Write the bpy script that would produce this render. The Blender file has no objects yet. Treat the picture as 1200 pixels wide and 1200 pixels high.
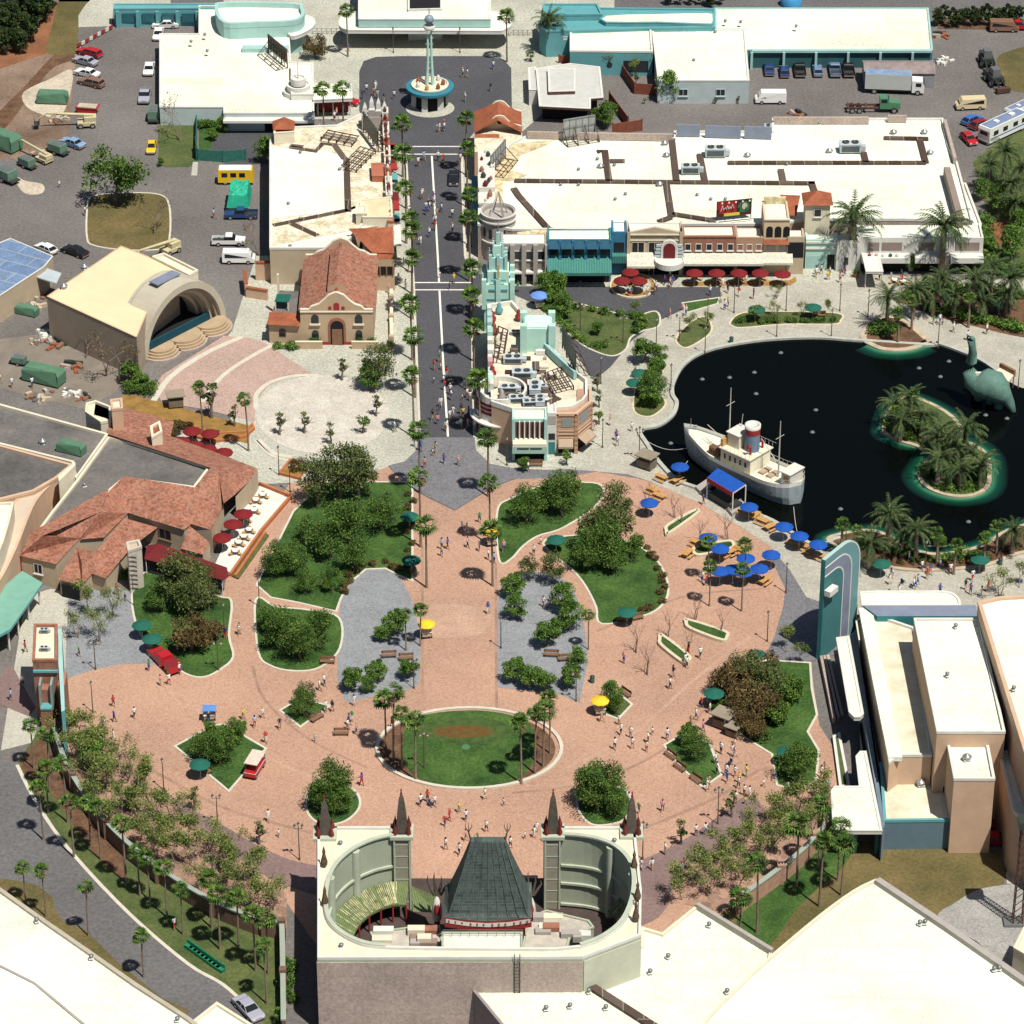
import bpy, bmesh, math, random
from mathutils import Vector, Matrix
from mathutils.geometry import tessellate_polygon
R = math.radians
random.seed(7)
sc = bpy.context.scene
COL = sc.collection
# ---------------------------------------------------------------- camera, sky, sun, exposure
FPX, PITCH, CAMH = 4266.0, R(31.4), 261.0
cam = bpy.data.cameras.new('camera'); camo = bpy.data.objects.new('camera', cam); COL.objects.link(camo)
camo.location = (0, 0, CAMH); camo.rotation_euler = (math.pi/2-PITCH, 0, 0)
cam.sensor_width = 36; cam.sensor_fit = 'HORIZONTAL'; cam.lens = 36*FPX/1200
cam.clip_start = 5; cam.clip_end = 8000
sc.camera = camo
sc.render.resolution_x = sc.render.resolution_y = 1024
TOSUN = Vector((.30, -.38, 1.0)).normalized()
SUN_EL = math.asin(TOSUN.z)
w = bpy.data.worlds.new('World'); sc.world = w; w.use_nodes = True
nt = w.node_tree; sky = nt.nodes.new('ShaderNodeTexSky'); sky.sky_type = 'NISHITA'; sky.sun_disc = False
sky.sun_elevation = SUN_EL; sky.sun_rotation = math.atan2(TOSUN.x, TOSUN.y)
nt.links.new(sky.outputs[0], nt.nodes['Background'].inputs[0]); nt.nodes['Background'].inputs[1].default_value = .05
sl = bpy.data.lights.new('sun', 'SUN'); sl.energy = 4.8; sl.angle = R(.5); sl.color = (1, .955, .87)
so = bpy.data.objects.new('sun', sl); COL.objects.link(so); so.rotation_euler = TOSUN.to_track_quat('Z', 'Y').to_euler()
so.location = (60, 300, 150)
vs = sc.view_settings; vs.view_transform = 'Standard'; vs.look = 'None'; vs.exposure = .18; vs.gamma = 1; vs.use_curve_mapping = False
sc.cycles.max_bounces = 4; sc.cycles.diffuse_bounces = 2; sc.cycles.glossy_bounces = 2; sc.cycles.transparent_max_bounces = 8
sc.cycles.use_adaptive_sampling = True; sc.cycles.adaptive_threshold = .02
# ---------------------------------------------------------------- photo pixel -> place in the world
cp, sp_ = math.cos(PITCH), math.sin(PITCH)
def G(px, py, z=0.0):
 u = (px-600)/FPX; v = (600-py)/FPX
 dy = cp+v*sp_; dz = -sp_+v*cp
 t = (z-CAMH)/dz
 return Vector((u*t, dy*t, z))
def PX(p):
 dz = p[2]-CAMH; f = p[1]*cp-dz*sp_; up = p[1]*sp_+dz*cp
 return 600+FPX*p[0]/f, 600-FPX*up/f
def hgt(px, yb, yt):            # height of a vertical edge from its foot to its top in the photo
 b = G(px, yb); v = (600-yt)/FPX
 dy = cp+v*sp_; dz = -sp_+v*cp
 return CAMH+b.y/dy*dz
def smooth(pts, n=6, closed=True):
 out = []; m = len(pts)
 for i in range(m if closed else m-1):
  p0, p1, p2, p3 = [Vector(pts[(i+k) % m] if closed else pts[min(max(i+k, 0), m-1)]) for k in (-1, 0, 1, 2)]
  for j in range(n):
   t = j/n
   out.append(.5*((2*p1)+(p2-p0)*t+(2*p0-5*p1+4*p2-p3)*t*t+(3*p1-p0-3*p2+p3)*t**3))
 if not closed: out.append(Vector(pts[-1]))
 return [tuple(p) for p in out]
def GP(pts, z=0): return [G(p[0], p[1], z) for p in pts]
# ---------------------------------------------------------------- materials
MATS = {}
def mat(name, c, rough=.85, var=.12, scale=.6, c2=None, fine=0.0, fscale=6, metal=0, bump=0, spec=.3, streak=0):
 if name in MATS: return MATS[name]
 m = bpy.data.materials.new(name); MATS[name] = m; m.use_nodes = True
 n = m.node_tree.nodes; l = m.node_tree.links; b = n['Principled BSDF']
 b.inputs['Roughness'].default_value = rough; b.inputs['Metallic'].default_value = metal
 b.inputs['Specular IOR Level'].default_value = spec
 if var <= 0 and fine <= 0:
  b.inputs['Base Color'].default_value = (*c, 1); return m
 g = n.new('ShaderNodeNewGeometry')
 t = n.new('ShaderNodeTexNoise'); t.inputs['Scale'].default_value = scale; t.inputs['Detail'].default_value = 6; t.inputs['Roughness'].default_value = .65
 l.new(g.outputs['Position'], t.inputs['Vector'])
 r = n.new('ShaderNodeValToRGB'); r.color_ramp.elements[0].position = .32; r.color_ramp.elements[1].position = .68
 c2 = c2 or tuple(min(1, x*(1+var)) for x in c)
 c1 = tuple(x*(1-var) for x in c)
 r.color_ramp.elements[0].color = (*c1, 1); r.color_ramp.elements[1].color = (*c2, 1)
 l.new(t.outputs['Fac'], r.inputs['Fac']); out = r.outputs['Color']
 if fine > 0:
  t2 = n.new('ShaderNodeTexNoise'); t2.inputs['Scale'].default_value = fscale; t2.inputs['Detail'].default_value = 3
  l.new(g.outputs['Position'], t2.inputs['Vector'])
  mr = n.new('ShaderNodeMapRange'); mr.inputs[1].default_value = .3; mr.inputs[2].default_value = .7
  mr.inputs[3].default_value = 1-fine; mr.inputs[4].default_value = 1+fine; l.new(t2.outputs['Fac'], mr.inputs[0])
  mx = n.new('ShaderNodeVectorMath'); mx.operation = 'SCALE'; l.new(out, mx.inputs[0]); l.new(mr.outputs[0], mx.inputs['Scale'])
  out = mx.outputs[0]
  if bump > 0:
   bp = n.new('ShaderNodeBump'); bp.inputs['Strength'].default_value = bump; bp.inputs['Distance'].default_value = .1
   l.new(t2.outputs['Fac'], bp.inputs['Height']); l.new(bp.outputs[0], b.inputs['Normal'])
 l.new(out, b.inputs['Base Color'])
 return m
def pattern(name, c, c2, kind='WAVE', scale=2.0, rot=0, mix=.5, rough=.8, blotch=.25, bscale=.4, grid=(1, 1), rot3=None):
 """tiles or stripes in world space over a blotchy base"""
 if name in MATS: return MATS[name]
 m = mat(name, c, rough, blotch, bscale, fine=.2, fscale=3.5)
 n = m.node_tree.nodes; l = m.node_tree.links; b = n['Principled BSDF']
 src = b.inputs['Base Color'].links[0].from_socket
 g = n.new('ShaderNodeNewGeometry'); mp = n.new('ShaderNodeMapping'); mp.inputs['Rotation'].default_value = rot3 or (0, 0, rot)
 l.new(g.outputs['Position'], mp.inputs['Vector'])
 if kind == 'SEAM': kind = 'BRICK'
 if kind == 'WAVE':
  t = n.new('ShaderNodeTexWave'); t.inputs['Scale'].default_value = scale; t.inputs['Distortion'].default_value = .4; f = t.outputs['Fac']
 elif kind == 'BRICK':
  t = n.new('ShaderNodeTexBrick'); t.inputs['Scale'].default_value = scale; t.inputs['Mortar Size'].default_value = .03
  t.inputs['Color1'].default_value = (0, 0, 0, 1); t.inputs['Color2'].default_value = (.35, .35, .35, 1); t.inputs['Mortar'].default_value = (1, 1, 1, 1); f = t.outputs['Color']
  t.inputs['Brick Width'].default_value = grid[0]; t.inputs['Row Height'].default_value = grid[1]
 else:
  t = n.new('ShaderNodeTexVoronoi'); t.inputs['Scale'].default_value = scale; f = t.outputs['Color']
  sp = n.new('ShaderNodeSeparateColor'); l.new(f, sp.inputs[0]); f = sp.outputs[0]
 l.new(mp.outputs[0], t.inputs['Vector'])
 mm = n.new('ShaderNodeMath'); mm.operation = 'MULTIPLY'; mm.inputs[1].default_value = mix; l.new(f, mm.inputs[0])
 mx = n.new('ShaderNodeMix'); mx.data_type = 'RGBA'; l.new(mm.outputs[0], mx.inputs[0]); l.new(src, mx.inputs[6]); mx.inputs[7].default_value = (*c2, 1)
 l.new(mx.outputs[2], b.inputs['Base Color'])
 return m
def flat(name, c, rough=.7, metal=0, spec=.3): return mat(name, c, rough, 0, metal=metal, spec=spec)
def leafmat(name, c1, c2, c3=None):
 m = bpy.data.materials.new(name); MATS[name] = m; m.use_nodes = True
 n = m.node_tree.nodes; l = m.node_tree.links; b = n['Principled BSDF']; b.inputs['Roughness'].default_value = .7
 b.inputs['Specular IOR Level'].default_value = .15
 g = n.new('ShaderNodeNewGeometry'); t = n.new('ShaderNodeTexNoise'); t.inputs['Scale'].default_value = .7; t.inputs['Detail'].default_value = 4
 l.new(g.outputs['Position'], t.inputs['Vector'])
 a = n.new('ShaderNodeMath'); a.operation = 'MULTIPLY_ADD'; l.new(g.outputs['Random Per Island'], a.inputs[0]); a.inputs[1].default_value = .45; l.new(t.outputs['Fac'], a.inputs[2])
 r = n.new('ShaderNodeValToRGB'); r.color_ramp.elements[0].position = .45; r.color_ramp.elements[1].position = 1.0
 r.color_ramp.elements[0].color = (*c1, 1); r.color_ramp.elements[1].color = (*c2, 1)
 if c3: e = r.color_ramp.elements.new(.78); e.color = (*c3, 1)
 l.new(a.outputs[0], r.inputs['Fac']); l.new(r.outputs[0], b.inputs['Base Color'])
 return m
# ---------------------------------------------------------------- mesh builder
class MB:
 def __init__(s): s.v = []; s.f = []; s.mi = []; s.m = []; s.sm = []
 def mid(s, m):
  if m is None: m = s.m[0] if s.m else None
  if m not in s.m: s.m.append(m)
  return s.m.index(m)
 def add(s, vs, fs, m=None, smooth=False):
  o = len(s.v); s.v += [tuple(p) for p in vs]; k = s.mid(m)
  for f in fs: s.f.append([i+o for i in f]); s.mi.append(k); s.sm.append(smooth)
  return s
 def quad(s, a, b, c, d, m=None): return s.add([a, b, c, d], [(0, 1, 2, 3)], m)
 def box(s, x0, x1, y0, y1, z0, z1, m=None, rz=0, c=None):
  vs = [Vector((x, y, z)) for z in (z0, z1) for x, y in ((x0, y0), (x1, y0), (x1, y1), (x0, y1))]
  if rz or c:
   M = Matrix.Rotation(rz, 3, 'Z'); c = Vector(c or (0, 0, 0)); vs = [M @ p+c for p in vs]
  return s.add(vs, [(3, 2, 1, 0), (4, 5, 6, 7), (0, 1, 5, 4), (1, 2, 6, 5), (2, 3, 7, 6), (3, 0, 4, 7)], m)
 def prism(s, pts, z0, z1, m=None, cap=None, bottom=True):
  """pts: world xy(z); walls m, top cap"""
  pts = ccw(pts); n = len(pts)
  vs = [(p[0], p[1], z0) for p in pts]+[(p[0], p[1], z1) for p in pts]
  s.add(vs, [(i, (i+1) % n, (i+1) % n+n, i+n) for i in range(n)], m)
  s.add([(p[0], p[1], z1) for p in pts], [tuple(range(n))], cap or m)
  if bottom: s.add([(p[0], p[1], z0) for p in pts], [tuple(range(n))[::-1]], m)
  return s
 def sheet(s, pts, z, m=None): pts = ccw(pts); return s.add([(p[0], p[1], z) for p in pts], [tuple(range(len(pts)))], m)
 def ring(s, pts, w_, z0, z1, m=None):
  """closed rim, w_ wide inside the outline"""
  pts = ccw(pts); q = inset(pts, w_); n = len(pts)
  vs = [(p[0], p[1], z0) for p in pts]+[(p[0], p[1], z1) for p in pts]+[(p[0], p[1], z1) for p in q]+[(p[0], p[1], z0) for p in q]
  fs = []
  for i in range(n):
   j = (i+1) % n
   fs += [(i, j, j+n, i+n), (i+n, j+n, j+2*n, i+2*n), (i+2*n, j+2*n, j+3*n, i+3*n)]
  return s.add(vs, fs, m)
 def strip(s, pts, w_, z0, z1, m=None):
  """open wall/kerb/line of width w_ along pts"""
  n = len(pts); L = []; Rr = []
  for i in range(n):
   a = Vector(pts[max(i-1, 0)][:2]); b = Vector(pts[min(i+1, n-1)][:2]); d = (b-a).normalized(); nn = Vector((-d.y, d.x))*w_/2
   p = Vector(pts[i][:2]); L.append(p+nn); Rr.append(p-nn)
  vs = [(p.x, p.y, z) for z in (z0, z1) for p in L+Rr]
  fs = []
  for i in range(n-1):
   l0, l1, r0, r1 = i, i+1, n+i, n+i+1; T = 2*n
   fs += [(l1, l0, l0+T, l1+T), (r0, r1, r1+T, r0+T), (l0+T, r0+T, r1+T, l1+T)]
  fs += [(0, n, 3*n, 2*n), (2*n-1, n-1, 3*n-1, 4*n-1)]
  return s.add(vs, fs, m)
 def tube(s, a, b, r0, r1=None, k=6, m=None, cap=True, smooth=True):
  a = Vector(a); b = Vector(b); r1 = r0 if r1 is None else r1; d = (b-a)
  if d.length < 1e-6: return s
  q = d.to_track_quat('Z', 'Y'); X = q @ Vector((1, 0, 0)); Y = q @ Vector((0, 1, 0))
  vs = [c+X*math.cos(2*math.pi*i/k)*r+Y*math.sin(2*math.pi*i/k)*r for c, r in ((a, r0), (b, r1)) for i in range(k)]
  s.add(vs, [(i, (i+1) % k, (i+1) % k+k, i+k) for i in range(k)], m, smooth)
  if cap: s.add(vs, [tuple(range(k))[::-1], tuple(range(k, 2*k))], m)
  return s
 def lathe(s, prof, k=16, c=(0, 0, 0), m=None, smooth=True, a0=0, a1=2*math.pi, sx=1, sy=1, rz=0):
  full = abs(a1-a0-2*math.pi) < 1e-6; n = k if full else k+1; vs = []
  for r, z in prof:
   for i in range(n):
    a = a0+(a1-a0)*i/k; x = r*math.cos(a)*sx; y = r*math.sin(a)*sy
    vs.append((c[0]+x*math.cos(rz)-y*math.sin(rz), c[1]+x*math.sin(rz)+y*math.cos(rz), c[2]+z))
  fs = []
  for j in range(len(prof)-1):
   for i in range(k):
    i2 = (i+1) % n; fs.append((j*n+i, j*n+i2, (j+1)*n+i2, (j+1)*n+i))
  return s.add(vs, fs, m, smooth)
 def fbox(s, F, s0, s1, z0, z1, d0, d1, m=None):
  """box on a wall frame F=(origin, u, n): s along, z up, d outwards"""
  o, u, n = F
  vs = [o+u*a+n*d+Vector((0, 0, z)) for z in (z0, z1) for a, d in ((s0, d0), (s1, d0), (s1, d1), (s0, d1))]
  return s.add(vs, [(3, 2, 1, 0), (4, 5, 6, 7), (0, 1, 5, 4), (1, 2, 6, 5), (2, 3, 7, 6), (3, 0, 4, 7)], m)
 def fpoly(s, F, pts, d0, d1, m=None, mface=None):
  """outline (s,z) on a wall, thickness d0..d1"""
  o, u, n = F; k = len(pts)
  A = [o+u*a+n*d0+Vector((0, 0, z)) for a, z in pts]; B = [o+u*a+n*d1+Vector((0, 0, z)) for a, z in pts]
  s.add(A+B, [(i, (i+1) % k, (i+1) % k+k, i+k) for i in range(k)]+[tuple(range(k))[::-1]], m)
  return s.add(B, [tuple(range(k))], mface or m)
 def build(s, name, m=None, parent=None, origin=None, link=True):
  if m is not None:
   if s.m and s.m[0] is None: s.m[0] = m
   elif not s.m: s.m = [m]
  me = bpy.data.meshes.new(name)
  off = Vector((0, 0, 0))
  if parent is not None: off = wloc(parent)
  elif origin is not None: off = Vector(origin)
  me.from_pydata([(a-off.x, b-off.y, c-off.z) for a, b, c in s.v], [], s.f)
  for mm in s.m: me.materials.append(mm)
  me.polygons.foreach_set('material_index', s.mi); me.polygons.foreach_set('use_smooth', s.sm); me.update()
  o = bpy.data.objects.new(name, me); COL.objects.link(o)
  if parent is not None: o.parent = parent
  elif origin is not None: o.location = off
  return o
def wloc(o):
 p = Vector((0, 0, 0))
 while o is not None: p = p+o.location; o = o.parent
 return p
def area(p): return sum(p[i][0]*p[(i+1) % len(p)][1]-p[(i+1) % len(p)][0]*p[i][1] for i in range(len(p)))/2
def ccw(p): p = list(p); return p if area(p) > 0 else p[::-1]
def inset(pts, d):
 n = len(pts); out = []
 for i in range(n):
  a, b, c = Vector(pts[i-1][:2]), Vector(pts[i][:2]), Vector(pts[(i+1) % n][:2])
  e1 = (b-a).normalized(); e2 = (c-b).normalized(); n1 = Vector((-e1.y, e1.x)); n2 = Vector((-e2.y, e2.x))
  v = n1+n2; L = v.length
  v = n1 if L < .2 else v/L/max(.4, v.normalized().dot(n1))
  out.append(b+v*d)
 return [(p.x, p.y, 0) for p in out]
def wall(a, b):
 """wall frame from ground point a to b; outward normal on the right-hand side going a->b"""
 a = Vector((a[0], a[1], 0)); b = Vector((b[0], b[1], 0)); u = (b-a).normalized()
 return (a, u, Vector((u.y, -u.x, 0)))
def wlen(a, b): return (Vector(b[:2])-Vector(a[:2])).length
# ---------------------------------------------------------------- things
def tag(o, label, cat, group=None):
 o['label'] = label; o['category'] = cat; o['kind'] = 'thing'
 if group: o['group'] = group
 return o
def thing(name, label, cat, loc=(0, 0, 0), group=None, rz=0):
 o = bpy.data.objects.new(name, None); COL.objects.link(o); o.location = loc; o.rotation_euler = (0, 0, rz); o.empty_display_size = .3
 return tag(o, label, cat, group)
def struct(name, mb, m=None, origin=None):
 o = mb.build(name, m, origin=origin); o['kind'] = 'structure'; return o
KIDS = {}
def copy_tree(o, parent=None):
 c = o.copy(); COL.objects.link(c); c.parent = parent
 if o.name not in KIDS: KIDS[o.name] = list(o.children)
 for ch in KIDS[o.name]: copy_tree(ch, c)
 return c
REG = []        # (object, description, group, px, py): labels are finished at the end
PROTO = {}; USED = set()
def put(kind, px, py, rz=0, s=1.0, z=0, desc=None, group=None, at=None, near=None, cols=None, sz=None):
 """place one more of a kind: the prototype itself first, then copies"""
 root = PROTO[kind]
 if kind in USED: o = copy_tree(root)
 else: o = root; USED.add(kind)
 p = at if at is not None else G(px, py, z)
 o.location = p; o.rotation_euler = (0, 0, rz); o.scale = (s, s, sz or s)
 if cols:
  for c in ([o]+list(o.children)):
   if c.type == 'MESH':
    for i, sl_ in enumerate(c.material_slots):
     key = c.get('slot%d' % i)
     if key and key in cols: sl_.link = 'OBJECT'; sl_.material = cols[key]
 REG.append([o, desc or o['label'], group or o.get('group'), px if at is None else PX(p)[0], py if at is None else PX(p)[1], near])
 return o
# ---------------------------------------------------------------- ground and paving (each sheet lies a little above the one below)
M_ASPH = mat('asphalt_lot', (.15, .137, .128), .9, .22, .05, fine=.22, fscale=2.2)
M_ROAD = mat('asphalt_dark', (.070, .070, .078), .85, .15, .06, fine=.2, fscale=2.5)
M_ROAD2 = mat('asphalt_road', (.125, .12, .12), .9, .14, .07, fine=.22, fscale=2.2)
M_CONC = mat('concrete_pale', (.41, .405, .335), .9, .14, .12, fine=.28, fscale=3)
M_CONC2 = pattern('concrete_scored', (.44, .42, .35), (.30, .28, .24), 'BRICK', .35, R(2), .35, grid=(1, 1), blotch=.1, bscale=.15)
M_PROM = pattern('promenade', (.40, .38, .315), (.24, .22, .19), 'BRICK', .6, R(20), .4, grid=(.9, .6), blotch=.14, bscale=.25)
M_PINK = pattern('pink_paving', (.375, .212, .142), (.58, .42, .32), 'VOR', 5.5, R(12), .36, blotch=.2, bscale=.045)
M_PINK2 = pattern('rose_paving', (.36, .24, .195), (.55, .44, .38), 'VOR', 4.5, 0, .45, blotch=.14, bscale=.12)
M_MAUVE = mat('mauve_paving', (.20, .135, .125), .9, .12, .2, fine=.16, fscale=2.5)
M_BLUE = pattern('slate_paving', (.19, .20, .215), (.36, .36, .36), 'VOR', 5, 0, .45, blotch=.15, bscale=.3)
M_SLATE = pattern('fan_paving', (.12, .12, .133), (.28, .27, .27), 'VOR', 5, 0, .45, blotch=.15, bscale=.3)
M_FLAG = pattern('flagstone_bed', (.38, .23, .165), (.12, .08, .06), 'VOR', 1.1, 0, .65, blotch=.25, bscale=.5)
M_PALEFL = pattern('pale_flagstone', (.52, .49, .42), (.36, .26, .22), 'VOR', 1.0, 0, .22, blotch=.14, bscale=.3)
M_LAWN = mat('lawn_green', (.026, .080, .014), .95, .3, .2, c2=(.065, .125, .025), fine=.35, fscale=3)
M_LAWN2 = mat('lawn_dry', (.10, .095, .032), .95, .25, .12, c2=(.17, .125, .05), fine=.22, fscale=2.5)
M_LAWN3 = mat('lawn_mid', (.06, .105, .03), .95, .3, .2, c2=(.11, .125, .04), fine=.25, fscale=2.5)
M_DIRT = mat('dirt', (.17, .11, .075), .95, .3, .07, c2=(.31, .22, .16), fine=.2, fscale=2)
M_ORNG = mat('orange_earth', (.22, .095, .045), .95, .3, .2, fine=.2, fscale=3)
M_MULCH = mat('mulch', (.11, .062, .035), .95, .35, .5, c2=(.17, .09, .05), fine=.3, fscale=3)
M_SAND = mat('sand', (.46, .40, .31), .95, .2, .2, fine=.2, fscale=2)
M_GRAV = mat('grey_gravel', (.30, .29, .27), .95, .14, .3, fine=.25, fscale=4)
M_KERB = mat('kerb_stone', (.55, .51, .42), .85, .1, .8)
M_KERBY = mat('kerb_cream', (.58, .50, .36), .85, .1, .8)
M_WHITE = mat('white_line', (.72, .70, .64), .8, .12, 2)
M_WATER = flat('lake_water', (.0018, .0026, .0024), .12, spec=.06)
def ground(name, pts, m, lvl, sm=False, n=6):
 if sm: pts = smooth(pts, n)
 return struct(name, MB().sheet(GP(pts), lvl*.006+.004, m))
g = MB(); g.sheet([(-2500, -200), (2500, -200), (2500, 4000), (-2500, 4000)], 0, M_ASPH); struct('ground', g)
# top left: earth lot, grass, road
ground('dirt_lot', [(-40, 30), (60, 40), (89, 62), (88, 80), (84, 108), (82, 150), (74, 168), (60, 178), (40, 196), (16, 186), (-20, 190), (-40, 180)], M_DIRT, 1, True)
ground('sand_patch', [(28, 108), (60, 92), (84, 82), (82, 110), (70, 138), (48, 134), (30, 124)], M_SAND, 6, True)
ground('dirt_track', [(0, 130), (30, 100), (62, 66), (84, 60), (86, 70), (62, 80), (38, 108), (6, 150), (-20, 160)], M_MULCH, 2, True)
ground('woodland_ground', [(-40, -10), (78, -10), (66, 30), (56, 60), (44, 66), (-40, 82)], M_ORNG, 3, True)
ground('grass_verge', [(76, -10), (118, -10), (98, 14), (92, 36), (90, 60), (70, 65), (54, 60), (60, 34)], M_LAWN2, 4, True)
ground('service_road', [(118, -12), (200, -12), (200, 4), (133, 6), (131, 31), (92, 32), (92, 18), (100, 6)], M_CONC, 5)
ground('chalk_patch', [(16, 206), (30, 212), (50, 216), (50, 226), (34, 228), (24, 222)], M_SAND, 2, True)
def lawn(pts, m=M_LAWN, sm=True, kerb=.3, kh=.12, km=None, name='lawn', lvl=12, n=6):
 p = GP(smooth(pts, n) if sm else pts)
 o = struct(name, MB().sheet(p, .10 if kh else lvl*.006, m))
 if kh: struct('kerb', MB().ring(p, -kerb, 0.0, kh, km or M_KERB))
 return o
lawn([(104, 240), (112, 230), (150, 227), (186, 229), (197, 241), (198, 275), (190, 291), (150, 293), (112, 288), (103, 278)], M_LAWN2)
lawn([(185, 147), (231, 147), (231, 190), (222, 196), (194, 196), (186, 188)], M_LAWN3, False, kh=0, lvl=6)
lawn([(233, 142), (272, 143), (268, 152), (252, 162), (246, 176), (233, 175)], M_LAWN, False, kh=0, lvl=6)
ground('garden_path', [(246, 176), (252, 162), (272, 150), (330, 143), (330, 192), (264, 192), (250, 186)], M_ROAD, 6)
ground('path', [(226, 190), (232, 190), (231, 206), (224, 206)], M_CONC, 7)
# entrance plaza, pavements, boulevard
ground('entrance_plaza', [(262, -12), (720, -12), (720, 60), (690, 90), (640, 130), (606, 160), (560, 150), (560, 500), (600, 540), (690, 540), (720, 500), (700, 555), (640, 552), (610, 549), (590, 549), (575, 546), (556, 532), (551, 513), (492, 513), (487, 530), (476, 541), (455, 547), (420, 560), (340, 565), (300, 530), (262, 480), (262, 400), (272, 388), (300, 300), (455, 300), (455, 140), (262, 140)], M_CONC, 7)
ground('boulevard', [(492, 513), (489, 437), (485, 337), (476, 187), (470, 176), (455, 173), (440, 160), (428, 148), (421, 130), (421, 84), (426, 72), (440, 67), (470, 66), (570, 66), (590, 70), (599, 80), (600, 130), (560, 150), (548, 165), (541, 185), (545, 300), (549, 315), (556, 326), (566, 340), (566, 350), (553, 352), (554, 437), (556, 513)], M_ROAD, 8)
ground('side_street', [(552, 318), (604, 336), (640, 337), (715, 337), (770, 338), (844, 337), (844, 352), (812, 358), (775, 375), (740, 400), (716, 430), (700, 442), (690, 440), (668, 402), (648, 372), (622, 355), (560, 345)], M_ROAD, 9)
for y, x0, x1 in ((172, 460, 541), (181, 478, 536)): struct('road_marking', MB().strip([G(x0, y), G(x1, y)], .30, 0, .064, M_WHITE))
for y, x0, x1 in ((331.5, 483, 553), (340, 486, 556)): struct('road_marking', MB().strip([G(x0, y), G(x1, y)], .30, 0, .064, M_WHITE))
struct('centre_line', MB().strip([G(506, 183), G(513, 300), G(514.5, 331)], .30, 0, .064, M_WHITE))
struct('centre_line', MB().strip([G(515, 341), G(520, 437), G(525, 512)], .30, 0, .064, M_WHITE))
struct('kerb', MB().strip([G(476, 187), G(480, 255), G(485, 337), G(489, 437), G(492, 513)], .35, 0, .14, M_KERB))
struct('kerb', MB().strip([G(541, 185), G(543, 255), G(545, 300)]+[G(*p) for p in smooth([(545, 300), (549, 315), (556, 326)], 4, False)], .35, 0, .14, M_KERB))
struct('kerb', MB().strip([G(553, 356), G(554, 437), G(556, 513)], .35, 0, .14, M_KERB))
# fan of slate paving at the end of the boulevard
ground('fan_paving', [(491, 513), (556, 513), (558, 528), (574, 544), (600, 549), (640, 551), (690, 549), (712, 538), (730, 543), (760, 553), (775, 563), (740, 560), (700, 553), (660, 560), (600, 562), (574, 573), (533, 598), (508, 586), (480, 572), (455, 546), (474, 541), (487, 529)], M_SLATE, 10)
# the round plaza
M_BAND = mat('paving_band', (.32, .195, .14), .9, .2, .3, fine=.2); M_BANDL = mat('paving_band_pale', (.43, .275, .195), .9, .15, .2, fine=.2, fscale=4)
ground('plaza', [(46, 830), (75, 797), (118, 770), (180, 755), (245, 730), (262, 690), (266, 676), (284, 650), (308, 612), (340, 566), (420, 560), (455, 547), (480, 573), (508, 587), (533, 599), (574, 574), (600, 563), (640, 553), (700, 553), (735, 557), (765, 566), (820, 590), (868, 618), (902, 640), (925, 670), (945, 700), (950, 780), (960, 850), (992, 900), (1000, 960), (960, 985), (930, 1010), (880, 1060), (820, 1085), (790, 1100), (372, 1110), (330, 1050), (250, 985), (180, 930), (100, 850), (60, 850)], M_PINK, 8)
ground('path', [(1, 880), (30, 700), (60, 690), (100, 700), (112, 740), (80, 790), (46, 830), (40, 870)], M_CONC2, 7)
ground('path', [(0, 792), (14, 780), (42, 830), (34, 840), (0, 826)], M_MAUVE, 9)
ground('slate_court', [(80, 700), (92, 688), (130, 685), (164, 700), (184, 692), (176, 672), (200, 680), (190, 700), (205, 760), (200, 782), (170, 778), (140, 779), (110, 785), (76, 796)], M_BLUE, 10, False)
ground('slate_court', smooth([(396, 800), (395, 772), (397, 730), (400, 705), (412, 680), (432, 668), (452, 668), (470, 680), (484, 708), (491, 740), (493, 770), (491, 802)], 5, False)+[(480, 808), (452, 813), (410, 823), (404, 822)], M_BLUE, 10)
ground('slate_court', smooth([(583, 806), (583, 760), (584, 700), (590, 684), (612, 672), (640, 672), (664, 682), (678, 706), (687, 750), (688, 780), (684, 800)], 5, False)+[(679, 824), (650, 812), (600, 808)], M_BLUE, 10)
ground('slate_apron', [(902, 652), (930, 636), (1000, 700), (1010, 760), (962, 772), (948, 776), (905, 775), (896, 772), (908, 745), (918, 710), (920, 690)], M_SLATE, 10)
for pts, w_, m_ in (([(84, 846), (140, 880), (200, 915), (270, 950), (372, 978)], .5, M_BAND), ([(745, 975), (840, 935), (900, 900), (935, 935)], .5, M_BAND), ([(430, 900), (360, 865), (310, 820), (296, 780)], .4, M_BAND), ([(664, 900), (740, 862), (810, 800), (880, 745)], .5, M_BANDL), ([(600, 930), (700, 915), (790, 870), (850, 800)], .4, M_BAND), ([(440, 925), (370, 912), (300, 880), (200, 812)], .5, M_BANDL), ([(495, 640), (495, 830)], .35, M_BAND), ([(581, 660), (582, 830)], .35, M_BAND), ([(700, 740), (800, 700), (900, 690)], .4, M_BAND)):
 struct('paving_band', MB().strip(GP(smooth(pts, 5, False)), w_, .03, .0565, m_))
ground('paving_patch', smooth([(470, 716), (520, 708), (572, 716), (566, 742), (520, 748), (476, 740)], 4), M_BANDL, 9)
# mauve bands at the plaza's lower rim
ground('mauve_band', smooth([(186, 922), (218, 945), (262, 968), (300, 990), (340, 1008), (378, 1016)], 4, False)+smooth([(378, 1052), (340, 1040), (306, 1024), (276, 1004), (240, 976), (205, 945), (186, 922)], 4, False), M_MAUVE, 11)
ground('mauve_band', smooth([(745, 1011), (788, 992), (830, 966), (868, 936), (884, 934), (896, 950)], 4, False)+smooth([(896, 950), (868, 975), (838, 1000), (800, 1020), (790, 1048), (772, 1075), (745, 1088)], 4, False), M_MAUVE, 11)
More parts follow.
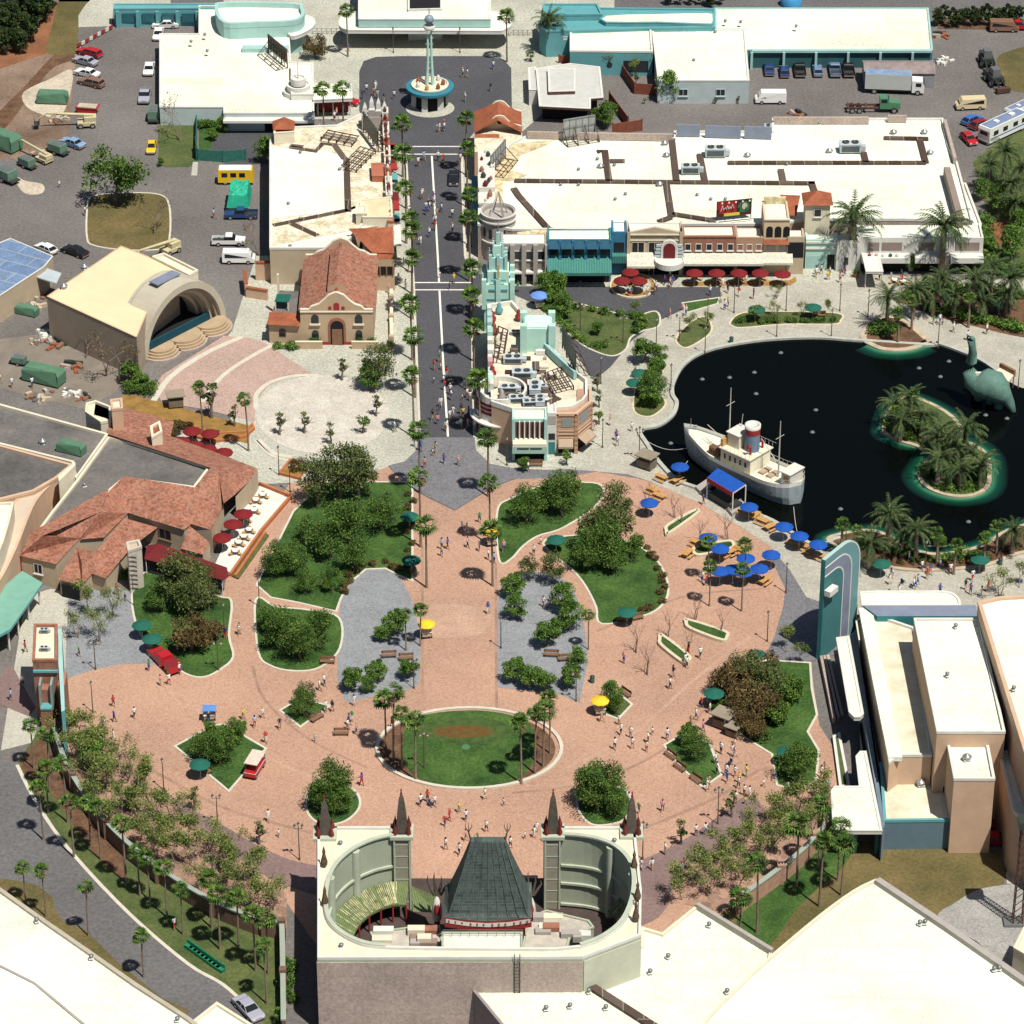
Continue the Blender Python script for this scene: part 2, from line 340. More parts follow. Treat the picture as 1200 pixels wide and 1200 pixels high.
# planted flagstone crescents
ground('flagstone_bed', smooth([(62, 852), (90, 850), (130, 868), (160, 905), (200, 942), (250, 985), (300, 1022), (336, 1048)], 4, False)+smooth([(336, 1092), (300, 1092), (250, 1072), (200, 1040), (150, 1004), (110, 962), (84, 920), (62, 880)], 4, False), M_FLAG, 12)
ground('flagstone_bed', smooth([(796, 1028), (838, 1002), (870, 976), (900, 950), (940, 936), (975, 930), (985, 960)], 4, False)+smooth([(985, 965), (950, 1002), (910, 1030), (868, 1054), (846, 1068), (800, 1060), (780, 1060)], 4, False), M_FLAG, 12)
ground('court_paving', [(200, 505), (250, 512), (298, 498), (330, 540), (345, 566), (300, 568), (240, 545)], M_CONC, 9)
# lower-left road and grass
ground('road', smooth([(-30, 900), (20, 897), (42, 940), (80, 995), (150, 1070), (220, 1130), (262, 1155), (300, 1190), (330, 1225)], 5, False)+[(120, 1260), (-60, 1100), (-60, 900)], M_ROAD2, 9)
ground('grass_band', smooth([(20, 897), (42, 940), (80, 995), (150, 1070), (220, 1130), (262, 1155), (300, 1190), (330, 1225)], 5, False)+[(334, 1100), (300, 1096), (250, 1076), (200, 1046), (150, 1010), (110, 970), (82, 925), (64, 880), (50, 850), (30, 880)], M_LAWN3, 10)
struct('kerb', MB().strip([G(*p) for p in smooth([(20, 897), (42, 940), (80, 995), (150, 1070), (220, 1130), (262, 1155), (300, 1190)], 5, False)], .45, 0, .12, M_KERB))
ground('mulch_bed', smooth([(24, 900), (46, 868), (62, 884), (84, 925), (112, 968), (146, 1008), (142, 1030), (110, 1000), (80, 960), (56, 925)], 4), M_MULCH, 11)
ground('grass_verge', [(0, 1030), (18, 1032), (44, 1038), (62, 1052), (64, 1066), (74, 1080), (100, 1090), (140, 1130), (190, 1170), (226, 1186), (180, 1190), (-20, 1060)], M_LAWN2, 11)
# lower right: grass, gravel
ground('grass_field', [(985, 960), (1000, 985), (1060, 992), (1120, 994), (1170, 996), (1180, 1020), (1176, 1036), (1130, 1050), (1100, 1078), (1100, 1240), (700, 1240), (800, 1100), (868, 1056), (905, 1036), (950, 1004)], M_LAWN2, 9)
ground('grass_field', smooth([(866, 1070), (905, 1040), (950, 1006), (972, 975), (1000, 990), (985, 1020), (960, 1040), (930, 1070), (900, 1110), (870, 1110)], 4), M_LAWN, 10)
ground('gravel_yard', smooth([(1100, 1078), (1120, 1058), (1150, 1042), (1200, 1036), (1260, 1040), (1260, 1200), (1180, 1200), (1160, 1118)], 4), M_GRAV, 10)
ground('sand_patch', [(1176, 1000), (1240, 990), (1240, 1036), (1180, 1036)], M_SAND, 9)
# lake side promenade and lake
ground('promenade', [(640, 548), (690, 545), (712, 537), (705, 500), (700, 470), (704, 440), (716, 430), (740, 400), (775, 375), (812, 358), (844, 350), (844, 330), (920, 325), (1010, 322), (1260, 330), (1260, 770), (1000, 720), (945, 700), (925, 668), (902, 640), (868, 618), (820, 590), (765, 566), (735, 556), (700, 553)], M_PROM, 11)
LAKE = smooth([(884, 401), (950, 397), (1000, 400), (1090, 406), (1100, 404), (1150, 424), (1190, 452), (1230, 470), (1260, 560), (1230, 640), (1150, 640), (1080, 640), (1030, 640), (985, 632), (955, 641), (905, 612), (860, 594), (830, 578), (795, 565), (772, 543), (758, 522), (750, 506), (772, 500), (788, 488), (793, 474), (788, 464), (789, 450), (802, 428), (830, 412)], 6)
ground('lake_water', LAKE, M_WATER, 12)
struct('lake_kerb', MB().strip([G(*a) for a in [(985, 632)]+LAKE[LAKE.index(min(LAKE, key=lambda a: abs(a[0]-985)+abs(a[1]-632))):]+LAKE[:LAKE.index(min(LAKE, key=lambda a: abs(a[0]-1190)+abs(a[1]-452)))]], .6, 0, .4, mat('lake_kerb', (.40, .41, .36), .8, .15, .8)))
SHN = [0]
def shallows(pts, w_, name='shallow_water', keep=None):
 p = ccw(GP(pts)); q = inset(p, -w_); me = bpy.data.meshes.new(name); n = len(p); h = inset(p, -w_*.4); SHN[0] += 1
 z = .0775+.0012*SHN[0]; vs = [(a[0], a[1], z) for a in p]+[(a[0], a[1], z) for a in h]+[(a[0], a[1], z) for a in q]
 fs = [(i, (i+1) % n, (i+1) % n+n, i+n) for i in range(n)]+[(i+n, (i+1) % n+n, (i+1) % n+2*n, i+2*n) for i in range(n)]
 if keep: fs = [f for f in fs if keep(PX(vs[f[0]]))]
 me.from_pydata(vs, [], [f[::-1] for f in fs]); at = me.color_attributes.new('depth', 'FLOAT_COLOR', 'POINT')
 for i in range(3*n): at.data[i].color = ((.05, .20, .11, 1), (.004, .05, .027, 1), (.0018, .0026, .0024, 1))[i//n]
 m = MATS.get('shallow')
 if not m:
  m = flat('shallow', (0, .1, .05), .15); m.use_nodes = True
  a = m.node_tree.nodes.new('ShaderNodeVertexColor'); a.layer_name = 'depth'
  m.node_tree.links.new(a.outputs[0], m.node_tree.nodes['Principled BSDF'].inputs['Base Color'])
 me.materials.append(m); o = bpy.data.objects.new(name, me); COL.objects.link(o); o['kind'] = 'structure'
ISL1 = smooth([(1036, 505), (1046, 497), (1065, 505), (1080, 515), (1076, 522), (1060, 520), (1042, 512)], 5)
ISL1 = smooth([(1033, 506), (1040, 482), (1060, 465), (1092, 474), (1120, 492), (1130, 512), (1110, 528), (1090, 534), (1072, 525), (1056, 520), (1042, 514)], 5)
ISL2 = smooth([(1075, 560), (1082, 545), (1100, 525), (1135, 520), (1158, 535), (1162, 560), (1156, 576), (1135, 584), (1110, 583), (1086, 574)], 6)
ISL3 = smooth([(1008, 396), (1030, 372), (1060, 376), (1088, 398), (1090, 402), (1070, 411), (1045, 413), (1025, 409)], 5)
ISL4 = smooth([(968, 634), (985, 626), (1020, 622), (1045, 630), (1064, 642), (1100, 650), (1150, 640), (1180, 622), (1240, 610), (1260, 650), (1200, 650), (1160, 664), (1110, 670), (1060, 670), (1010, 660), (990, 650)], 4)
for I, w_ in ((ISL1, 1.7), (ISL2, 2.3)):
 shallows(I, w_)
for I in (ISL1, ISL2):
 p = GP(I); struct('island_shore', MB().prism(p, 0, .35, mat('shore_stone', (.44, .36, .26), .9, .2, 1))); struct('island_ground', MB().sheet(inset(ccw(p), .6), .36, M_LAWN3))
shallows(ISL3, 2.6, keep=lambda q: q[1] > 404 and q[0] < 1088)
p = GP(ISL3); struct('shore', MB().prism(p, 0, .3, MATS['shore_stone'])); struct('planting_ground', MB().sheet(inset(ccw(p), .9), .31, M_MULCH))
p = GP(ISL4); shallows(ISL4, 1.8, keep=lambda q: q[1] < 652 and (q[0] < 1060 and q[1] < 640 or q[0] >= 1060)); struct('shore', MB().prism(p, 0, .3, MATS['shore_stone'])); struct('planting_ground', MB().sheet(inset(ccw(p), .6), .31, M_MULCH))
ground('promenade', smooth([(955, 641), (985, 655), (1030, 671), (1100, 682), (1150, 676), (1200, 660), (1260, 640)], 4, False)+[(1260, 760), (1000, 720), (950, 700), (925, 668)], M_PROM, 14)
# promenade beds right
ground('planting_ground', smooth([(1050, 354), (1062, 344), (1110, 340), (1160, 342), (1260, 348), (1260, 400), (1200, 396), (1150, 385), (1100, 372), (1064, 358)], 4), M_MULCH, 13)
ground('grass_verge', [(1140, 190), (1190, 150), (1260, 140), (1260, 316), (1154, 312), (1160, 260)], M_LAWN3, 5)
ground('grass_island', smooth([(1168, 72), (1182, 60), (1230, 54), (1240, 100), (1200, 108), (1178, 100)], 5), M_LAWN2, 5)
for pts, m_, nm, lb in (([(64, 868), (80, 915), (110, 962), (146, 1002), (200, 1044), (250, 1074), (300, 1094), (334, 1100)], (.16, .10, .07), 'retaining_wall', 'long curved brown wall with grey-green coping below the sparse tree bed'), ([(866, 1070), (905, 1042), (940, 1014), (968, 982), (982, 960)], (.40, .24, .17), 'retaining_wall', 'curved peach wall along the lower right grass'), ([(331, 1100), (332, 1140), (333, 1215)], (.16, .10, .07), 'retaining_wall', 'straight wall with teal coping at the dark side of the theatre')):
 q = [G(*a) for a in smooth(pts, 4, False)]; T_ = thing(nm, lb, 'wall', q[0]); MB().strip(q, .4, 0, 2.3, None).build('wall', mat('wall_%d' % int(m_[0]*100), m_, .9, .2, 1), T_); MB().strip(q, .6, 2.3, 2.5).build('coping', mat('coping_sage', (.30, .34, .28), .85, .1), T_)
 for k in range(0, len(q), 5): MB().box(q[k].x-.4, q[k].x+.4, q[k].y-.4, q[k].y+.4, 0, 2.9).build('pillar', MATS['wall_%d' % int(m_[0]*100)], T_)
ground('orange_earth', smooth([(1155, 262), (1170, 256), (1188, 264), (1186, 284), (1162, 290)], 4), M_ORNG, 7)
ground('road', [(-300, -14), (1500, -14), (1500, 12), (1060, 14), (700, 10), (700, 2), (-300, 2)], M_ROAD2, 4)
ground('planting_ground', [(1094, 24), (1260, 22), (1260, 36), (1100, 34)], M_MULCH, 6)
# plaza lawns
lawn([(482, 572), (474, 566), (380, 566), (345, 600), (302, 686), (318, 700), (350, 706), (393, 716), (398, 702), (408, 684), (428, 667), (452, 666), (472, 676), (482, 680)], M_LAWN, False)
lawn(smooth([(301, 704), (322, 712), (360, 716), (396, 725), (397, 760), (374, 782), (345, 786), (318, 780), (304, 764)], 5), M_LAWN, False)
lawn([(586, 656), (584, 600), (600, 585), (640, 570), (700, 568), (700, 590), (660, 618), (630, 628), (612, 640), (598, 655)], M_LAWN)
lawn(smooth([(640, 634), (700, 628), (745, 640), (772, 662), (782, 690), (774, 710), (752, 722), (706, 731), (700, 712), (688, 688), (672, 668), (652, 652)], 4), M_LAWN, False)
lawn(smooth([(156, 700), (170, 672), (200, 680), (255, 700), (270, 706), (267, 745), (272, 770), (258, 784), (240, 793), (222, 791), (204, 780), (186, 766), (164, 740)], 4), M_LAWN, False)
lawn([(207, 875), (250, 852), (262, 850), (310, 878), (268, 926)], M_LAWN, False)
lawn([(330, 833), (352, 820), (384, 828), (352, 851)], M_LAWN, False)
lawn([(700, 820), (722, 812), (739, 826), (724, 842), (708, 836)], M_LAWN3, False)
lawn([(780, 874), (800, 862), (830, 872), (844, 908), (824, 922), (800, 900)], M_LAWN, False)
lawn([(826, 812), (860, 782), (900, 775), (948, 778), (950, 808), (956, 838), (945, 858), (958, 880), (955, 915), (935, 926), (912, 920), (906, 884), (880, 868), (842, 842)], M_LAWN, False)
lawn(smooth([(360, 940), (366, 926), (390, 918), (415, 928), (420, 946), (404, 962), (380, 966), (364, 956)], 5), M_LAWN, False)
lawn(smooth([(678, 945), (682, 930), (700, 922), (730, 926), (738, 945), (728, 962), (700, 967), (686, 960)], 5), M_LAWN, False)
OV = [(550+106*math.cos(a), 878+46*math.sin(a)) for a in [2*math.pi*i/48 for i in range(48)]]
struct('flower_bed_ground', MB().sheet(GP([(546+105*math.cos(2*math.pi*i/40), 878+45*math.sin(2*math.pi*i/40)) for i in range(40)]), .062, M_MULCH))
struct('kerb', MB().ring(GP(OV), -.45, 0, .3, M_KERB))
lawn(smooth([(478, 850), (500, 838), (560, 833), (610, 842), (626, 860), (624, 895), (600, 916), (545, 923), (500, 916), (476, 898), (472, 870)], 5), M_LAWN, False, kh=0, lvl=14)
def bedov(cx, cy, rx, ry, m, z, nm): struct(nm, MB().sheet(GP([(cx+rx*math.cos(2*math.pi*i/36), cy+ry*math.sin(2*math.pi*i/36)) for i in range(36)]), z, m))
bedov(547, 857, 56, 15, mat('groundcover', (.05, .085, .02), .95, .4, 1), .09, 'planting_ground')
bedov(543, 858, 36, 7.5, mat('orange_flowers', (.30, .10, .03), .95, .6, 1.5, c2=(.10, .09, .02)), .097, 'flower_bed')
bedov(546, 876, 5, 3.4, mat('grate', (.07, .16, .07), .8, 0), .1, 'drain_cover')
# side-street island, planters by promenade
lawn([(628, 358), (650, 352), (700, 362), (740, 372), (768, 366), (771, 382), (752, 388), (738, 396), (732, 410), (716, 417), (690, 408), (672, 395), (650, 376)], M_LAWN3)
lawn([(801, 356), (842, 350), (840, 356), (806, 366)], M_LAWN, False)
lawn(smooth([(794, 396), (808, 380), (826, 372), (833, 384), (828, 394), (806, 407), (796, 404)], 4), M_LAWN3, False, km=M_KERBY)
lawn(smooth([(857, 378), (870, 368), (910, 366), (980, 368), (984, 376), (975, 380), (920, 380), (870, 384), (859, 382)], 4), M_LAWN3, False, km=M_KERBY)
lawn(smooth([(744, 482), (746, 455), (755, 440), (774, 424), (778, 432), (764, 452), (776, 466), (778, 476), (762, 488)], 4), M_LAWN3, False, km=M_KERBY)
ground('pavement', [(586, 326), (1010, 312), (1010, 330), (846, 337), (770, 337), (640, 336), (604, 336), (586, 334)], M_CONC, 13)
bedov(742, 336, 27, 14, mat('ochre_bed', (.30, .17, .05), .95, .4, 2), .095, 'planting_ground'); bedov(742, 334, 21, 10.5, M_CONC, .10, 'paving')
struct('kerb', MB().ring(GP([(742+28*math.cos(i*.2618), 336+14.6*math.sin(i*.2618)) for i in range(24)]), .3, 0, .3, M_KERBY))
ground('planting_ground', [(800, 331), (925, 329), (932, 325), (934, 330), (926, 335), (800, 336)], MATS['ochre_bed'], 15)
# amphitheatre floor
ground('rose_paving', [(180, 455), (190, 440), (262, 394), (290, 396), (310, 402), (370, 441), (340, 443), (315, 452), (300, 470), (298, 495), (240, 480), (190, 472)], M_PINK2, 9)
def arcline(pts, w_=.6): struct('paving_band', MB().strip(GP(smooth(pts, 5, False)), w_, 0, .10, M_KERB))
arcline([(180, 470), (200, 442), (240, 415), (284, 395)], .9); arcline([(236, 472), (262, 440), (300, 415), (320, 405)], .7)
bedov(378, 486, 78, 46, M_PALEFL, .07, 'flagstone_circle')
arcline([(300, 480), (301, 462), (318, 448), (345, 441), (372, 440)], .7); arcline([(303, 516), (320, 531), (342, 536)], .8); arcline([(299, 516), (318, 534), (342, 541)], .5)
ground('planting_ground', [(185, 470), (240, 486), (296, 500), (290, 520), (250, 512), (200, 495), (150, 480), (130, 470), (150, 462)], mat('ochre_earth', (.26, .15, .04), .95, .3, .5), 10)
ground('yard_ground', [(-20, 400), (60, 390), (150, 420), (160, 445), (100, 480), (0, 455), (-20, 450)], mat('yard_grey', (.2, .17, .14), .95, .2, .2, fine=.2), 2)
# ---------------------------------------------------------------- vegetation
L_OAK = leafmat('leaf_oak', (.024, .062, .010), (.16, .25, .05), (.075, .14, .028))
L_BRIGHT = leafmat('leaf_bright', (.03, .08, .012), (.20, .31, .06), (.1, .19, .035))
L_OLIVE = leafmat('leaf_olive', (.035, .055, .015), (.20, .235, .075), (.10, .13, .04))
L_PALE = leafmat('leaf_pale', (.06, .09, .02), (.28, .33, .10), (.17, .21, .055))
L_PINE = leafmat('leaf_pine', (.012, .03, .01), (.09, .10, .03), (.035, .06, .018))
L_RUST = leafmat('leaf_rust', (.05, .035, .015), (.22, .15, .06), (.12, .09, .035))
L_PALM = leafmat('leaf_palm', (.02, .055, .012), (.17, .26, .05), (.075, .14, .025))
L_DATE = leafmat('leaf_date', (.015, .035, .014), (.13, .17, .06), (.055, .085, .03))
L_DEAD = leafmat('leaf_dead', (.09, .06, .03), (.26, .19, .1))
M_BARK = mat('bark', (.17, .13, .10), .95, .25, 1.5)
M_BARKP = mat('bark_palm', (.22, .165, .12), .95, .25, 1.5)
M_TWIG = mat('bark_grey', (.24, .18, .15), .95, .2, 1)
def leaf(mb, c, sz, rnd, m=None, up=.3):
 n = Vector((rnd.gauss(0, 1), rnd.gauss(0, 1), rnd.gauss(up, .8))).normalized()
 q = n.to_track_quat('Z', 'Y'); a = rnd.random()*6.28; k = rnd.uniform(.6, 1.3)*sz
 X = q @ Vector((math.cos(a), math.sin(a), 0)); Y = q @ Vector((-math.sin(a), math.cos(a), 0))
 mb.add([c+X*k, c+Y*k*.45, c-X*k, c-Y*k*.5+n*k*.2], [(0, 1, 2, 3)], m)
def limb(mb, a, d, L, r, rnd, depth, tips, k=5, spread=.6, wig=.2, up=.15):
 d = d.normalized(); p = a; n = 2 if depth else 3
 for i in range(n):
  q = p+d*(L/n); mb.tube(p, q, r*(1-.35*i/n), r*(1-.35*(i+1)/n), k, cap=False); p = q
  d = (d+Vector((rnd.gauss(0, wig), rnd.gauss(0, wig), rnd.gauss(up, wig)*.5))).normalized()
  tips.append(p.copy())
 if depth > 0:
  for j in range(rnd.choice((2, 3, 3))):
   nd = (d+Vector((rnd.gauss(0, spread), rnd.gauss(0, spread), rnd.gauss(.1, spread*.6)))).normalized()
   limb(mb, p, nd, L*rnd.uniform(.55, .8), r*.55, rnd, depth-1, tips, max(3, k-1), spread, wig, up)
def tree_proto(kind, name, label, leafm, H=7, W=5, trunk=2, n=2600, lsz=.28, seed=1, clumps=26, gap=.5, bark=None, cat='tree', low=.25, depth=2):
 rnd = random.Random(seed); t = thing(name, label, cat)
 b = MB(); tips = []
 limb(b, Vector((0, 0, 0)), Vector((rnd.gauss(0, .04), rnd.gauss(0, .04), 1)), trunk, .05*H**.8+.04, rnd, depth, tips, 6, .7)
 # scale limb tips to reach into the crown
 b.build('trunk', bark or M_BARK, t)
 c = MB(); cs = []
 zc = trunk+(H-trunk)*.45
 for i in range(clumps):
  a = rnd.random()*6.283; rr = math.sqrt(rnd.random()); zz = rnd.uniform(-1, 1)
  f = math.sqrt(max(0, 1-zz*zz*.85))
  cs.append((Vector((W/2*rr*f*math.cos(a)*.86, W/2*rr*f*math.sin(a)*.86, zc+zz*(H-trunk)*.46*(1 if zz > 0 else 1-low))), rnd.uniform(.12, .27)*W))
 for i in range(n):
  cc, r = rnd.choice(cs); d = Vector((rnd.gauss(0, 1), rnd.gauss(0, 1), rnd.gauss(.15, .8))).normalized()
  p = cc+d*r*(rnd.random()**.45)*Vector((1, 1, .75)).length/1.6
  if rnd.random() < gap or d.z > -.3: leaf(c, p, lsz, rnd)
 c.build('crown', leafm, t)
 PROTO[kind] = t; return t
tree_proto('oak0', 'broadleaf_tree', 'dark green round broadleaf tree', L_OAK, 7.5, 7, 2, 6200, .18, 1, 28, gap=.25)
tree_proto('oak1', 'broadleaf_tree', 'dark green round broadleaf tree', L_OAK, 6.5, 7.4, 1.6, 6200, .18, 2, 24, gap=.25)
tree_proto('oak2', 'broadleaf_tree', 'dark green round broadleaf tree', L_OAK, 5.5, 5.6, 1.3, 4300, .17, 3, 16, gap=.25)
tree_proto('bright0', 'bushy_tree', 'bright green bushy tree', L_BRIGHT, 5.2, 4.6, 1.4, 3600, .19, 4, 20)
tree_proto('bright1', 'bushy_tree', 'bright green bushy tree', L_BRIGHT, 4.4, 4.2, 1.3, 3000, .19, 5, 14)
tree_proto('olive0', 'loose_tree', 'olive green loose-crowned tree', L_OLIVE, 8, 7, 2.4, 4200, .2, 6, 34, gap=.2)
tree_proto('olive1', 'loose_tree', 'olive green loose-crowned tree', L_OLIVE, 6, 5, 1.8, 2400, .19, 7, 22, gap=.2)
tree_proto('rust0', 'russet_tree', 'russet brown and green shrubby tree', L_RUST, 4.5, 5.2, 1, 3600, .2, 8, 20)
tree_proto('pine0', 'pine_tree', 'dark pine tree', L_PINE, 7.5, 3.6, 1.2, 1700, .30, 9, 20)
tree_proto('pine1', 'pine_tree', 'dark pine tree', L_PINE, 6, 4.2, 1, 1700, .30, 10, 18)
tree_proto('young', 'young_tree', 'small young tree with a thin trunk', L_OLIVE, 3.6, 1.9, 1.4, 380, .17, 11, 7, gap=.3)
tree_proto('young1', 'young_tree', 'small young tree with a thin trunk', L_BRIGHT, 3.2, 2.2, 1.2, 420, .17, 12, 8, gap=.3)
def wispy(kind, name, label, leafm, H, nleaf, seed, bark, lsz=.15, W=.45):
 rnd = random.Random(seed); t = thing(name, label, 'tree'); b = MB(); tips = []
 for k in range(rnd.choice((1, 2, 2))):
  limb(b, Vector((rnd.gauss(0, .1), rnd.gauss(0, .1), 0)), Vector((rnd.gauss(0, .18), rnd.gauss(0, .18), 1)), H*.38, .035*H**.6, rnd, 3, tips, 5, W, .15, .35)
 b.build('trunk', bark, t)
 if nleaf:
  c = MB()
  for i in range(nleaf):
   p = rnd.choice(tips[4:]); p = p+Vector([rnd.gauss(0, .36) for _ in range(3)])
   leaf(c, p, lsz, rnd)
  c.build('crown', leafm, t)
 PROTO[kind] = t
wispy('wisp0', 'sparse_tree', 'thin tree with sparse pale green leaves', L_PALE, 6.5, 1300, 21, M_TWIG)
wispy('wisp1', 'sparse_tree', 'thin tree with sparse pale green leaves', L_PALE, 5.5, 1100, 22, M_TWIG)
wispy('wisp2', 'sparse_tree', 'thin tree with sparse pale green leaves', L_PALE, 6, 900, 25, M_TWIG)
wispy('bare0', 'bare_tree', 'leafless grey-brown tree', L_DEAD, 4.6, 0, 23, M_TWIG, W=.35)
wispy('bare1', 'bare_tree', 'leafless grey-brown tree', L_DEAD, 7.5, 160, 24, M_TWIG, .16, W=.5)
def shrub_proto(kind, name, label, leafm, W, H, n, lsz, seed, cat='shrub'):
 rnd = random.Random(seed); c = MB(); cs = [(Vector((rnd.gauss(0, W*.2), rnd.gauss(0, W*.2), H*rnd.uniform(.3, .6))), rnd.uniform(.25, .42)*W) for _ in range(7)]
 for i in range(n):
  cc, r = rnd.choice(cs); d = Vector([rnd.gauss(0, 1) for _ in range(3)]).normalized(); p = cc+Vector((d.x, d.y, d.z*H/W))*r*rnd.random()**.4
  p.z = max(.05, p.z); leaf(c, p, lsz, rnd)
 o = c.build(name, leafm); tag(o, label, cat); PROTO[kind] = o
shrub_proto('shrubd', 'shrub', 'low dark green shrub', L_OAK, 1.8, 1.2, 420, .17, 31)
shrub_proto('shrubb', 'shrub', 'low bright green shrub', L_BRIGHT, 1.8, 1.2, 420, .17, 32)
shrub_proto('shrubr', 'shrub', 'low reddish brown shrub', L_RUST, 1.6, 1.1, 380, .16, 33)
shrub_proto('shrubl', 'shrub', 'broad mounded dark shrub', L_OAK, 3.4, 1.8, 1100, .22, 34)
def fan_palm(kind, H, seed, nf=32, fl=1.6, skirt=8, r=.135, label='tall fan palm with a slim brown trunk'):
 rnd = random.Random(seed); t = thing('fan_palm', label, 'palm tree'); b = MB(); p = Vector((0, 0, 0)); lean = Vector((rnd.gauss(0, .03), rnd.gauss(0, .03), 0)); k = 7
 for i in range(k):
  q = Vector((lean.x*(i+1)*H/k*(i/k), lean.y*(i+1)*H/k*(i/k), H*(i+1)/k)); b.tube(p, q, r*(1.35-.5*i/k if i else 1.7), r*(1.3-.5*(i+1)/k), 7, cap=False); p = q
 b.build('trunk', M_BARKP, t); c = MB()
 for i in range(nf+skirt):
  a = rnd.random()*6.283; e = rnd.uniform(-.35, 1.25) if i < nf else rnd.uniform(-1.3, -.7); L = fl*rnd.uniform(.55, .9) if i < nf else .7
  d = Vector((math.cos(a)*math.cos(e), math.sin(a)*math.cos(e), math.sin(e))); q = p+d*L*.75; side = Vector((-math.sin(a), math.cos(a), 0)); nrm = d.cross(side)
  m = L_PALM if i < nf else L_DEAD
  c.add([p, p+side*.03, q+side*.03, q], [(0, 1, 2, 3)], m)
  R_ = fl*.62*(rnd.uniform(.8, 1.1)); nb = 7
  for j in range(nb):      # folded fan blades with gaps, tips drooping
   th = -1.35+2.7*j/(nb-1); w2 = .17; bd = (d*math.cos(th)+side*math.sin(th)); bp = (d*math.cos(th+w2)+side*math.sin(th+w2)); bm = (d*math.cos(th-w2)+side*math.sin(th-w2))
   tip = q+bd*R_-Vector((0, 0, .22*R_*(1 if i < nf else .2)))
   c.add([q, q+bm*R_*.6+nrm*.04, tip, q+bp*R_*.6-nrm*.04], [(0, 1, 2, 3)], m)
 c.build('crown', None, t); PROTO[kind] = t
fan_palm('fan0', 10.4, 41); fan_palm('fan1', 9.6, 42, 30); fan_palm('fan4', 10.8, 45, 24, 1.45, 18); fan_palm('fan5', 9.2, 46, 36, 1.75, 4); fan_palm('fan2', 6.2, 43, 28, 1.3, 12, .2, 'short fan palm with a thick brown trunk')
fan_palm('fan3', 2.6, 44, 26, 1.6, 4, .18, 'low bushy fan palm')
def date_palm(kind, H, seed, nf=44, fl=3.4, r=.3, label='date palm with long feathery fronds', name='date_palm'):
 rnd = random.Random(seed); t = thing(name, label, 'palm tree'); b = MB()
 b.tube((0, 0, 0), (0, 0, H*.5), r*1.25, r, 8, cap=False); b.tube((0, 0, H*.5), (0, 0, H-.25), r, r*.95, 8, cap=False); b.tube((0, 0, H-.25), (0, 0, H+.35), r*1.5, r*.8, 8)
 b.build('trunk', M_BARKP, t); c = MB(); P = Vector((0, 0, H+.2))
 for i in range(nf):
  a = rnd.random()*6.283; e = rnd.uniform(-.25, 1.35); L = fl*rnd.uniform(.8, 1.05); seg = 6; pts = [P]; dd = e
  for s in range(seg):
   pts.append(pts[-1]+Vector((math.cos(a)*math.cos(dd), math.sin(a)*math.cos(dd), math.sin(dd)))*L/seg); dd -= .26
  side = Vector((-math.sin(a), math.cos(a), 0))
  for s in range(seg):
   d = (pts[s+1]-pts[s]); wd = fl*.13*(1-.55*abs(s-2)/4)
   for sg in (-1, 1):
    for h_ in (0, .5):
     o = pts[s]+d*h_; c.add([o, o+d*.38, o+d*.85+side*sg*wd-Vector((0, 0, wd*.45))], [(0, 1, 2)], L_DATE)
   c.add([pts[s]-side*.03, pts[s]+side*.03, pts[s+1]+side*.02, pts[s+1]-side*.02], [(0, 1, 2, 3)], L_DATE)
 c.build('crown', None, t); PROTO[kind] = t
date_palm('date0', 5.2, 51); date_palm('date1', 3.6, 52, 40, 3.1); date_palm('date2', 1.0, 53, 40, 2.8, .3, 'low date palm with arching fronds')
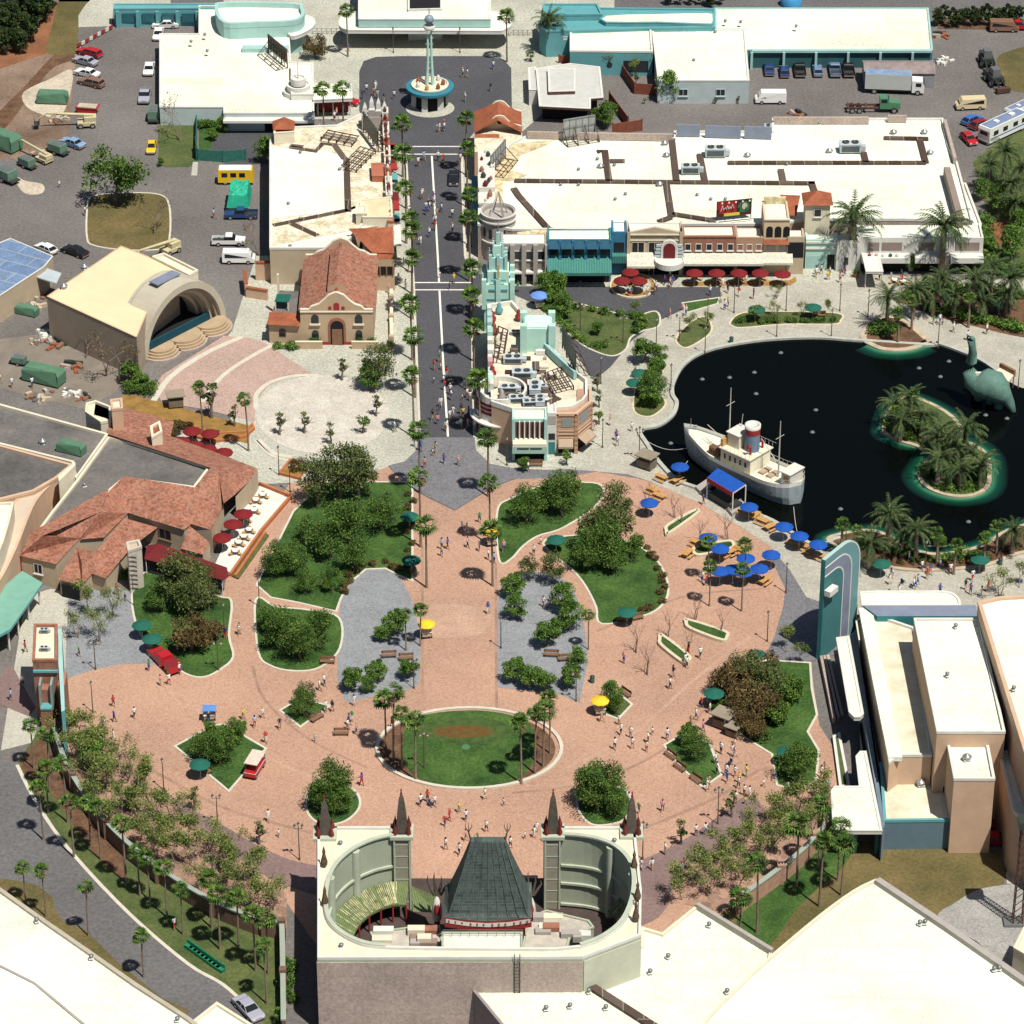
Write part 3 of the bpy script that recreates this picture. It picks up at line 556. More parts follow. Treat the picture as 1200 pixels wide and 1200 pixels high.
# ---------------------------------------------------------------- people: one skin per pose, evaluated to a plain mesh
SKIN = flat('skin', (.42, .25, .17), .6); SKIND = flat('skin_dark', (.13, .07, .045), .6)
HAIRS = [flat('hair_dark', (.03, .02, .015)), flat('hair_brown', (.12, .07, .035)), flat('hair_fair', (.42, .31, .15))]
CLOTH = {'white': (.78, .78, .76), 'red': (.55, .03, .03), 'blue': (.04, .10, .38), 'navy': (.02, .03, .10), 'pink': (.7, .28, .33), 'yellow': (.75, .55, .06), 'pale blue': (.35, .5, .68), 'black': (.02, .02, .02), 'khaki': (.42, .34, .2), 'green': (.05, .25, .1), 'grey': (.3, .3, .3), 'purple': (.2, .06, .28)}
CM = {k: flat('cloth_'+k.replace(' ', '_'), v, .9) for k, v in CLOTH.items()}
def person_mesh(kind, pose):
 V = [(0, 0, .95), (0, 0, 1.18), (0, 0, 1.42), (0, 0.01, 1.52), (0, .02, 1.62), (0, .02, 1.70)]; Rr = [.15, .14, .15, .055, .095, .08]; E = [(0, 1), (1, 2), (2, 3), (3, 4), (4, 5)]
 def chain(start, pts, rs):
  p = start
  for q, r in zip(pts, rs): V.append(q); Rr.append(r); E.append((p, len(V)-1)); p = len(V)-1
 if pose == 'sit':
  for s in (-1, 1): chain(0, [(s*.1, .05, .92), (s*.12, .45, .93), (s*.12, .48, .50), (s*.12, .60, .46)], [.09, .075, .05, .045])
  for s in (-1, 1): chain(2, [(s*.19, 0, 1.42), (s*.24, .05, 1.17), (s*.17, .28, 1.05)], [.06, .045, .035])
 else:
  st = {'stand': (0, 0), 'walk': (.26, -.26), 'walk2': (-.2, .2), 'push': (.22, -.2)}[pose]
  for i, s in enumerate((-1, 1)):
   y = st[i]; kb = .06 if y < 0 else .02
   chain(0, [(s*.09, 0, .88), (s*.11, y*.5+kb, .50), (s*.11, y, .10), (s*.12, y+.15, .04)], [.095, .065, .042, .04])
  for i, s in enumerate((-1, 1)):
   y = -st[i]
   if pose == 'push': chain(2, [(s*.19, 0, 1.42), (s*.22, .16, 1.2), (s*.2, .45, 1.08)], [.06, .045, .035])
   elif pose == 'stand' and s > 0: chain(2, [(.19, 0, 1.42), (.27, .02, 1.16), (.16, .2, 1.28)], [.06, .045, .035])
   else: chain(2, [(s*.19, 0, 1.42), (s*.24, y*.3, 1.16), (s*.23, y*.8+.06, .93)], [.06, .045, .035])
 me = bpy.data.meshes.new('p'); me.from_pydata(V, E, []); o = bpy.data.objects.new('p', me); COL.objects.link(o)
 md = o.modifiers.new('s', 'SKIN'); 
 for i, r in enumerate(Rr): me.skin_vertices[0].data[i].radius = (r, r*.8)
 me.skin_vertices[0].data[0].use_root = True
 sb = o.modifiers.new('b', 'SUBSURF'); sb.levels = 1; sb.render_levels = 1
 dg = bpy.context.evaluated_depsgraph_get(); m2 = bpy.data.meshes.new_from_object(o.evaluated_get(dg)); bpy.data.objects.remove(o)
 m2.name = 'person'; m2.materials.clear()
 for m in (SKIN, CM['white'], CM['blue'], CM['black']): m2.materials.append(m)
 for f in m2.polygons:
  c = f.center; f.use_smooth = True; out = abs(c.x)
  if c.z > 1.50: k = 0
  elif c.z > 1.02 and out < .205 or (c.z > 1.25 and out < .3): k = 1
  elif pose != 'sit' and c.z > .52 and out < .21: k = 2
  elif pose == 'sit' and c.z > .80: k = 2
  elif c.z < .09: k = 3
  else: k = 0
  f.material_index = k
 if pose == 'sit':
  for v in m2.vertices: v.co.z -= .45
 h = MB(); hz = 1.66 if pose != 'sit' else 1.21
 h.lathe([(.105, -.06), (.115, 0), (.10, .06), (.05, .10), (.005, .11)], 10, (0, 0.0, hz))
 o = bpy.data.objects.new('person', m2); COL.objects.link(o); tag(o, 'person', 'person')
 o['slot0'] = 'skin'; o['slot1'] = 'top'; o['slot2'] = 'legs'
 ho = h.build('hair', HAIRS[0], o); ho['slot0'] = 'hair'
 PROTO[kind] = o
for k in ('stand', 'walk', 'walk2', 'sit', 'push'): person_mesh('p_'+k, k)
# ---------------------------------------------------------------- street furniture
W_OR = mat('wood_orange', (.50, .27, .09), .7, .2, 3); W_BR = mat('wood_brown', (.22, .12, .07), .8, .2, 3)
MT = flat('metal_grey', (.25, .26, .26), .5, .6); MTD = flat('metal_dark', (.05, .06, .055), .5, .3); MTW = flat('metal_white', (.7, .7, .66), .5)
GLS = flat('lamp_glass', (.75, .73, .66), .3)
def umbrella(kind, m, nm, label, R_=1.45, table=True, sides=10, conc=True):
 t = thing(nm, label, 'umbrella')
 c = MB(); prof = [(R_, 2.2), (R_*.66, 2.46), (R_*.33, 2.64), (.03, 2.78)]
 c.lathe(prof, sides, smooth=False); c.lathe([(p[0]-.02, p[1]-.05) for p in prof][::-1], sides, smooth=False); c.lathe([(R_, 2.2), (R_-.02, 2.08)], sides, smooth=False)
 c.build('canopy', m, t)
 p = MB(); p.tube((0, 0, 0), (0, 0, 2.74), .03); p.tube((0, 0, 0), (0, 0, .1), .28, .22, 10)
 for i in range(sides//2*2): a = 2*math.pi*i/sides; p.tube((0, 0, 2.72), (R_*.96*math.cos(a), R_*.96*math.sin(a), 2.17), .012, k=4)
 p.build('pole', MTW, t)
 PROTO[kind] = t
def canv(n, c): return mat(n, c, .85, .12, 1.2)
umbrella('umb_g', canv('canvas_green', (.012, .105, .075)), 'umbrella', 'green umbrella')
umbrella('umb_b', canv('canvas_blue', (.008, .075, .36)), 'umbrella', 'blue umbrella', 1.3)
umbrella('umb_r', canv('canvas_red', (.17, .010, .012)), 'umbrella', 'dark red umbrella', 1.35)
umbrella('umb_y', canv('canvas_yellow', (.80, .50, .03)), 'umbrella', 'yellow umbrella', 1.25)
umbrella('umb_p', canv('canvas_pale_blue', (.13, .25, .62)), 'umbrella', 'pale blue umbrella', 1.4)
def table_set():
 t = thing('picnic_table', 'orange wooden picnic table with two benches', 'table')
 for k in range(4): pass
 a = MB()
 for k in range(5): a.box(-.95, .95, -.4+k*.165, -.25+k*.165, .72, .77)
 a.build('table_top', W_OR, t)
 for s in (-1, 1):
  b = MB(); b.box(-.95, .95, s*.72-.14, s*.72-.01, .42, .46); b.box(-.95, .95, s*.72+.01, s*.72+.14, .42, .46); b.build('bench_seat', W_OR, t)
 l = MB()
 for x in (-.65, .65): l.tube((x, -.8, .42), (x, .8, .42), .035, k=4); l.tube((x, -.55, 0), (x, .3, .72), .04, k=4); l.tube((x, .55, 0), (x, -.3, .72), .04, k=4)
 l.build('trestle', W_OR, t); PROTO['picnic'] = t
table_set()
def cafe_set():
 t = thing('cafe_table', 'round cafe table', 'table')
 a = MB(); a.lathe([(0, .74), (.5, .74), (.5, .70), (0, .70)][::-1], 12, smooth=False); a.build('table_top', MTW, t)
 b = MB(); b.tube((0, 0, 0), (0, 0, .7), .04); b.tube((0, 0, 0), (0, 0, .05), .25, k=8); b.build('pedestal', MTD, t); PROTO['cafe'] = t
 t = thing('cafe_chair', 'small cafe chair', 'chair')
 a = MB(); a.box(-.22, .22, -.22, .22, .42, .46); a.build('seat', W_OR, t); a = MB(); a.box(-.22, .22, .19, .23, .5, .9); a.build('backrest', W_OR, t)
 for x in (-.19, .19):
  for y in (-.19, .19): MB().tube((x, y, 0), (x, y, .42 if y < 0 else .88), .018, k=4).build('leg', MTD, t)
 PROTO['chair'] = t
cafe_set()
def bench():
 t = thing('park_bench', 'brown wooden slatted bench', 'bench'); a = MB()
 for k in range(4): a.box(-.9, .9, -.25+k*.13, -.15+k*.13, .42, .46)
 a.build('seat', W_BR, t); a = MB()
 for k in range(3): a.box(-.9, .9, .27, .31, .52+k*.14, .62+k*.14)
 a.build('backrest', W_BR, t)
 for x in (-.75, .75):
  l = MB(); l.box(x-.03, x+.03, -.22, -.16, 0, .42); l.box(x-.03, x+.03, .24, .30, 0, .92); l.box(x-.03, x+.03, -.22, .28, .36, .42); l.build('leg', MTD, t)
 PROTO['bench'] = t
bench()
def lamp(kind, H, heads, label, m):
 t = thing('street_lamp', label, 'lamp post'); p = MB()
 p.tube((0, 0, 0), (0, 0, .35), .16, .12, 8); p.tube((0, 0, .35), (0, 0, H), .075, .05, 6)
 if heads > 1: p.tube((-.45, 0, H-.35), (.45, 0, H-.35), .03, k=5)
 for i in range(heads):
  x = 0 if heads == 1 else (-.45, .45, 0)[i]
  z = H if (heads == 1 or i == 2) else H-.3
  if heads > 1 and i < 2: p.tube((x, 0, H-.36), (x, 0, z), .03, k=5)
 p.build('pole', m, t)
 for i in range(heads):
  x = 0 if heads == 1 else (-.45, .45, 0)[i]; z = H if (heads == 1 or i == 2) else H-.3
  g_ = MB(); g_.lathe([(.07, 0), (.17, .22), (.17, .42), (.03, .62)], 8, (x, 0, z)); gg = g_.build('lamp_head', GLS, t)
  MB().lathe([(.20, .40), (.03, .62), (.02, .74)], 8, (x, 0, z)).build('cap', m, gg)
 PROTO[kind] = t
lamp('lamp1', 4.2, 1, 'single-headed lamp post', flat('bronze', (.10, .075, .055), .6)); lamp('lamp2', 4.3, 2, 'twin-headed lamp post', MATS['bronze']); lamp('lamp3', 5.0, 3, 'three-headed lamp post', MATS['bronze'])
lamp('lampw', 5.2, 2, 'pale twin-headed lamp post', flat('lamp_paint', (.38, .4, .34), .6)); 
def misc():
 t = thing('litter_bin', 'small green litter bin', 'bin'); MB().lathe([(.26, 0), (.3, .1), (.3, .8), (.24, .9)], 10, smooth=True).build('bin_body', flat('bin_green', (.04, .12, .09)), t); MB().lathe([(.33, .9), (.33, .98), (.12, 1.08), (0, 1.1)], 10).build('lid', MTD, t); PROTO['bin'] = t
 t = thing('planter_pot', 'terracotta pot with a small bush', 'plant pot'); MB().lathe([(.25, 0), (.42, .55), (.46, .62), (.38, .62), (.36, .5), (0, .5)], 12).build('pot', mat('terracotta_pot', (.42, .13, .06)), t)
 rnd = random.Random(3); c = MB(); [leaf(c, Vector((rnd.gauss(0, .3), rnd.gauss(0, .3), .95+rnd.gauss(0, .25))), .15, rnd) for _ in range(160)]; c.build('foliage', L_OAK, t); PROTO['pot'] = t
 t = thing('roof_vent', 'small round roof vent', 'roof vent'); MB().lathe([(.28, 0), (.28, .5), (.45, .5), (.45, .75), (.1, .95), (0, .95)], 10).build('cowl', MT, t); MB().box(-.45, .45, -.45, .45, 0, .12).build('base_plate', MTW, t); PROTO['vent'] = t
 t = thing('exhaust_fan', 'mushroom-shaped metal roof fan', 'roof vent'); MB().lathe([(.5, .0), (.5, .5), (.95, .6), (.95, .85), (.5, 1.15), (.28, 1.2), (.28, 1.4), (0, 1.42)], 14).build('cowl', mat('galvanised', (.45, .46, .47), .35, .2, 2, metal=.7), t); MB().box(-.7, .7, -.7, .7, 0, .3).build('curb_box', MTW, t); PROTO['fan'] = t
 t = thing('air_conditioner', 'grey box air-conditioning unit', 'rooftop unit'); a = MB(); a.box(-1.8, 1.8, -1, 1, .25, 1.7); a.box(-1.85, 1.85, -1.05, 1.05, 1.7, 1.76); a.build('housing', mat('ac_grey', (.42, .47, .50), .6, .15, .8), t)
 for x in (-.8, .8): MB().lathe([(.6, 0), (.6, .22), (.48, .22), (.48, .05), (0, .05)], 14, (x, 0, 1.765)).build('fan', MTD, t)
 b = MB(); b.box(1.85, 2.6, -.5, .5, .3, 1.3); b.build('duct', MATS['ac_grey'], t); b = MB(); b.box(-1.7, 1.7, -.85, -.7, 0, .25); b.box(-1.7, 1.7, .7, .85, 0, .25); b.build('rail', MTD, t)
 g_ = MB(); [g_.box(-1.5, 1.5, -1.03, -1.0, .45+k*.16, .53+k*.16) for k in range(7)]; g_.build('grille', MTD, t); PROTO['ac'] = t
 t = thing('stroller', 'small pushchair', 'pushchair'); a = MB(); a.box(-.2, .2, -.25, .2, .4, .5); a.box(-.2, .2, -.3, -.24, .4, .9); a.build('seat', CM['navy'], t); a = MB()
 for x in (-.22, .22): a.tube((x, -.3, .1), (x, .1, .5), .02, k=4); a.tube((x, .3, .1), (x, -.45, 1.0), .02, k=4)
 a.build('frame', MT, t)
 for x in (-.22, .22):
  for y in (-.3, .3): MB().tube((x-.02, y, .1), (x+.02, y, .1), .1, k=10).build('wheel', MTD, t)
 PROTO['stroller'] = t
misc()
# ---------------------------------------------------------------- vehicles
TYRE = flat('tyre', (.02, .02, .02), .9); RIM = flat('rim', (.45, .45, .45), .4, .6); CGL = flat('car_glass', (.012, .016, .02), .12, spec=.5); CHR = flat('bumper', (.3, .3, .3), .4, .5)
LMP = flat('headlight', (.7, .7, .65), .2); TLM = flat('tail_light', (.4, .01, .01), .3)
PAINT = {k: flat('paint_'+k.replace(' ', '_'), c, .28, spec=.5) for k, c in {'white': (.75, .75, .72), 'red': (.42, .015, .02), 'dark red': (.22, .02, .025), 'blue': (.05, .13, .42), 'pale blue': (.22, .33, .48), 'dark blue': (.02, .05, .16), 'black': (.015, .015, .018), 'yellow': (.75, .48, .02), 'brown': (.22, .12, .08), 'silver grey': (.34, .34, .40), 'cream': (.62, .52, .32), 'green': (.08, .22, .12), 'steel blue': (.14, .21, .33)}.items()}
def loft(mb, prof, w_, m, taper=None):
 """side profile (y,z) closed, extruded to both sides with a little tumblehome"""
 k = len(prof); tp = taper or (lambda y, z: w_)
 A = [(-tp(y, z), y, z) for y, z in prof]; B = [(tp(y, z), y, z) for y, z in prof]
 mb.add(A+B, [(i, (i+1) % k, (i+1) % k+k, i+k) for i in range(k)]+[tuple(range(k))[::-1], tuple(range(k, 2*k))], m)
def wheels(t, ys, hw, r=.32):
 for y in ys:
  for s in (-1, 1):
   a = MB(); x0, x1 = (s*(hw-.2), s*(hw+.005)); a.tube((x0, y, r), (x1, y, r), r, k=14); wo = a.build('wheel', TYRE, t)
   MB().tube((x1, y, r), (x1+s*.012, y, r), r*.6, k=10).build('rim', RIM, wo)
def lights(t, yf, yr, hw, z=.6):
 for s in (-1, 1):
  MB().box(s*hw*.62-.16, s*hw*.62+.16, yf-.02, yf+.03, z-.07, z+.08).build('headlight', LMP, t); MB().box(s*hw*.68-.16, s*hw*.68+.16, yr-.03, yr+.02, z-.05, z+.1).build('tail_light', TLM, t)
def car(kind, name, label, L=4.7, W=1.8, H=1.38, cab=(-1.5, -.95, .35, 1.05), boot=.95, hood=.88, cat='car', wagon=False):
 t = thing(name, label, cat); hw = W/2; f = L/2
 tp = lambda y, z: hw-(.06 if abs(y) > f-.25 else 0)-(.05 if z > .8 else 0)-(.04 if z < .35 else 0)
 b = MB(); loft(b, [(-f, .32), (-f+.04, .28), (f-.06, .26), (f, .38), (f-.03, .66), (f-.3, .80), (cab[3], hood), (cab[0], boot), (-f+.25, boot-.03), (-f+.02, .78)], hw, None, tp)
 bo = b.build('body', PAINT['white'], t); bo['slot0'] = 'paint'
 g_ = MB(); tg = lambda y, z: (hw-.08) if z < 1.0 else hw-.26
 loft(g_, [(cab[0], boot-.02), (cab[3], hood-.02), (cab[2], H-.04), (cab[1], H-.04)], hw, None, tg); g_.build('window', CGL, t)
 r = MB(); loft(r, [(cab[1]-.06, H-.08), (cab[2]+.06, H-.08), (cab[2]-.05, H), (cab[1]+.05, H)], hw-.24, None)
 for s in (-1, 1):
  for y0, y1 in ((cab[0]+.02, cab[1]), (cab[3]-.02, cab[2])): r.tube((s*(hw-.1), y0, boot-.03), (s*(hw-.24), y1, H-.05), .045, k=4)
  ym = (cab[1]+cab[2])/2; r.tube((s*(hw-.1), ym, boot-.03), (s*(hw-.24), ym, H-.05), .045, k=4)
 ro = r.build('roof', PAINT['white'], t); ro['slot0'] = 'paint'
 for y in (-f-.03, f-.05): MB().box(-hw+.06, hw-.06, y, y+.08, .34, .50).build('bumper', CHR, t)
 wheels(t, (-L*.29, L*.30), hw); lights(t, f-.02, -f+.02, hw); PROTO[kind] = t
car('sedan', 'parked_car', 'saloon car'); car('wagon', 'parked_car', 'estate car', 4.9, 1.82, 1.42, (-2.3, -2.0, .35, 1.05))
car('hatch', 'parked_car', 'hatchback car', 4.1, 1.7, 1.36, (-1.9, -1.3, .3, .95))
car('beetle', 'parked_car', 'small rounded car', 4.1, 1.55, 1.5, (-1.55, -.8, .35, .85), .85, .85)
def pickup(kind, label):
 t = thing('pickup_truck', label, 'pickup truck'); hw = .95; b = MB()
 loft(b, [(-2.6, .45), (2.55, .4), (2.6, .85), (1.1, 1.05), (-.55, 1.05), (-.55, .6), (-2.6, .6)], hw, None)
 for s in (-1, 1): b.box(s*hw-.05*(s > 0), s*hw+.05*(s < 0), -2.6, -.55, .6, 1.05)
 b.box(-hw, hw, -2.6, -2.54, .6, 1.05); bo = b.build('body', PAINT['white'], t); bo['slot0'] = 'paint'
 g_ = MB(); loft(g_, [(-.55, 1.04), (1.1, 1.04), (.6, 1.62), (-.45, 1.62)], hw-.1, None, lambda y, z: hw-.06 if z < 1.2 else hw-.2); g_.build('window', CGL, t)
 r = MB(); loft(r, [(-.5, 1.6), (.65, 1.6), (.5, 1.68), (-.4, 1.68)], hw-.18, None); ro = r.build('roof', PAINT['white'], t); ro['slot0'] = 'paint'
 MB().box(-hw+.06, hw-.06, -2.53, -.56, .605, .64).build('bed_floor', MTD, t)
 for y in (-2.68, 2.58): MB().box(-hw+.04, hw-.04, y, y+.09, .42, .6).build('bumper', CHR, t)
 wheels(t, (-1.55, 1.7), hw, .36); lights(t, 2.58, -2.58, hw, .75); PROTO[kind] = t
pickup('pickup', 'pickup truck')
def van(kind, L, H, W, label, glassy=True, name='van'):
 t = thing(name, label, 'van'); hw = W/2; f = L/2; b = MB()
 loft(b, [(-f, .4), (f, .38), (f+.02, .9), (f-.35, 1.12), (f-.95, H), (-f+.08, H), (-f, H-.15)], hw, None, lambda y, z: hw if z < 1.2 else hw-.1)
 bo = b.build('body', PAINT['white'], t); bo['slot0'] = 'paint'
 MB().add([(-hw+.16, f-.37, 1.16), (hw-.16, f-.37, 1.16), (hw-.22, f-.90, H-.1), (-hw+.22, f-.90, H-.1)], [(0, 1, 2, 3)]).build('windscreen', CGL, t)
 for s in (-1, 1):
  for y0, y1 in (((f-1.75, f-.9),) + (((-f+.4, f-1.95),) if glassy else ())):
   MB().add([(s*(hw-.01), y0, 1.2), (s*(hw-.01), y1+.2, 1.2), (s*(hw-.085), y1, H-.22), (s*(hw-.085), y0, H-.22)], [(0, 1, 2, 3)]).build('side_window', CGL, t)
 MB().box(-hw+.15, hw-.15, f-.02, f+.08, .4, .55).build('bumper', CHR, t); wheels(t, (-f*.58, f*.6), hw, .36); lights(t, f+.03, -f-.01, hw, .72); PROTO[kind] = t
van('van', 5.0, 2.0, 1.95, 'van'); van('cargo_van', 5.2, 2.1, 1.95, 'cargo van', False)
# ---------------------------------------------------------------- building materials
M_ROOFW = pattern('roof_white', (.73, .75, .61), (.45, .42, .30), 'SEAM', .12, R(1), .16, blotch=.19, bscale=.07, grid=(1.6, .55))
M_ROOFC = mat('roof_cream', (.70, .62, .42), .85, .10, .25, c2=(.80, .74, .56), fine=.06, fscale=1.5)
M_ROOFST = mat('roof_stained', (.60, .50, .30), .85, .25, .5, c2=(.80, .75, .60), fine=.15, fscale=2)
M_ROOFD = mat('roof_dark', (.11, .105, .10), .9, .25, .12, c2=(.19, .175, .16), fine=.15, fscale=2)
M_PANEL = pattern('roof_walkway', (.05, .025, .018), (.5, .45, .38), 'BRICK', .45, 0, .42, grid=(1, 10))
M_BEIGE = mat('stucco_beige', (.46, .37, .26), .85, .08, .4); M_PEACH = mat('stucco_peach', (.55, .38, .26), .85, .08, .4)
M_CREAM = mat('stucco_cream', (.66, .60, .46), .85, .08, .4); M_OFFW = mat('stucco_white', (.62, .61, .56), .85, .08, .4)
M_GREY = mat('stucco_grey', (.36, .33, .30), .85, .10, .5); M_LILAC = pattern('stucco_mauve', (.41, .33, .285), (.20, .16, .14), 'BRICK', .3, 0, .16, grid=(1.2, .8), blotch=.13, bscale=.2, rot3=(R(90), 0, 0))
M_TEAL = mat('teal_paint', (.12, .33, .35), .7, .08, .4); M_TEALD = mat('teal_dark', (.035, .19, .20), .7, .12, .4)
M_AQUA = mat('aqua_paint', (.33, .52, .49), .7, .08, .4); M_MINT = mat('mint_paint', (.42, .64, .55), .7, .08, .5); M_PBLUE = mat('pale_blue_paint', (.42, .50, .50), .8, .08, .4)
M_STEEL = mat('steel_blue', (.15, .20, .24), .7, .12, .5); M_SLATEB = mat('slate_blue', (.19, .22, .29), .7, .12, .5)
M_BRICK = pattern('brick', (.27, .115, .075), (.42, .30, .24), 'BRICK', 2.5, 0, .25, grid=(.6, .3), rot3=(R(90), 0, 0)); M_BRICKP = mat('brick_plain', (.30, .13, .085), .9, .15, .8, fine=.15)
M_TILE = pattern('roof_tile', (.33, .10, .045), (.11, .035, .02), 'WAVE', 2.2, 0, .45, blotch=.28, bscale=.6)
M_TILED = pattern('roof_tile_mottled', (.235, .078, .046), (.44, .27, .19), 'VOR', 3.4, 0, .55, blotch=.38, bscale=.8)
M_RED = mat('red_paint', (.30, .03, .03), .7, .1, 1); M_BURG = mat('burgundy_awning', (.14, .014, .016), .8, .12, 1)
M_COPPER = mat('copper_patina', (.065, .085, .075), .7, .35, .8, c2=(.16, .20, .18), fine=.2, fscale=3)
M_GLASS = flat('window_glass', (.02, .025, .03), .15, spec=.5); M_DARK = flat('dark_interior', (.012, .012, .014), .9); M_BLACK = M_DARK
M_JADE = mat('jade_wall', (.36, .40, .30), .85, .1, .3, fine=.06); M_FRAMEW = flat('frame_white', (.62, .6, .54)); M_STEELR = mat('rusty_steel', (.09, .045, .035), .8, .3, 2)
def block(t, roofpx, z, wm, rm, z0=0, par=.35, pm=None, pw=.35, pts=None, wname='wall', rname='roof'):
 p = ccw(pts or GP(roofpx, z)); n = len(p); o = MB()
 o.add([(q[0], q[1], z0) for q in p]+[(q[0], q[1], z-(.0 if par <= 0 else .02)) for q in p], [(i, (i+1) % n, (i+1) % n+n, i+n) for i in range(n)]); o.build(wname, wm, t)
 if par > 0:
  MB().sheet(inset(p, pw*.5), z-par, rm).build(rname, rm, t); q = [(a[0], a[1]) for a in p]
  MB().ring(inset(p, -.05), pw, z-par-.02, z, pm or wm).build('parapet', pm or wm, t)
 else: MB().sheet(p, z, rm).build(rname, rm, t)
 return p
def win(t, F, s0, s1, z0, z1, fm=None, gm=None, sill=True, d=0.0):
 g_ = MB().fbox(F, s0, s1, z0, z1, d-.1, d+.03, gm or M_GLASS).build('window', gm or M_GLASS, t)
 f = MB(); fw = .09; fm = fm or M_FRAMEW
 f.fbox(F, s0-fw, s0, z0-fw, z1+fw, d-.1, d+.09); f.fbox(F, s1, s1+fw, z0-fw, z1+fw, d-.1, d+.09); f.fbox(F, s0, s1, z1, z1+fw, d-.1, d+.09); f.fbox(F, s0, s1, z0-fw, z0, d-.1, d+.09)
 if s1-s0 > 1.1: f.fbox(F, (s0+s1)/2-.04, (s0+s1)/2+.04, z0, z1, d, d+.07)
 f.build('frame', fm, g_)
 if sill: MB().fbox(F, s0-.18, s1+.18, z0-fw-.13, z0-fw, d, d+.22).build('sill', fm, g_)
def winrow(t, F, L, n, w_, z0, z1, a=None, b=None, **k):
 a = 0 if a is None else a; b = L if b is None else b; st = (b-a)/n
 for i in range(n): c = a+st*(i+.5); win(t, F, c-w_/2, c+w_/2, z0, z1, **k)
def door(t, F, s0, s1, z1, m=None):
 d = MB().fbox(F, s0, s1, 0, z1, -.1, .05).build('door', m or W_BR, t); MB().fbox(F, s1-.22, s1-.14, 1.0, 1.15, .05, .12).build('handle', MT, d)
def facepoly(t, name, faces, m):
 b = MB()
 for f in faces: b.add([G(*p) for p in f], [tuple(range(len(f)))])
 return b.build(name, m, t)
def walkway(t, segs, z, w_=.9):
 for s_ in segs:
  MB().strip(GP(s_, z), w_, z-.3, z+.03, M_PANEL).build('roof_walkway', M_PANEL, t)
def arch(s0, s1, z0, z1, n=8):
 c = (s0+s1)/2; r = (s1-s0)/2; return [(s0, z0), (s1, z0)]+[(c+r*math.cos(math.pi*i/n), z1-r+r*math.sin(math.pi*i/n)) for i in range(n+1)]
def base_of(px): return G(*px)
# ================================================================ the theatre in front
T = thing('theatre', 'large theatre with two curved courtyard walls and a steep dark copper pagoda roof', 'theatre', G(560, 1180))
ZT = 10.2
outer = [(372, 971), (481, 971), (481, 980)]
innerL = smooth([(461, 981), (436, 987), (410, 1000), (390, 1021), (382, 1050), (385, 1078), (400, 1095), (425, 1107), (452, 1111)], 4, False)
innerR = smooth([(680, 1110), (706, 1100), (730, 1080), (742, 1048), (740, 1016), (722, 995), (694, 984), (658, 980)], 4, False)
U = [(372, 971), (481, 971), (481, 981)]+innerL+[(500, 1112), (620, 1113), (650, 1113)]+innerR+[(637, 981), (637, 971), (744, 971), (752, 1045), (751, 1098), (683, 1124), (372, 1125)]
p = ccw(GP(U, ZT)); n = len(p)
MB().add([(q[0], q[1], 0) for q in p]+[(q[0], q[1], ZT) for q in p], [(i, (i+1) % n, (i+1) % n+n, i+n) for i in range(n)]).build('wall', M_JADE, T)
MB().sheet(p, ZT, M_CREAM).build('roof', M_OFFW, T)
MB().ring(p, .3, ZT-.01, ZT+.35, M_OFFW).build('parapet', mat('jade_trim', (.42, .46, .36), .85, .1), T)
# outer skin of the south and west walls is mauve stucco
a, b = G(371.8, 1125, ZT), G(683, 1124.2, ZT); F = wall(a, b); MB().fbox(F, -.06, wlen(a, b), 0, ZT-.3, .02, .12).build('outer_wall', M_LILAC, T)
a, b = G(683, 1124, ZT), G(751, 1098, ZT); F = wall(a, b); MB().fbox(F, .1, wlen(a, b), 0, ZT-.3, .02, .12).build('outer_wall', mat('outer_jade', (.47, .48, .38), .85, .08), T)
a, b = G(372, 971, ZT), G(372, 1125, ZT); F = wall(a, b); MB().fbox(F, 0, wlen(a, b), 0, ZT-.3, .02, .1).build('outer_wall', M_LILAC, T)
# raised panels and mouldings on the inner curved walls
TRIM = MATS['jade_trim']
for arc, sgn in ((innerL, 1), (innerR, -1)):
 q = GP(arc, ZT); half = q[:18] if sgn > 0 else q[-18:]
 for z in (.4, 3.4, 6.0):
  MB().strip([(a.x, a.y) for a in half], .5, z, z+.28, TRIM).build('cornice', TRIM, T)
 MB().strip([(a.x, a.y) for a in q], .5, ZT+.3, ZT+.5, TRIM).build('cornice', TRIM, T)
 for i in ((7, 13) if sgn > 0 else (-8, -14)):
  MB().tube((q[i].x, q[i].y, 0), (q[i].x, q[i].y, ZT-.1), .55, k=8).build('pilaster', TRIM, T)
def pier(x0, x1, ytop):
 A, B = G(x0, ytop, ZT), G(x1, ytop, ZT); F = wall(A, B); L = wlen(A, B)
 MB().fbox(F, 0, L, 0, ZT-.1, .02, .3).build('pier', mat('pier_tile', (.30, .28, .22), .85, .12, 2), T)
 for k in range(6): MB().fbox(F, -.04, L+.04, 1+k*1.65, 1.1+k*1.65, .3, .34).build('moulding', TRIM, T)
 for s_ in (0, L): MB().fbox(F, s_-.1, s_+.1, 0, ZT+.2, .3, .45).build('moulding', TRIM, T)
pier(462, 480, 981); pier(639, 656, 981)
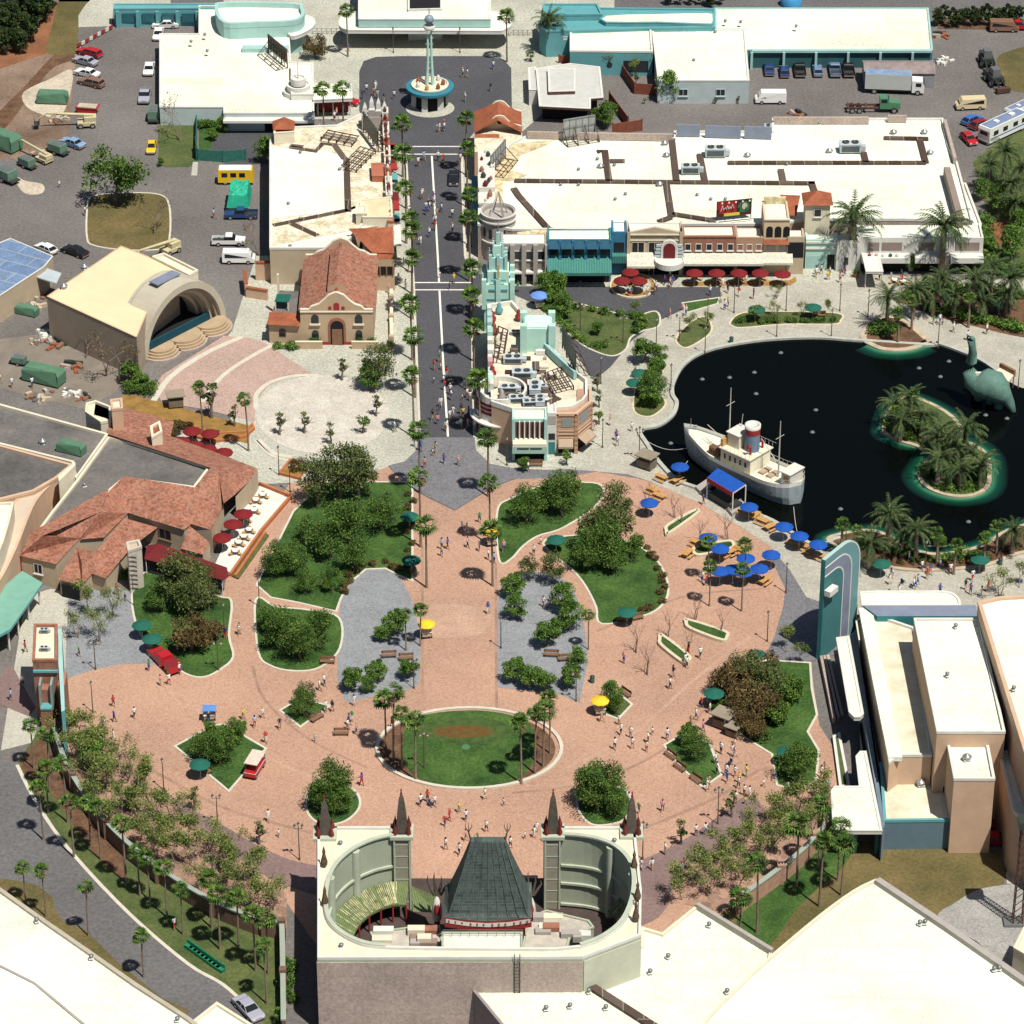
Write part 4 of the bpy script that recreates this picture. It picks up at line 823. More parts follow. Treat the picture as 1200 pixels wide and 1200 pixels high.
def spire(px, py, Hs, full=True):
 c = G(px, py, ZT); s_ = MB(); r = 1.0
 s_.lathe([(r*1.0, 0), (r*.95, .3), (r*.72, 3.2*Hs/6.5), (r*.42, 5.4*Hs/6.5), (r*.12, 6.4*Hs/6.5), (0, Hs)], 4, c, smooth=False, rz=R(45)); s_.build('spire', mat('spire_dark', (.09, .075, .06), .7, .3, 2), T)
 for k in range(4):
  a = R(90*k+45)
  MB().lathe([(.34, 0), (.3, .8), (.1, 1.5), (0, 2.0)], 4, (c.x+math.cos(a)*1.1, c.y+math.sin(a)*1.1, c.z), smooth=False).build('finial', mat('maroon', (.16, .025, .02), .7, .2, 3), T)
 MB().lathe([(.05, 0), (.16, .2), (.05, .45), (.12, .6), (0, 1.0)], 6, (c.x, c.y, c.z+Hs-.2)).build('finial', M_RED, T)
 MB().box(c.x-1.35, c.x+1.35, c.y-1.35, c.y+1.35, c.z-.1, c.z+.35).build('spire_base', TRIM, T)
for x, y, h_ in ((471, 976, 5.6), (648, 976, 5.6), (381, 978, 5.0), (740, 976, 5.2)): spire(x, y, h_)
# green tiled lean-to roofs round the court
GT = pattern('green_tile', (.06, .11, .035), (.62, .56, .30), 'WAVE', 1.6, R(10), .22, blotch=.3, bscale=.8)
rnd0 = random.Random(2); TL = mat('highlit_tile', (.10, .16, .05), .5, .5, 1.5, c2=(.62, .60, .34))  # pale cream in the rib colour paints the bright highlights on the tiles
def leanto(arc, z0=3.0, z1=4.5, w_=3.0):
 q = [Vector(a[:2]) for a in GP(arc, ZT)]; b = MB(); m = len(q); T1 = []; T0 = []
 cen = sum(q, Vector((0, 0)))/m; cen = cen+Vector((0, 0))
 for i in range(m):
  d = (q[min(i+1, m-1)]-q[max(i-1, 0)]).normalized(); nn = Vector((-d.y, d.x)); 
  if nn.dot(LC-q[i]) < 0: nn = -nn
  T1.append((q[i].x+nn.x*.15, q[i].y+nn.y*.15, z1)); T0.append((q[i].x+nn.x*w_, q[i].y+nn.y*w_, z0))
 b.add(T1+T0, [(i, i+1, i+1+m, i+m) for i in range(m-1)]); b.add([(a[0], a[1], a[2]-.15) for a in T1+T0], [(i, i+m, i+1+m, i+1) for i in range(m-1)])
 b.add(T0+[(a[0], a[1], a[2]-.3) for a in T0], [(i, i+1, i+1+m, i+m) for i in range(m-1)])
 for i in range(m-1):
  for f in (.15, .5, .85):
   if rnd0.random() < .75: A = Vector(T1[i]).lerp(Vector(T1[i+1]), f); B = Vector(T0[i]).lerp(Vector(T0[i+1]), f); b.tube(A.lerp(B, .02)+Vector((0, 0, .03)), A.lerp(B, .98)+Vector((0, 0, .03)), .1, k=4, m=TL, cap=False)
 b.build('tiled_awning', GT, T)
 for i in range(0, m, 3): MB().tube((T0[i][0], T0[i][1], 0), (T0[i][0], T0[i][1], z0), .12).build('column', M_RED, T)
for px, z0 in ((399, 2.2), (722, 2.2)):
 q = G(px, 1052 if px < 500 else 1048, 2.2); o_ = MB()
 for k in range(9): o_.lathe([(.28+.2*math.sin(k*2.1)**2, 0), (.5-.03*k, .25), (.1, .75)], 6, (q.x+.12*math.sin(k*1.7), q.y, z0+k*.62))
 o_.build('wall_ornament', mat('ornament_brown', (.11, .07, .035), .8, .4, 3), T)
for px, py in ((380, 1016), (381, 1062), (743, 1020), (747, 1056), (745, 1080)):
 q = G(px, py, ZT); MB().lathe([(.35, .3), (.4, .8), (.15, 1.9), (.2, 2.2), (0, 3.0)], 6, tuple(q), smooth=False).build('finial', MATS['ornament_brown'], T)
LC = Vector(G(430, 1110)[:2]); leanto([(478, 982)]+innerL[:25], 2.6, 4.0, 2.7); facepoly(T, 'tiled_awning', [[(482, 1038, 4.4), (511, 1050, 4.4), (513, 1070, 3.0), (484, 1068, 3.0)]], GT)
LC = Vector(G(690, 1110)[:2]); leanto(innerR[8:20], 2.6, 3.8, 1.6)
# paved court floor and low podium roofs behind
MB().sheet(GP([(384, 1060), (430, 1030), (690, 1030), (740, 1060), (745, 1150), (720, 1175), (430, 1175), (390, 1150)]), .09).build('court_floor', mat('court_stone_shaded', (.07, .05, .045), .9, .2, .5), T)  # floor colour darkened to carry the shadow lying in the court
def pod(px, z, m=None): block(T, px, z, M_JADE, m or mat('podium_stone', (.46, .44, .37), .9, .25, .7, c2=(.56, .50, .42)), par=.2, pw=.25, wname='podium_wall', rname='podium_roof')
pod([(434, 1092), (480, 1086), (515, 1084), (519, 1104), (518, 1112), (460, 1112), (440, 1104)], 5.2)
pod([(618, 1076), (640, 1066), (690, 1078), (696, 1086), (668, 1098), (665, 1110), (612, 1112)], 5.4)
rp = random.Random(3)
for k in range(16):
 px, py = (rp.uniform(445, 512), rp.uniform(1090, 1104)) if k % 2 else (rp.uniform(625, 685), rp.uniform(1074, 1100)); q = G(px, py, 5.2); a = rp.uniform(.4, 1.3); MB().box(q.x-a, q.x+a, q.y-.5, q.y+.5, 5.0, rp.uniform(5.3, 5.9)).build('roof_patch', rp.choice([M_BRICKP, M_OFFW, MATS['taupe0'] if 'taupe0' in MATS else mat('taupe0', (.25, .18, .15)), M_GREY, M_CREAM]), T)
pod([(518, 1092), (612, 1092), (612, 1112), (518, 1112)], 7.0, M_OFFW)
# pagoda
ZR = 8.0
def PG(px, py, z): return G(px, py, z)
s_w, s_e = PG(521, 1079, ZR), PG(623, 1079, ZR); dep = 6.4
lv = []
cx, cy = (s_w.x+s_e.x)/2, s_w.y+dep/2; hw0 = (s_e.x-s_w.x)/2
topc = PG(569, 985, 18.0)
prof = [(1.0, 1.0, ZR), (.91, .86, ZR+.75), (.81, .70, ZR+2.4), (.69, .53, ZR+4.4), (.56, .36, ZR+6.6), (.44, .22, ZR+8.8), (.39, .15, ZR+9.8)]
r_ = MB(); ringv = []
for kx, ky, z in prof:
 ringv.append([(cx+sx*hw0*kx, cy+sy*dep/2*ky+(topc.y-cy)*(z-ZR)/9.8*.7, z+(.55*(1 if z < ZR+.1 else 0))*ab) for sx, sy, ab in ((-1, -1, 1), (-.5, -1.02, .25), (0, -1.03, 0), (.5, -1.02, .25), (1, -1, 1), (1.02, 0, 0), (1, 1, 1), (0, 1.03, 0), (-1, 1, 1), (-1.02, 0, 0))])
vs_ = [v for r0 in ringv for v in r0]; m_ = 10
r_.add(vs_, [(j*m_+i, j*m_+(i+1) % m_, (j+1)*m_+(i+1) % m_, (j+1)*m_+i) for j in range(len(prof)-1) for i in range(m_)]+[tuple(range((len(prof)-1)*m_, len(prof)*m_))])
r_.build('pagoda_roof', pattern('pagoda_copper', (.050, .066, .060), (.17, .22, .20), 'BRICK', 1.3, 0, .6, blotch=.4, bscale=.7, grid=(1.4, .5), rot3=(R(90), 0, 0)), T)
for k in range(9):      # copper seams on the front slope
 f = (k-4)/4; r2 = MB()
 for j in range(len(prof)-1):
  A = (cx+f*hw0*prof[j][0]*.98, ringv[j][2][1]-.02, prof[j][2]+.05+(.5*abs(f)**2 if j == 0 else 0)); B = (cx+f*hw0*prof[j+1][0]*.98, ringv[j+1][2][1]-.02, prof[j+1][2]+.05); r2.tube(A, B, .05, k=4, cap=False)
 r2.build('seam', M_COPPER, T)
e = MB(); 
for j in range(4):
 A, B = ringv[0][j], ringv[0][j+1]
 e.add([(A[0], A[1]-.05, A[2]-1.4), (B[0], B[1]-.05, B[2]-1.4), (B[0], B[1]-.05, B[2]), (A[0], A[1]-.05, A[2])], [(0, 1, 2, 3)], M_RED)
 e.add([(A[0]*.97+cx*.03, A[1]-.12, A[2]-.75), (B[0]*.97+cx*.03, B[1]-.12, B[2]-.75), (B[0]*.97+cx*.03, B[1]-.12, B[2]-.18), (A[0]*.97+cx*.03, A[1]-.12, A[2]-.18)], [(0, 1, 2, 3)], M_FRAMEW)
 for q in (.2, .5, .8): xx = A[0]+(B[0]-A[0])*q; zz = A[2]+(B[2]-A[2])*q; e.box(xx-.09, xx+.09, A[1]-.2, A[1]-.12, zz-.55, zz-.3, M_RED)
e.build('eave_band', None, T)
MB().prism([(cx-hw0*.86, s_w.y+.9), (cx+hw0*.86, s_w.y+.9), (cx+hw0*.86, s_w.y+dep-.9), (cx-hw0*.86, s_w.y+dep-.9)], 0, ZR-.2, M_RED).build('pagoda_wall', mat('dusk_red', (.18, .04, .03), .8), T)
for sx in (-1, 1):
 bx = cx+sx*hw0*.39; y0 = ringv[-1][0][1]+.5; f = MB()
 f.tube((bx, y0, ZR+9.7), (bx+sx*.25, y0, ZR+10.8), .14, .08)
 for a in (-.35, 0, .35): f.tube((bx+sx*.25, y0, ZR+10.8), (bx+sx*.25+a, y0, ZR+11.5), .07, .04); f.tube((bx+sx*.25+a, y0, ZR+11.5), (bx+sx*.25+a*.8, y0, ZR+12.2), .05, .01)
 f.build('trident', mat('spire_dark', (.09, .075, .06)), T)
 # masked flame-like corner ornaments: white and red scrolls with dark horns
 q = ringv[0][0] if sx < 0 else ringv[0][4]; w0 = PG(512 if sx < 0 else 622, 1056, 6.5)
 o_ = MB(); o_.lathe([(.5, 0), (.62, 1.1), (.5, 2.2), (.25, 3.0), (0, 3.3)], 8, (w0.x, w0.y, 3.9), M_FRAMEW); o_.lathe([(.3, 0), (.36, .7), (.2, 1.4)], 8, (w0.x, w0.y-.5, 5.0), M_RED); o_.build('ornament', None, T)
 MB().tube((w0.x, w0.y, 0), (w0.x, w0.y, 4.2), .35, k=8).build('column', M_RED, T)
 h_ = MB()
 for dx, dz in ((-1.0, 2.8), (-.3, 3.2), (.5, 2.6), (1.1, 2.0)): h_.tube((w0.x+dx*.3, w0.y+1, 6.6), (w0.x+dx*1.1*1, w0.y+1.2, 6.6+dz*.7), .22, .12); h_.tube((w0.x+dx*1.1, w0.y+1.2, 6.6+dz*.7), (w0.x+dx*1.3-.3*dx, w0.y+1.2, 6.6+dz), .12, .02)
 h_.build('horn', MATS['spire_dark'], T)
rail = MB(); A, B = PG(519, 1094, 7.4), PG(613, 1094, 7.4)
for k in range(10): x = A.x+(B.x-A.x)*k/9; rail.tube((x, A.y, 7), (x, A.y, 7.9), .03, k=4)
rail.tube((A.x, A.y, 7.9), (B.x, A.y, 7.9), .03, k=4); rail.build('railing', MT, T)
lad = MB(); c = PG(606, 1120, ZT)
for s_ in (-.3, .3): lad.tube((c.x+s_, c.y-.9, 5), (c.x+s_, c.y-.9, ZT+.9), .05, k=4)
for k in range(12): lad.tube((c.x-.3, c.y-.9, 5.4+k*.45), (c.x+.3, c.y-.9, 5.4+k*.45), .035, k=4)
lad.build('ladder', MTD, T)
# ================================================================ big pale roofs at the bottom
t = thing('auditorium_building', 'low white-roofed wing behind the theatre with skylights', 'building', G(690, 1200))
block(t, [(540, 1143), (604, 1146), (682, 1147), (782, 1210), (800, 1240), (620, 1240)], 6.0, mat('dim_mauve', (.26, .22, .21), .9, .1), M_ROOFW)
walkway(t, [[(606, 1147), (681, 1147)], [(681, 1147), (768, 1203)]], 6.05, 1.0)
t = thing('auditorium_building', 'angular white-roofed building tucked against the theatre side', 'building', G(800, 1150))
block(t, [(683, 1147), (712, 1128), (752, 1107), (752, 1086), (776, 1093), (817, 1060), (905, 1114), (880, 1200), (850, 1240), (800, 1240), (782, 1208)], 5.0, M_CREAM, M_ROOFW)
MB().strip(GP([(817, 1062), (905, 1116)], 5), .5, 4.5, 5.45, M_GREY).build('gutter', M_GREY, t)
t = thing('ride_building', 'huge pale warehouse roof with a gabled corner at the lower right', 'building', G(1030, 1200))
e_ = smooth([(1026, 1030), (1000, 1043), (960, 1072), (905, 1118), (870, 1150), (830, 1190), (806, 1224)], 3, False)
block(t, e_+[(800, 1300), (1320, 1300), (1320, 1225), (1200, 1148), (1110, 1086)], 9.5, M_CREAM, M_ROOFW, pm=M_CREAM)
MB().strip(GP([(1028, 1032), (1110, 1087), (1200, 1150), (1320, 1228)], 9.5), .8, 9.0, 9.8, M_GREY).build('gutter', mat('grey_coping', (.40, .40, .35), .9, .15), t)
t = thing('warehouse', 'long white-roofed building along the road at the lower left', 'building', G(60, 1180))
block(t, [(-60, 1000), (0, 1040), (48, 1074), (100, 1110), (160, 1152), (222, 1192), (260, 1222), (200, 1300), (-80, 1300)], 7.0, M_CREAM, M_ROOFW, pm=mat('coping_buff', (.42, .37, .29), .9, .1), pw=.5)
MB().strip(GP([(-20, 1120), (40, 1150), (100, 1200), (130, 1230)], 7), .25, 6.6, 6.85, M_GREY).build('roof_seam', M_GREY, t)
t = thing('warehouse', 'white roof corner beside the silver car at the bottom edge', 'building', G(262, 1220))
block(t, [(216, 1204), (254, 1174), (300, 1203), (330, 1230), (300, 1280), (216, 1280)], 6.0, M_CREAM, M_ROOFW, pm=M_CREAM)
# ================================================================ right-hand complex
t = thing('attraction_building', 'sprawling pale-roofed complex with cream blocks beside the teal pylon', 'building', G(1080, 960))
block(t, [(1146, 705), (1170, 699), (1320, 690), (1320, 925), (1214, 925)], 15, M_PEACH, M_ROOFW, pm=M_PEACH, pw=.5)
block(t, [(1071, 724), (1148, 724), (1178, 857), (1098, 857)], 13, M_PEACH, M_ROOFW, pm=M_OFFW)
block(t, [(1109, 865), (1157, 865), (1166, 912), (1118, 912)], 11, M_PEACH, M_ROOFW, pm=M_OFFW)
block(t, [(1170, 880), (1200, 878), (1230, 960), (1200, 960), (1188, 950)], 9, M_PEACH, M_ROOFW, pm=M_OFFW)
block(t, [(1010, 712), (1028, 720), (1072, 735), (1092, 884), (1054, 884), (1042, 893)], 8.5, M_PEACH, mat('roof_yellowed', (.60, .55, .38), .85, .15, .3, c2=(.76, .72, .58)), pm=M_OFFW)
MB().strip(GP([(1014, 714), (1031, 801), (1049, 889)], 8.5), 1.7, 8.1, 8.7, M_ROOFW).build('coping', M_ROOFW, t)
block(t, [(1031, 893), (1090, 891), (1104, 908), (1116, 940), (1130, 953), (1130, 960), (1036, 961)], 4.4, mat('blue_grey_wall', (.12, .19, .23), .8, .1, .3, fine=.06), MATS['roof_yellowed'], pm=M_TEAL)
block(t, [(1012, 710), (1143, 709), (1147, 722), (1028, 722)], 9.0, M_TEALD, M_SLATEB, z0=5, par=0)
MB().strip(GP([(1028, 733), (1072, 733)], 6), 1.6, 5.6, 7.4, M_TEALD).build('fascia', M_TEALD, t)
block(t, smooth([(1008, 693), (1030, 692)], 1, False)+smooth([(1100, 692), (1115, 694), (1124, 701), (1126, 709)], 3, False)+[(1010, 709)], 5.0, M_OFFW, M_ROOFW, z0=4.3, par=.15, pm=M_OFFW, wname='canopy_edge', rname='canopy')
block(t, [(996, 744), (1003, 738), (1037, 966), (1034, 973)], 4.6, M_STEEL, M_STEEL, par=0)
block(t, [(1003, 727), (1010, 722), (1043, 893), (1040, 900), (1030, 898)], 2.0, M_STEELR, M_DARK, par=.3, pm=M_CREAM, pw=.2)
block(t, [(980, 747), (995, 745), (1012, 836), (1008, 840), (1001, 840), (995, 834)], 5.2, M_OFFW, M_ROOFW, z0=4.6, par=.12, wname='canopy_edge', rname='canopy')
block(t, [(1003, 886), (1008, 880), (1015, 880), (1034, 973), (1000, 973), (979, 971), (976, 966), (974, 927), (978, 921), (1007, 921)], 4.6, M_OFFW, M_ROOFW, z0=4.0, par=.12, wname='canopy_edge', rname='canopy')
for px, py in ((1029, 973), (1004, 972), (985, 970), (978, 940)): c = G(px, py, 4); MB().box(c.x-.2, c.x+.2, c.y+.6, c.y+1.0, 0, 4.0).build('post', M_TEALD, t)
block(t, [(1007, 848), (1012, 846), (1026, 908), (1010, 915)], 3.0, M_DARK, M_DARK, par=0)
for k in range(3): F = [G(962+k*4, 775-k*2), G(977+k*5, 848-k*3)]; MB().strip(F, .35, .0, .9-.2*k, M_LILAC).build('step_wall', M_LILAC, t)
block(t, [(976, 862), (984, 858), (996, 920), (984, 922)], .6, M_OFFW, M_LAWN3, par=.1, wname='planter_wall', rname='planter_bed')
a_, b_ = G(1098, 857, 13), G(1178, 857, 13); F = wall(a_, b_); win(t, F, 1.2, 2.2, 3, 5); win(t, F, 5, 6, 3, 5)
# stair tower at the right
t = thing('fire_stair', 'teal metal stair and landing at the side of the cream building', 'staircase', G(1172, 985))
o_ = G(1170, 978); s_ = MB(); s_.box(-1.6, 1.6, -1.2, 1.2, 4.2, 4.4); s_.box(-1.6, 1.6, -1.25, -1.2, 4.4, 5.4); s_.build('landing', M_TEAL, t)
s_ = MB(); s_.add([(1.6, -.9, 4.3), (1.6, .6, 4.3), (7, .6, 1.2), (7, -.9, 1.2)], [(0, 1, 2, 3)]); [s_.box(1.6+k*.45, 2.0+k*.45, -.9, .6, 4.2-k*.26, 4.3-k*.26) for k in range(12)]; s_.build('steps', M_TEAL, t)
for x in (-1.5, 1.5):
 for y in (-1.1, 1.1): q = MB(); q.tube((x, y, 0), (x, y, 4.2), .09); q.build('post', M_TEALD, t)
s_ = MB(); s_.tube((1.6, -.9, 5.3), (7, -.9, 2.2), .04); s_.tube((1.6, .6, 5.3), (7, .6, 2.2), .04); s_.build('handrail', M_TEALD, t)
# teal pylon
t = thing('entrance_pylon', 'tall teal streamline pylon with rounded top and pale curved bands', 'pylon', G(980, 760))
A, B = G(960, 773), G(1003, 737); F = wall(A, B); L = wlen(A, B); HP = 15.2
PT = mat('pylon_teal', (.13, .27, .29), .7, .08, .4)
def pyl(k, h_): r = 4.2-k; x1 = L-k*2.1; zt = h_; return [(0, 0), (x1, 0), (x1, zt-r)]+[(x1-r+r*math.cos(math.pi/2*i/8), zt-r+r*math.sin(math.pi/2*i/8)) for i in range(1, 9)]+[(0, zt)]
MB().fpoly(F, pyl(0, HP), -.4, 0, M_AQUA, PT).build('slab', None, t)
for k, m in ((.0, M_FRAMEW), (.1, PT), (1.0, M_FRAMEW), (1.1, M_SLATEB), (2.0, M_FRAMEW), (2.1, mat('pylon_deep', (.05, .17, .18), .7, .1, .4))):
 MB().fpoly(F, [(max(0, x), z) for x, z in pyl(k, HP-k*1.25)], .0, .05+.04*k*2, m).build('band', m, t)
MB().fbox(F, -.15, 1.8, 10.0, 10.8, .3, 1.2).build('blade_sign', M_OFFW, t)
MB().fbox(F, -.12, 0, 0, HP, -.4, .2).build('shaded_edge', M_TEALD, t)  # darker teal paints the shade on the west-facing edge
# ================================================================ brick tower at left
t = thing('brick_tower', 'slim brick gate tower with a flat cream roof and teal fins', 'tower', G(55, 840))
block(t, [(40, 731), (67, 731), (67, 773), (38, 773)], 8.8, M_BRICK, M_CREAM, pm=M_BRICKP)
A, B = G(38, 773, 8.8), G(67, 773, 8.8); F = wall(A, B); L = wlen(A, B)
MB().fbox(F, 0, L, 7.0, 7.3, .02, .3).build('ledge', M_TEAL, t); MB().fbox(F, .8, 2.4, 0, 5.2, .02, 1.4).build('buttress', M_BRICK, t)
for s0 in (.75, 2.15): MB().fbox(F, s0, s0+.28, 2.5, 6.2, .03, 1.9).build('fin', mat('fin_sage', (.24, .30, .27)), t)
MB().fbox(F, .9, 2.3, 0, 3.0, 1.4, 2.6).build('buttress', M_BRICKP, t); MB().fbox(F, .9, 2.3, 3.0, 3.25, .1, 2.7).build('ledge', M_TEAL, t)
block(t, [(66, 738), (72, 736), (76, 832), (72, 834)], 6.5, M_TEAL, M_AQUA, par=0); MB().fbox(F, L, L+.9, 0, 6.0, -1.4, 1.5).build('side_wall', M_BRICK, t)
# teal roof on posts and far left walls
t = thing('queue_canopy', 'long teal roof on posts at the left edge', 'canopy', G(10, 745))
block(t, [(-30, 715), (26, 669), (50, 683), (12, 737), (-30, 760)], 4.0, M_TEAL, mat('teal_roof', (.17, .36, .28), .8, .1, .5), z0=3.6, par=0, wname='fascia')
for px, py in ((49, 684), (36, 702), (24, 720), (13, 736)): c = G(px, py, 3.6); MB().tube((c.x-.5, c.y+.4, 0), (c.x-.5, c.y+.4, 3.6), .15).build('post', M_FRAMEW, t)
t = thing('backstage_building', 'white building with a swept curved parapet at the left edge', 'building', G(20, 650))
block(t, [(-60, 590), (16, 588), (11, 610), (4, 634), (-10, 668), (-60, 700)], 9, M_CREAM, M_ROOFW)
block(t, smooth([(69, 560), (52, 575), (38, 595), (20, 640), (0, 680), (-30, 720)], 3, False)+[(-60, 760), (-60, 590), (16, 588), (40, 568), (60, 560)], 6, M_PEACH, mat('terrace_buff', (.55, .45, .34), .9, .1, .3), par=.1)
block(t, [(68, 558), (88, 541), (88.5, 545), (69, 564)], 7.6, M_CREAM, M_CREAM, par=0)
# ================================================================ restaurant with tiled roofs at left
t = thing('restaurant', 'rambling restaurant with mottled red tile roofs round dark flat roofs', 'building', G(160, 640))
block(t, [(-60, 455), (0, 473), (127, 508), (89, 560), (84, 541), (0, 520), (-60, 505)], 6.0, M_BEIGE, M_ROOFD, pm=M_CREAM, pw=.4)
block(t, [(-60, 505), (0, 521), (86, 544), (66, 560), (40, 575), (-60, 600)], 6.6, M_PEACH, M_ROOFD, pm=M_PEACH, pw=.45)
block(t, [(127, 511), (155, 518), (246, 547), (228, 571), (200, 567), (146, 560), (122, 580), (70, 618), (44, 622), (60, 600), (90, 562)], 5.9, M_BEIGE, M_ROOFD, pm=M_CREAM, pw=.35)
block(t, [(101, 472), (112, 469), (130, 476), (130, 492), (118, 494), (100, 482)], 6, M_CREAM, M_CREAM, par=.4)
block(t, [(112, 470), (132, 476), (130, 492), (110, 486)], 5.6, M_RED, mat('red_floor', (.25, .05, .04)), par=0, z0=4)
block(t, [(129, 468), (143, 466), (144, 478), (131, 479)], 8.4, M_PEACH, M_CREAM, wname='chimney', rname='chimney_cap')
block(t, [(176, 499), (187, 493), (190, 505), (178, 512)], 7.0, M_CREAM, M_TILE, wname='chimney', rname='chimney_cap')
TM = M_TILED
def tileroof(*faces): facepoly(t, 'tile_roof', faces, TM)
def eavewall(pts, z1, z0=0, m=None):
 q = GP(pts, z1); b = MB()
 for a_, b2 in zip(q, q[1:]): b.add([(a_.x, a_.y, z0), (b2.x, b2.y, z0), (b2.x, b2.y, z1), (a_.x, a_.y, z1)], [(0, 1, 2, 3)])
 return b.build('wall', m or M_BEIGE, t)
# back strip, sloping away to the court with the palms
tileroof([(127, 509, 6.3), (125, 504, 5.2), (144, 477, 3.6), (204, 494, 3.6), (200, 511, 3.6), (250, 529, 3.6), (302, 549, 3.4), (256, 553, 6.0), (246, 548, 6.3), (155, 518, 6.3)])
tileroof([(302, 549, 3.4), (256, 553, 6.0), (262, 590, 5.0), (275, 580, 3.6), (294, 562, 3.4)])
eavewall([(302, 549), (294, 562), (276, 582)], 3.4)
# east end hip and the long centre wing
tileroof([(246, 549, 6.2), (256, 553, 6.3), (262, 592, 4.0), (248, 621, 3.8), (224, 614, 4.0), (216, 621, 4.0), (198, 566, 6.4), (228, 571, 6.2)])
tileroof([(198, 566, 6.4), (216, 621, 4.0), (150, 601, 4.0), (145, 558, 6.4)], [(145, 558, 6.4), (150, 601, 4.0), (122, 630, 4.0), (94, 632, 4.0), (118, 600, 6.2), (128, 575, 6.2)])
tileroof([(118, 600, 6.2), (94, 631, 4.0), (66, 661, 4.0), (22, 651, 4.0), (50, 628, 6.3), (36, 624, 6.1)], [(36, 624, 6.1), (128, 572, 6.3), (118, 600, 6.2), (50, 628, 6.3)], [(36, 624, 6.1), (22, 651, 4.0), (50, 628, 6.3)])
# low front wing
tileroof([(112, 647, 3.9), (145, 607, 4.2), (185, 618, 2.9), (155, 640, 2.9), (124, 678, 2.7), (108, 672, 2.7), (96, 660, 4.2)], [(96, 660, 4.2), (108, 672, 2.7), (96, 686, 2.7), (68, 679, 2.7), (90, 641, 3.6), (112, 647, 3.9)])
tileroof([(222, 616, 4.0), (246, 636, 2.6), (238, 650, 2.4), (212, 643, 2.4)])
eavewall([(22, 651), (66, 661), (94, 632), (122, 630), (150, 601), (216, 621), (224, 614), (248, 621), (262, 590)], 3.8)
eavewall([(70, 678), (96, 685), (108, 671), (124, 677), (154, 639)], 2.6)
eavewall([(213, 642), (238, 649), (246, 637)], 2.4)
A, B = G(22, 651, 3.8), G(66, 661, 3.8); F = wall(A, B); L = wlen(A, B); win(t, F, L*.4, L*.6, 1.7, 3.1, fm=M_OFFW)
MB().fbox(F, -.1, .35, 0, 3.7, .02, .2).build('corner_trim', M_RED, t)
A, B = G(150, 601, 3.8), G(216, 621, 3.8); F = wall(A, B); L = wlen(A, B); win(t, F, L*.55, L*.75, 1.4, 2.9, fm=W_BR); 
A, B = G(68, 679, 2.6), G(96, 686, 2.6); F = wall(A, B); L = wlen(A, B); MB().fbox(F, .5, L-.4, 0, 2.1, .02, .06).build('doorway', M_DARK, t)
# sign tower with vine and burgundy awning
t2 = thing('bell_tower', 'narrow cream tower with a ribbed front above the burgundy awning', 'tower', G(158, 680))
block(t2, [(148, 635), (163, 632), (166, 640), (150, 645)], 6.5, mat('ribbed_cream', (.52, .47, .40), .85, .12), M_BEIGE)
A, B = G(150, 645, 6.5), G(161, 643, 6.5); F = wall(A, B)
for k in range(8): MB().fbox(F, .05, wlen(A, B)-.05, .6+k*.7, .75+k*.7, .01, .08).build('louvre_band', M_GREY, t2)
t3 = thing('entrance_awning', 'long burgundy sloping awning along the restaurant front', 'awning', G(215, 670))
facepoly(t3, 'canopy', [[(172, 639, 3.0), (186, 637, 3.6), (266, 665, 3.4), (268, 676, 2.9), (262, 680, 2.5), (169, 655, 2.5)]], M_BURG)
facepoly(t3, 'valance', [[(169, 655, 2.5), (262, 680, 2.5), (262, 680, 2.1), (169, 655, 2.1)], [(262, 680, 2.5), (268, 676, 2.9), (268, 676, 2.1), (262, 680, 2.1)]], M_BURG)
for f in (.02, .35, .68, .98): c = G(169+93*f, 655+25*f, 2.5); MB().tube((c.x, c.y+.15, 0), (c.x, c.y+.15, 2.45), .05).build('post', MTW, t3)
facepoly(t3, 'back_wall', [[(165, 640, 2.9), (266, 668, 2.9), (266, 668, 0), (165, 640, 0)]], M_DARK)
# terrace with low orange walls
t4 = thing('terrace', 'white-paved dining terrace edged with orange walls', 'terrace', G(300, 620))
MB().sheet(GP([(252, 662), (284, 595), (304, 570), (340, 582), (290, 645), (270, 672)]), .11, M_OFFW).build('paving', mat('terrace_white', (.56, .53, .45), .9, .1), t4)
OW = mat('orange_wall', (.42, .15, .06), .85, .15, 1)
for s_ in ([(270, 676), (306, 625), (341, 584)], [(341, 584), (304, 569)], [(276, 678), (311, 627)]): MB().strip(GP(s_), .35, 0, .6, OW).build('wall', OW, t4)
MB().sheet(GP([(272, 677), (308, 626), (316, 629), (280, 680)]), .3, M_LAWN3).build('planting', M_LAWN3, t4)
# little courts south of the amphitheatre
def planterbox(pts, lab, h_=.5, m=None, w_=.3, bed=M_MULCH):
 t = thing('raised_planter', lab, 'planter', G(*pts[0])); p = ccw(GP(pts)); MB().ring(p, w_, 0, h_, m or OW).build('wall', m or OW, t); MB().sheet(inset(p, w_*.5), h_*.7, bed).build('soil', bed, t)
planterbox([(326, 557), (340, 540), (361, 548), (351, 563)], 'low orange-walled planter beside the flagstone circle', bed=MATS['ochre_earth'])
planterbox([(212, 496), (250, 510), (286, 508), (296, 498), (299, 504), (288, 514), (250, 520), (222, 512)], 'long orange-walled planter by the dark red umbrellas', bed=MATS['ochre_earth'])
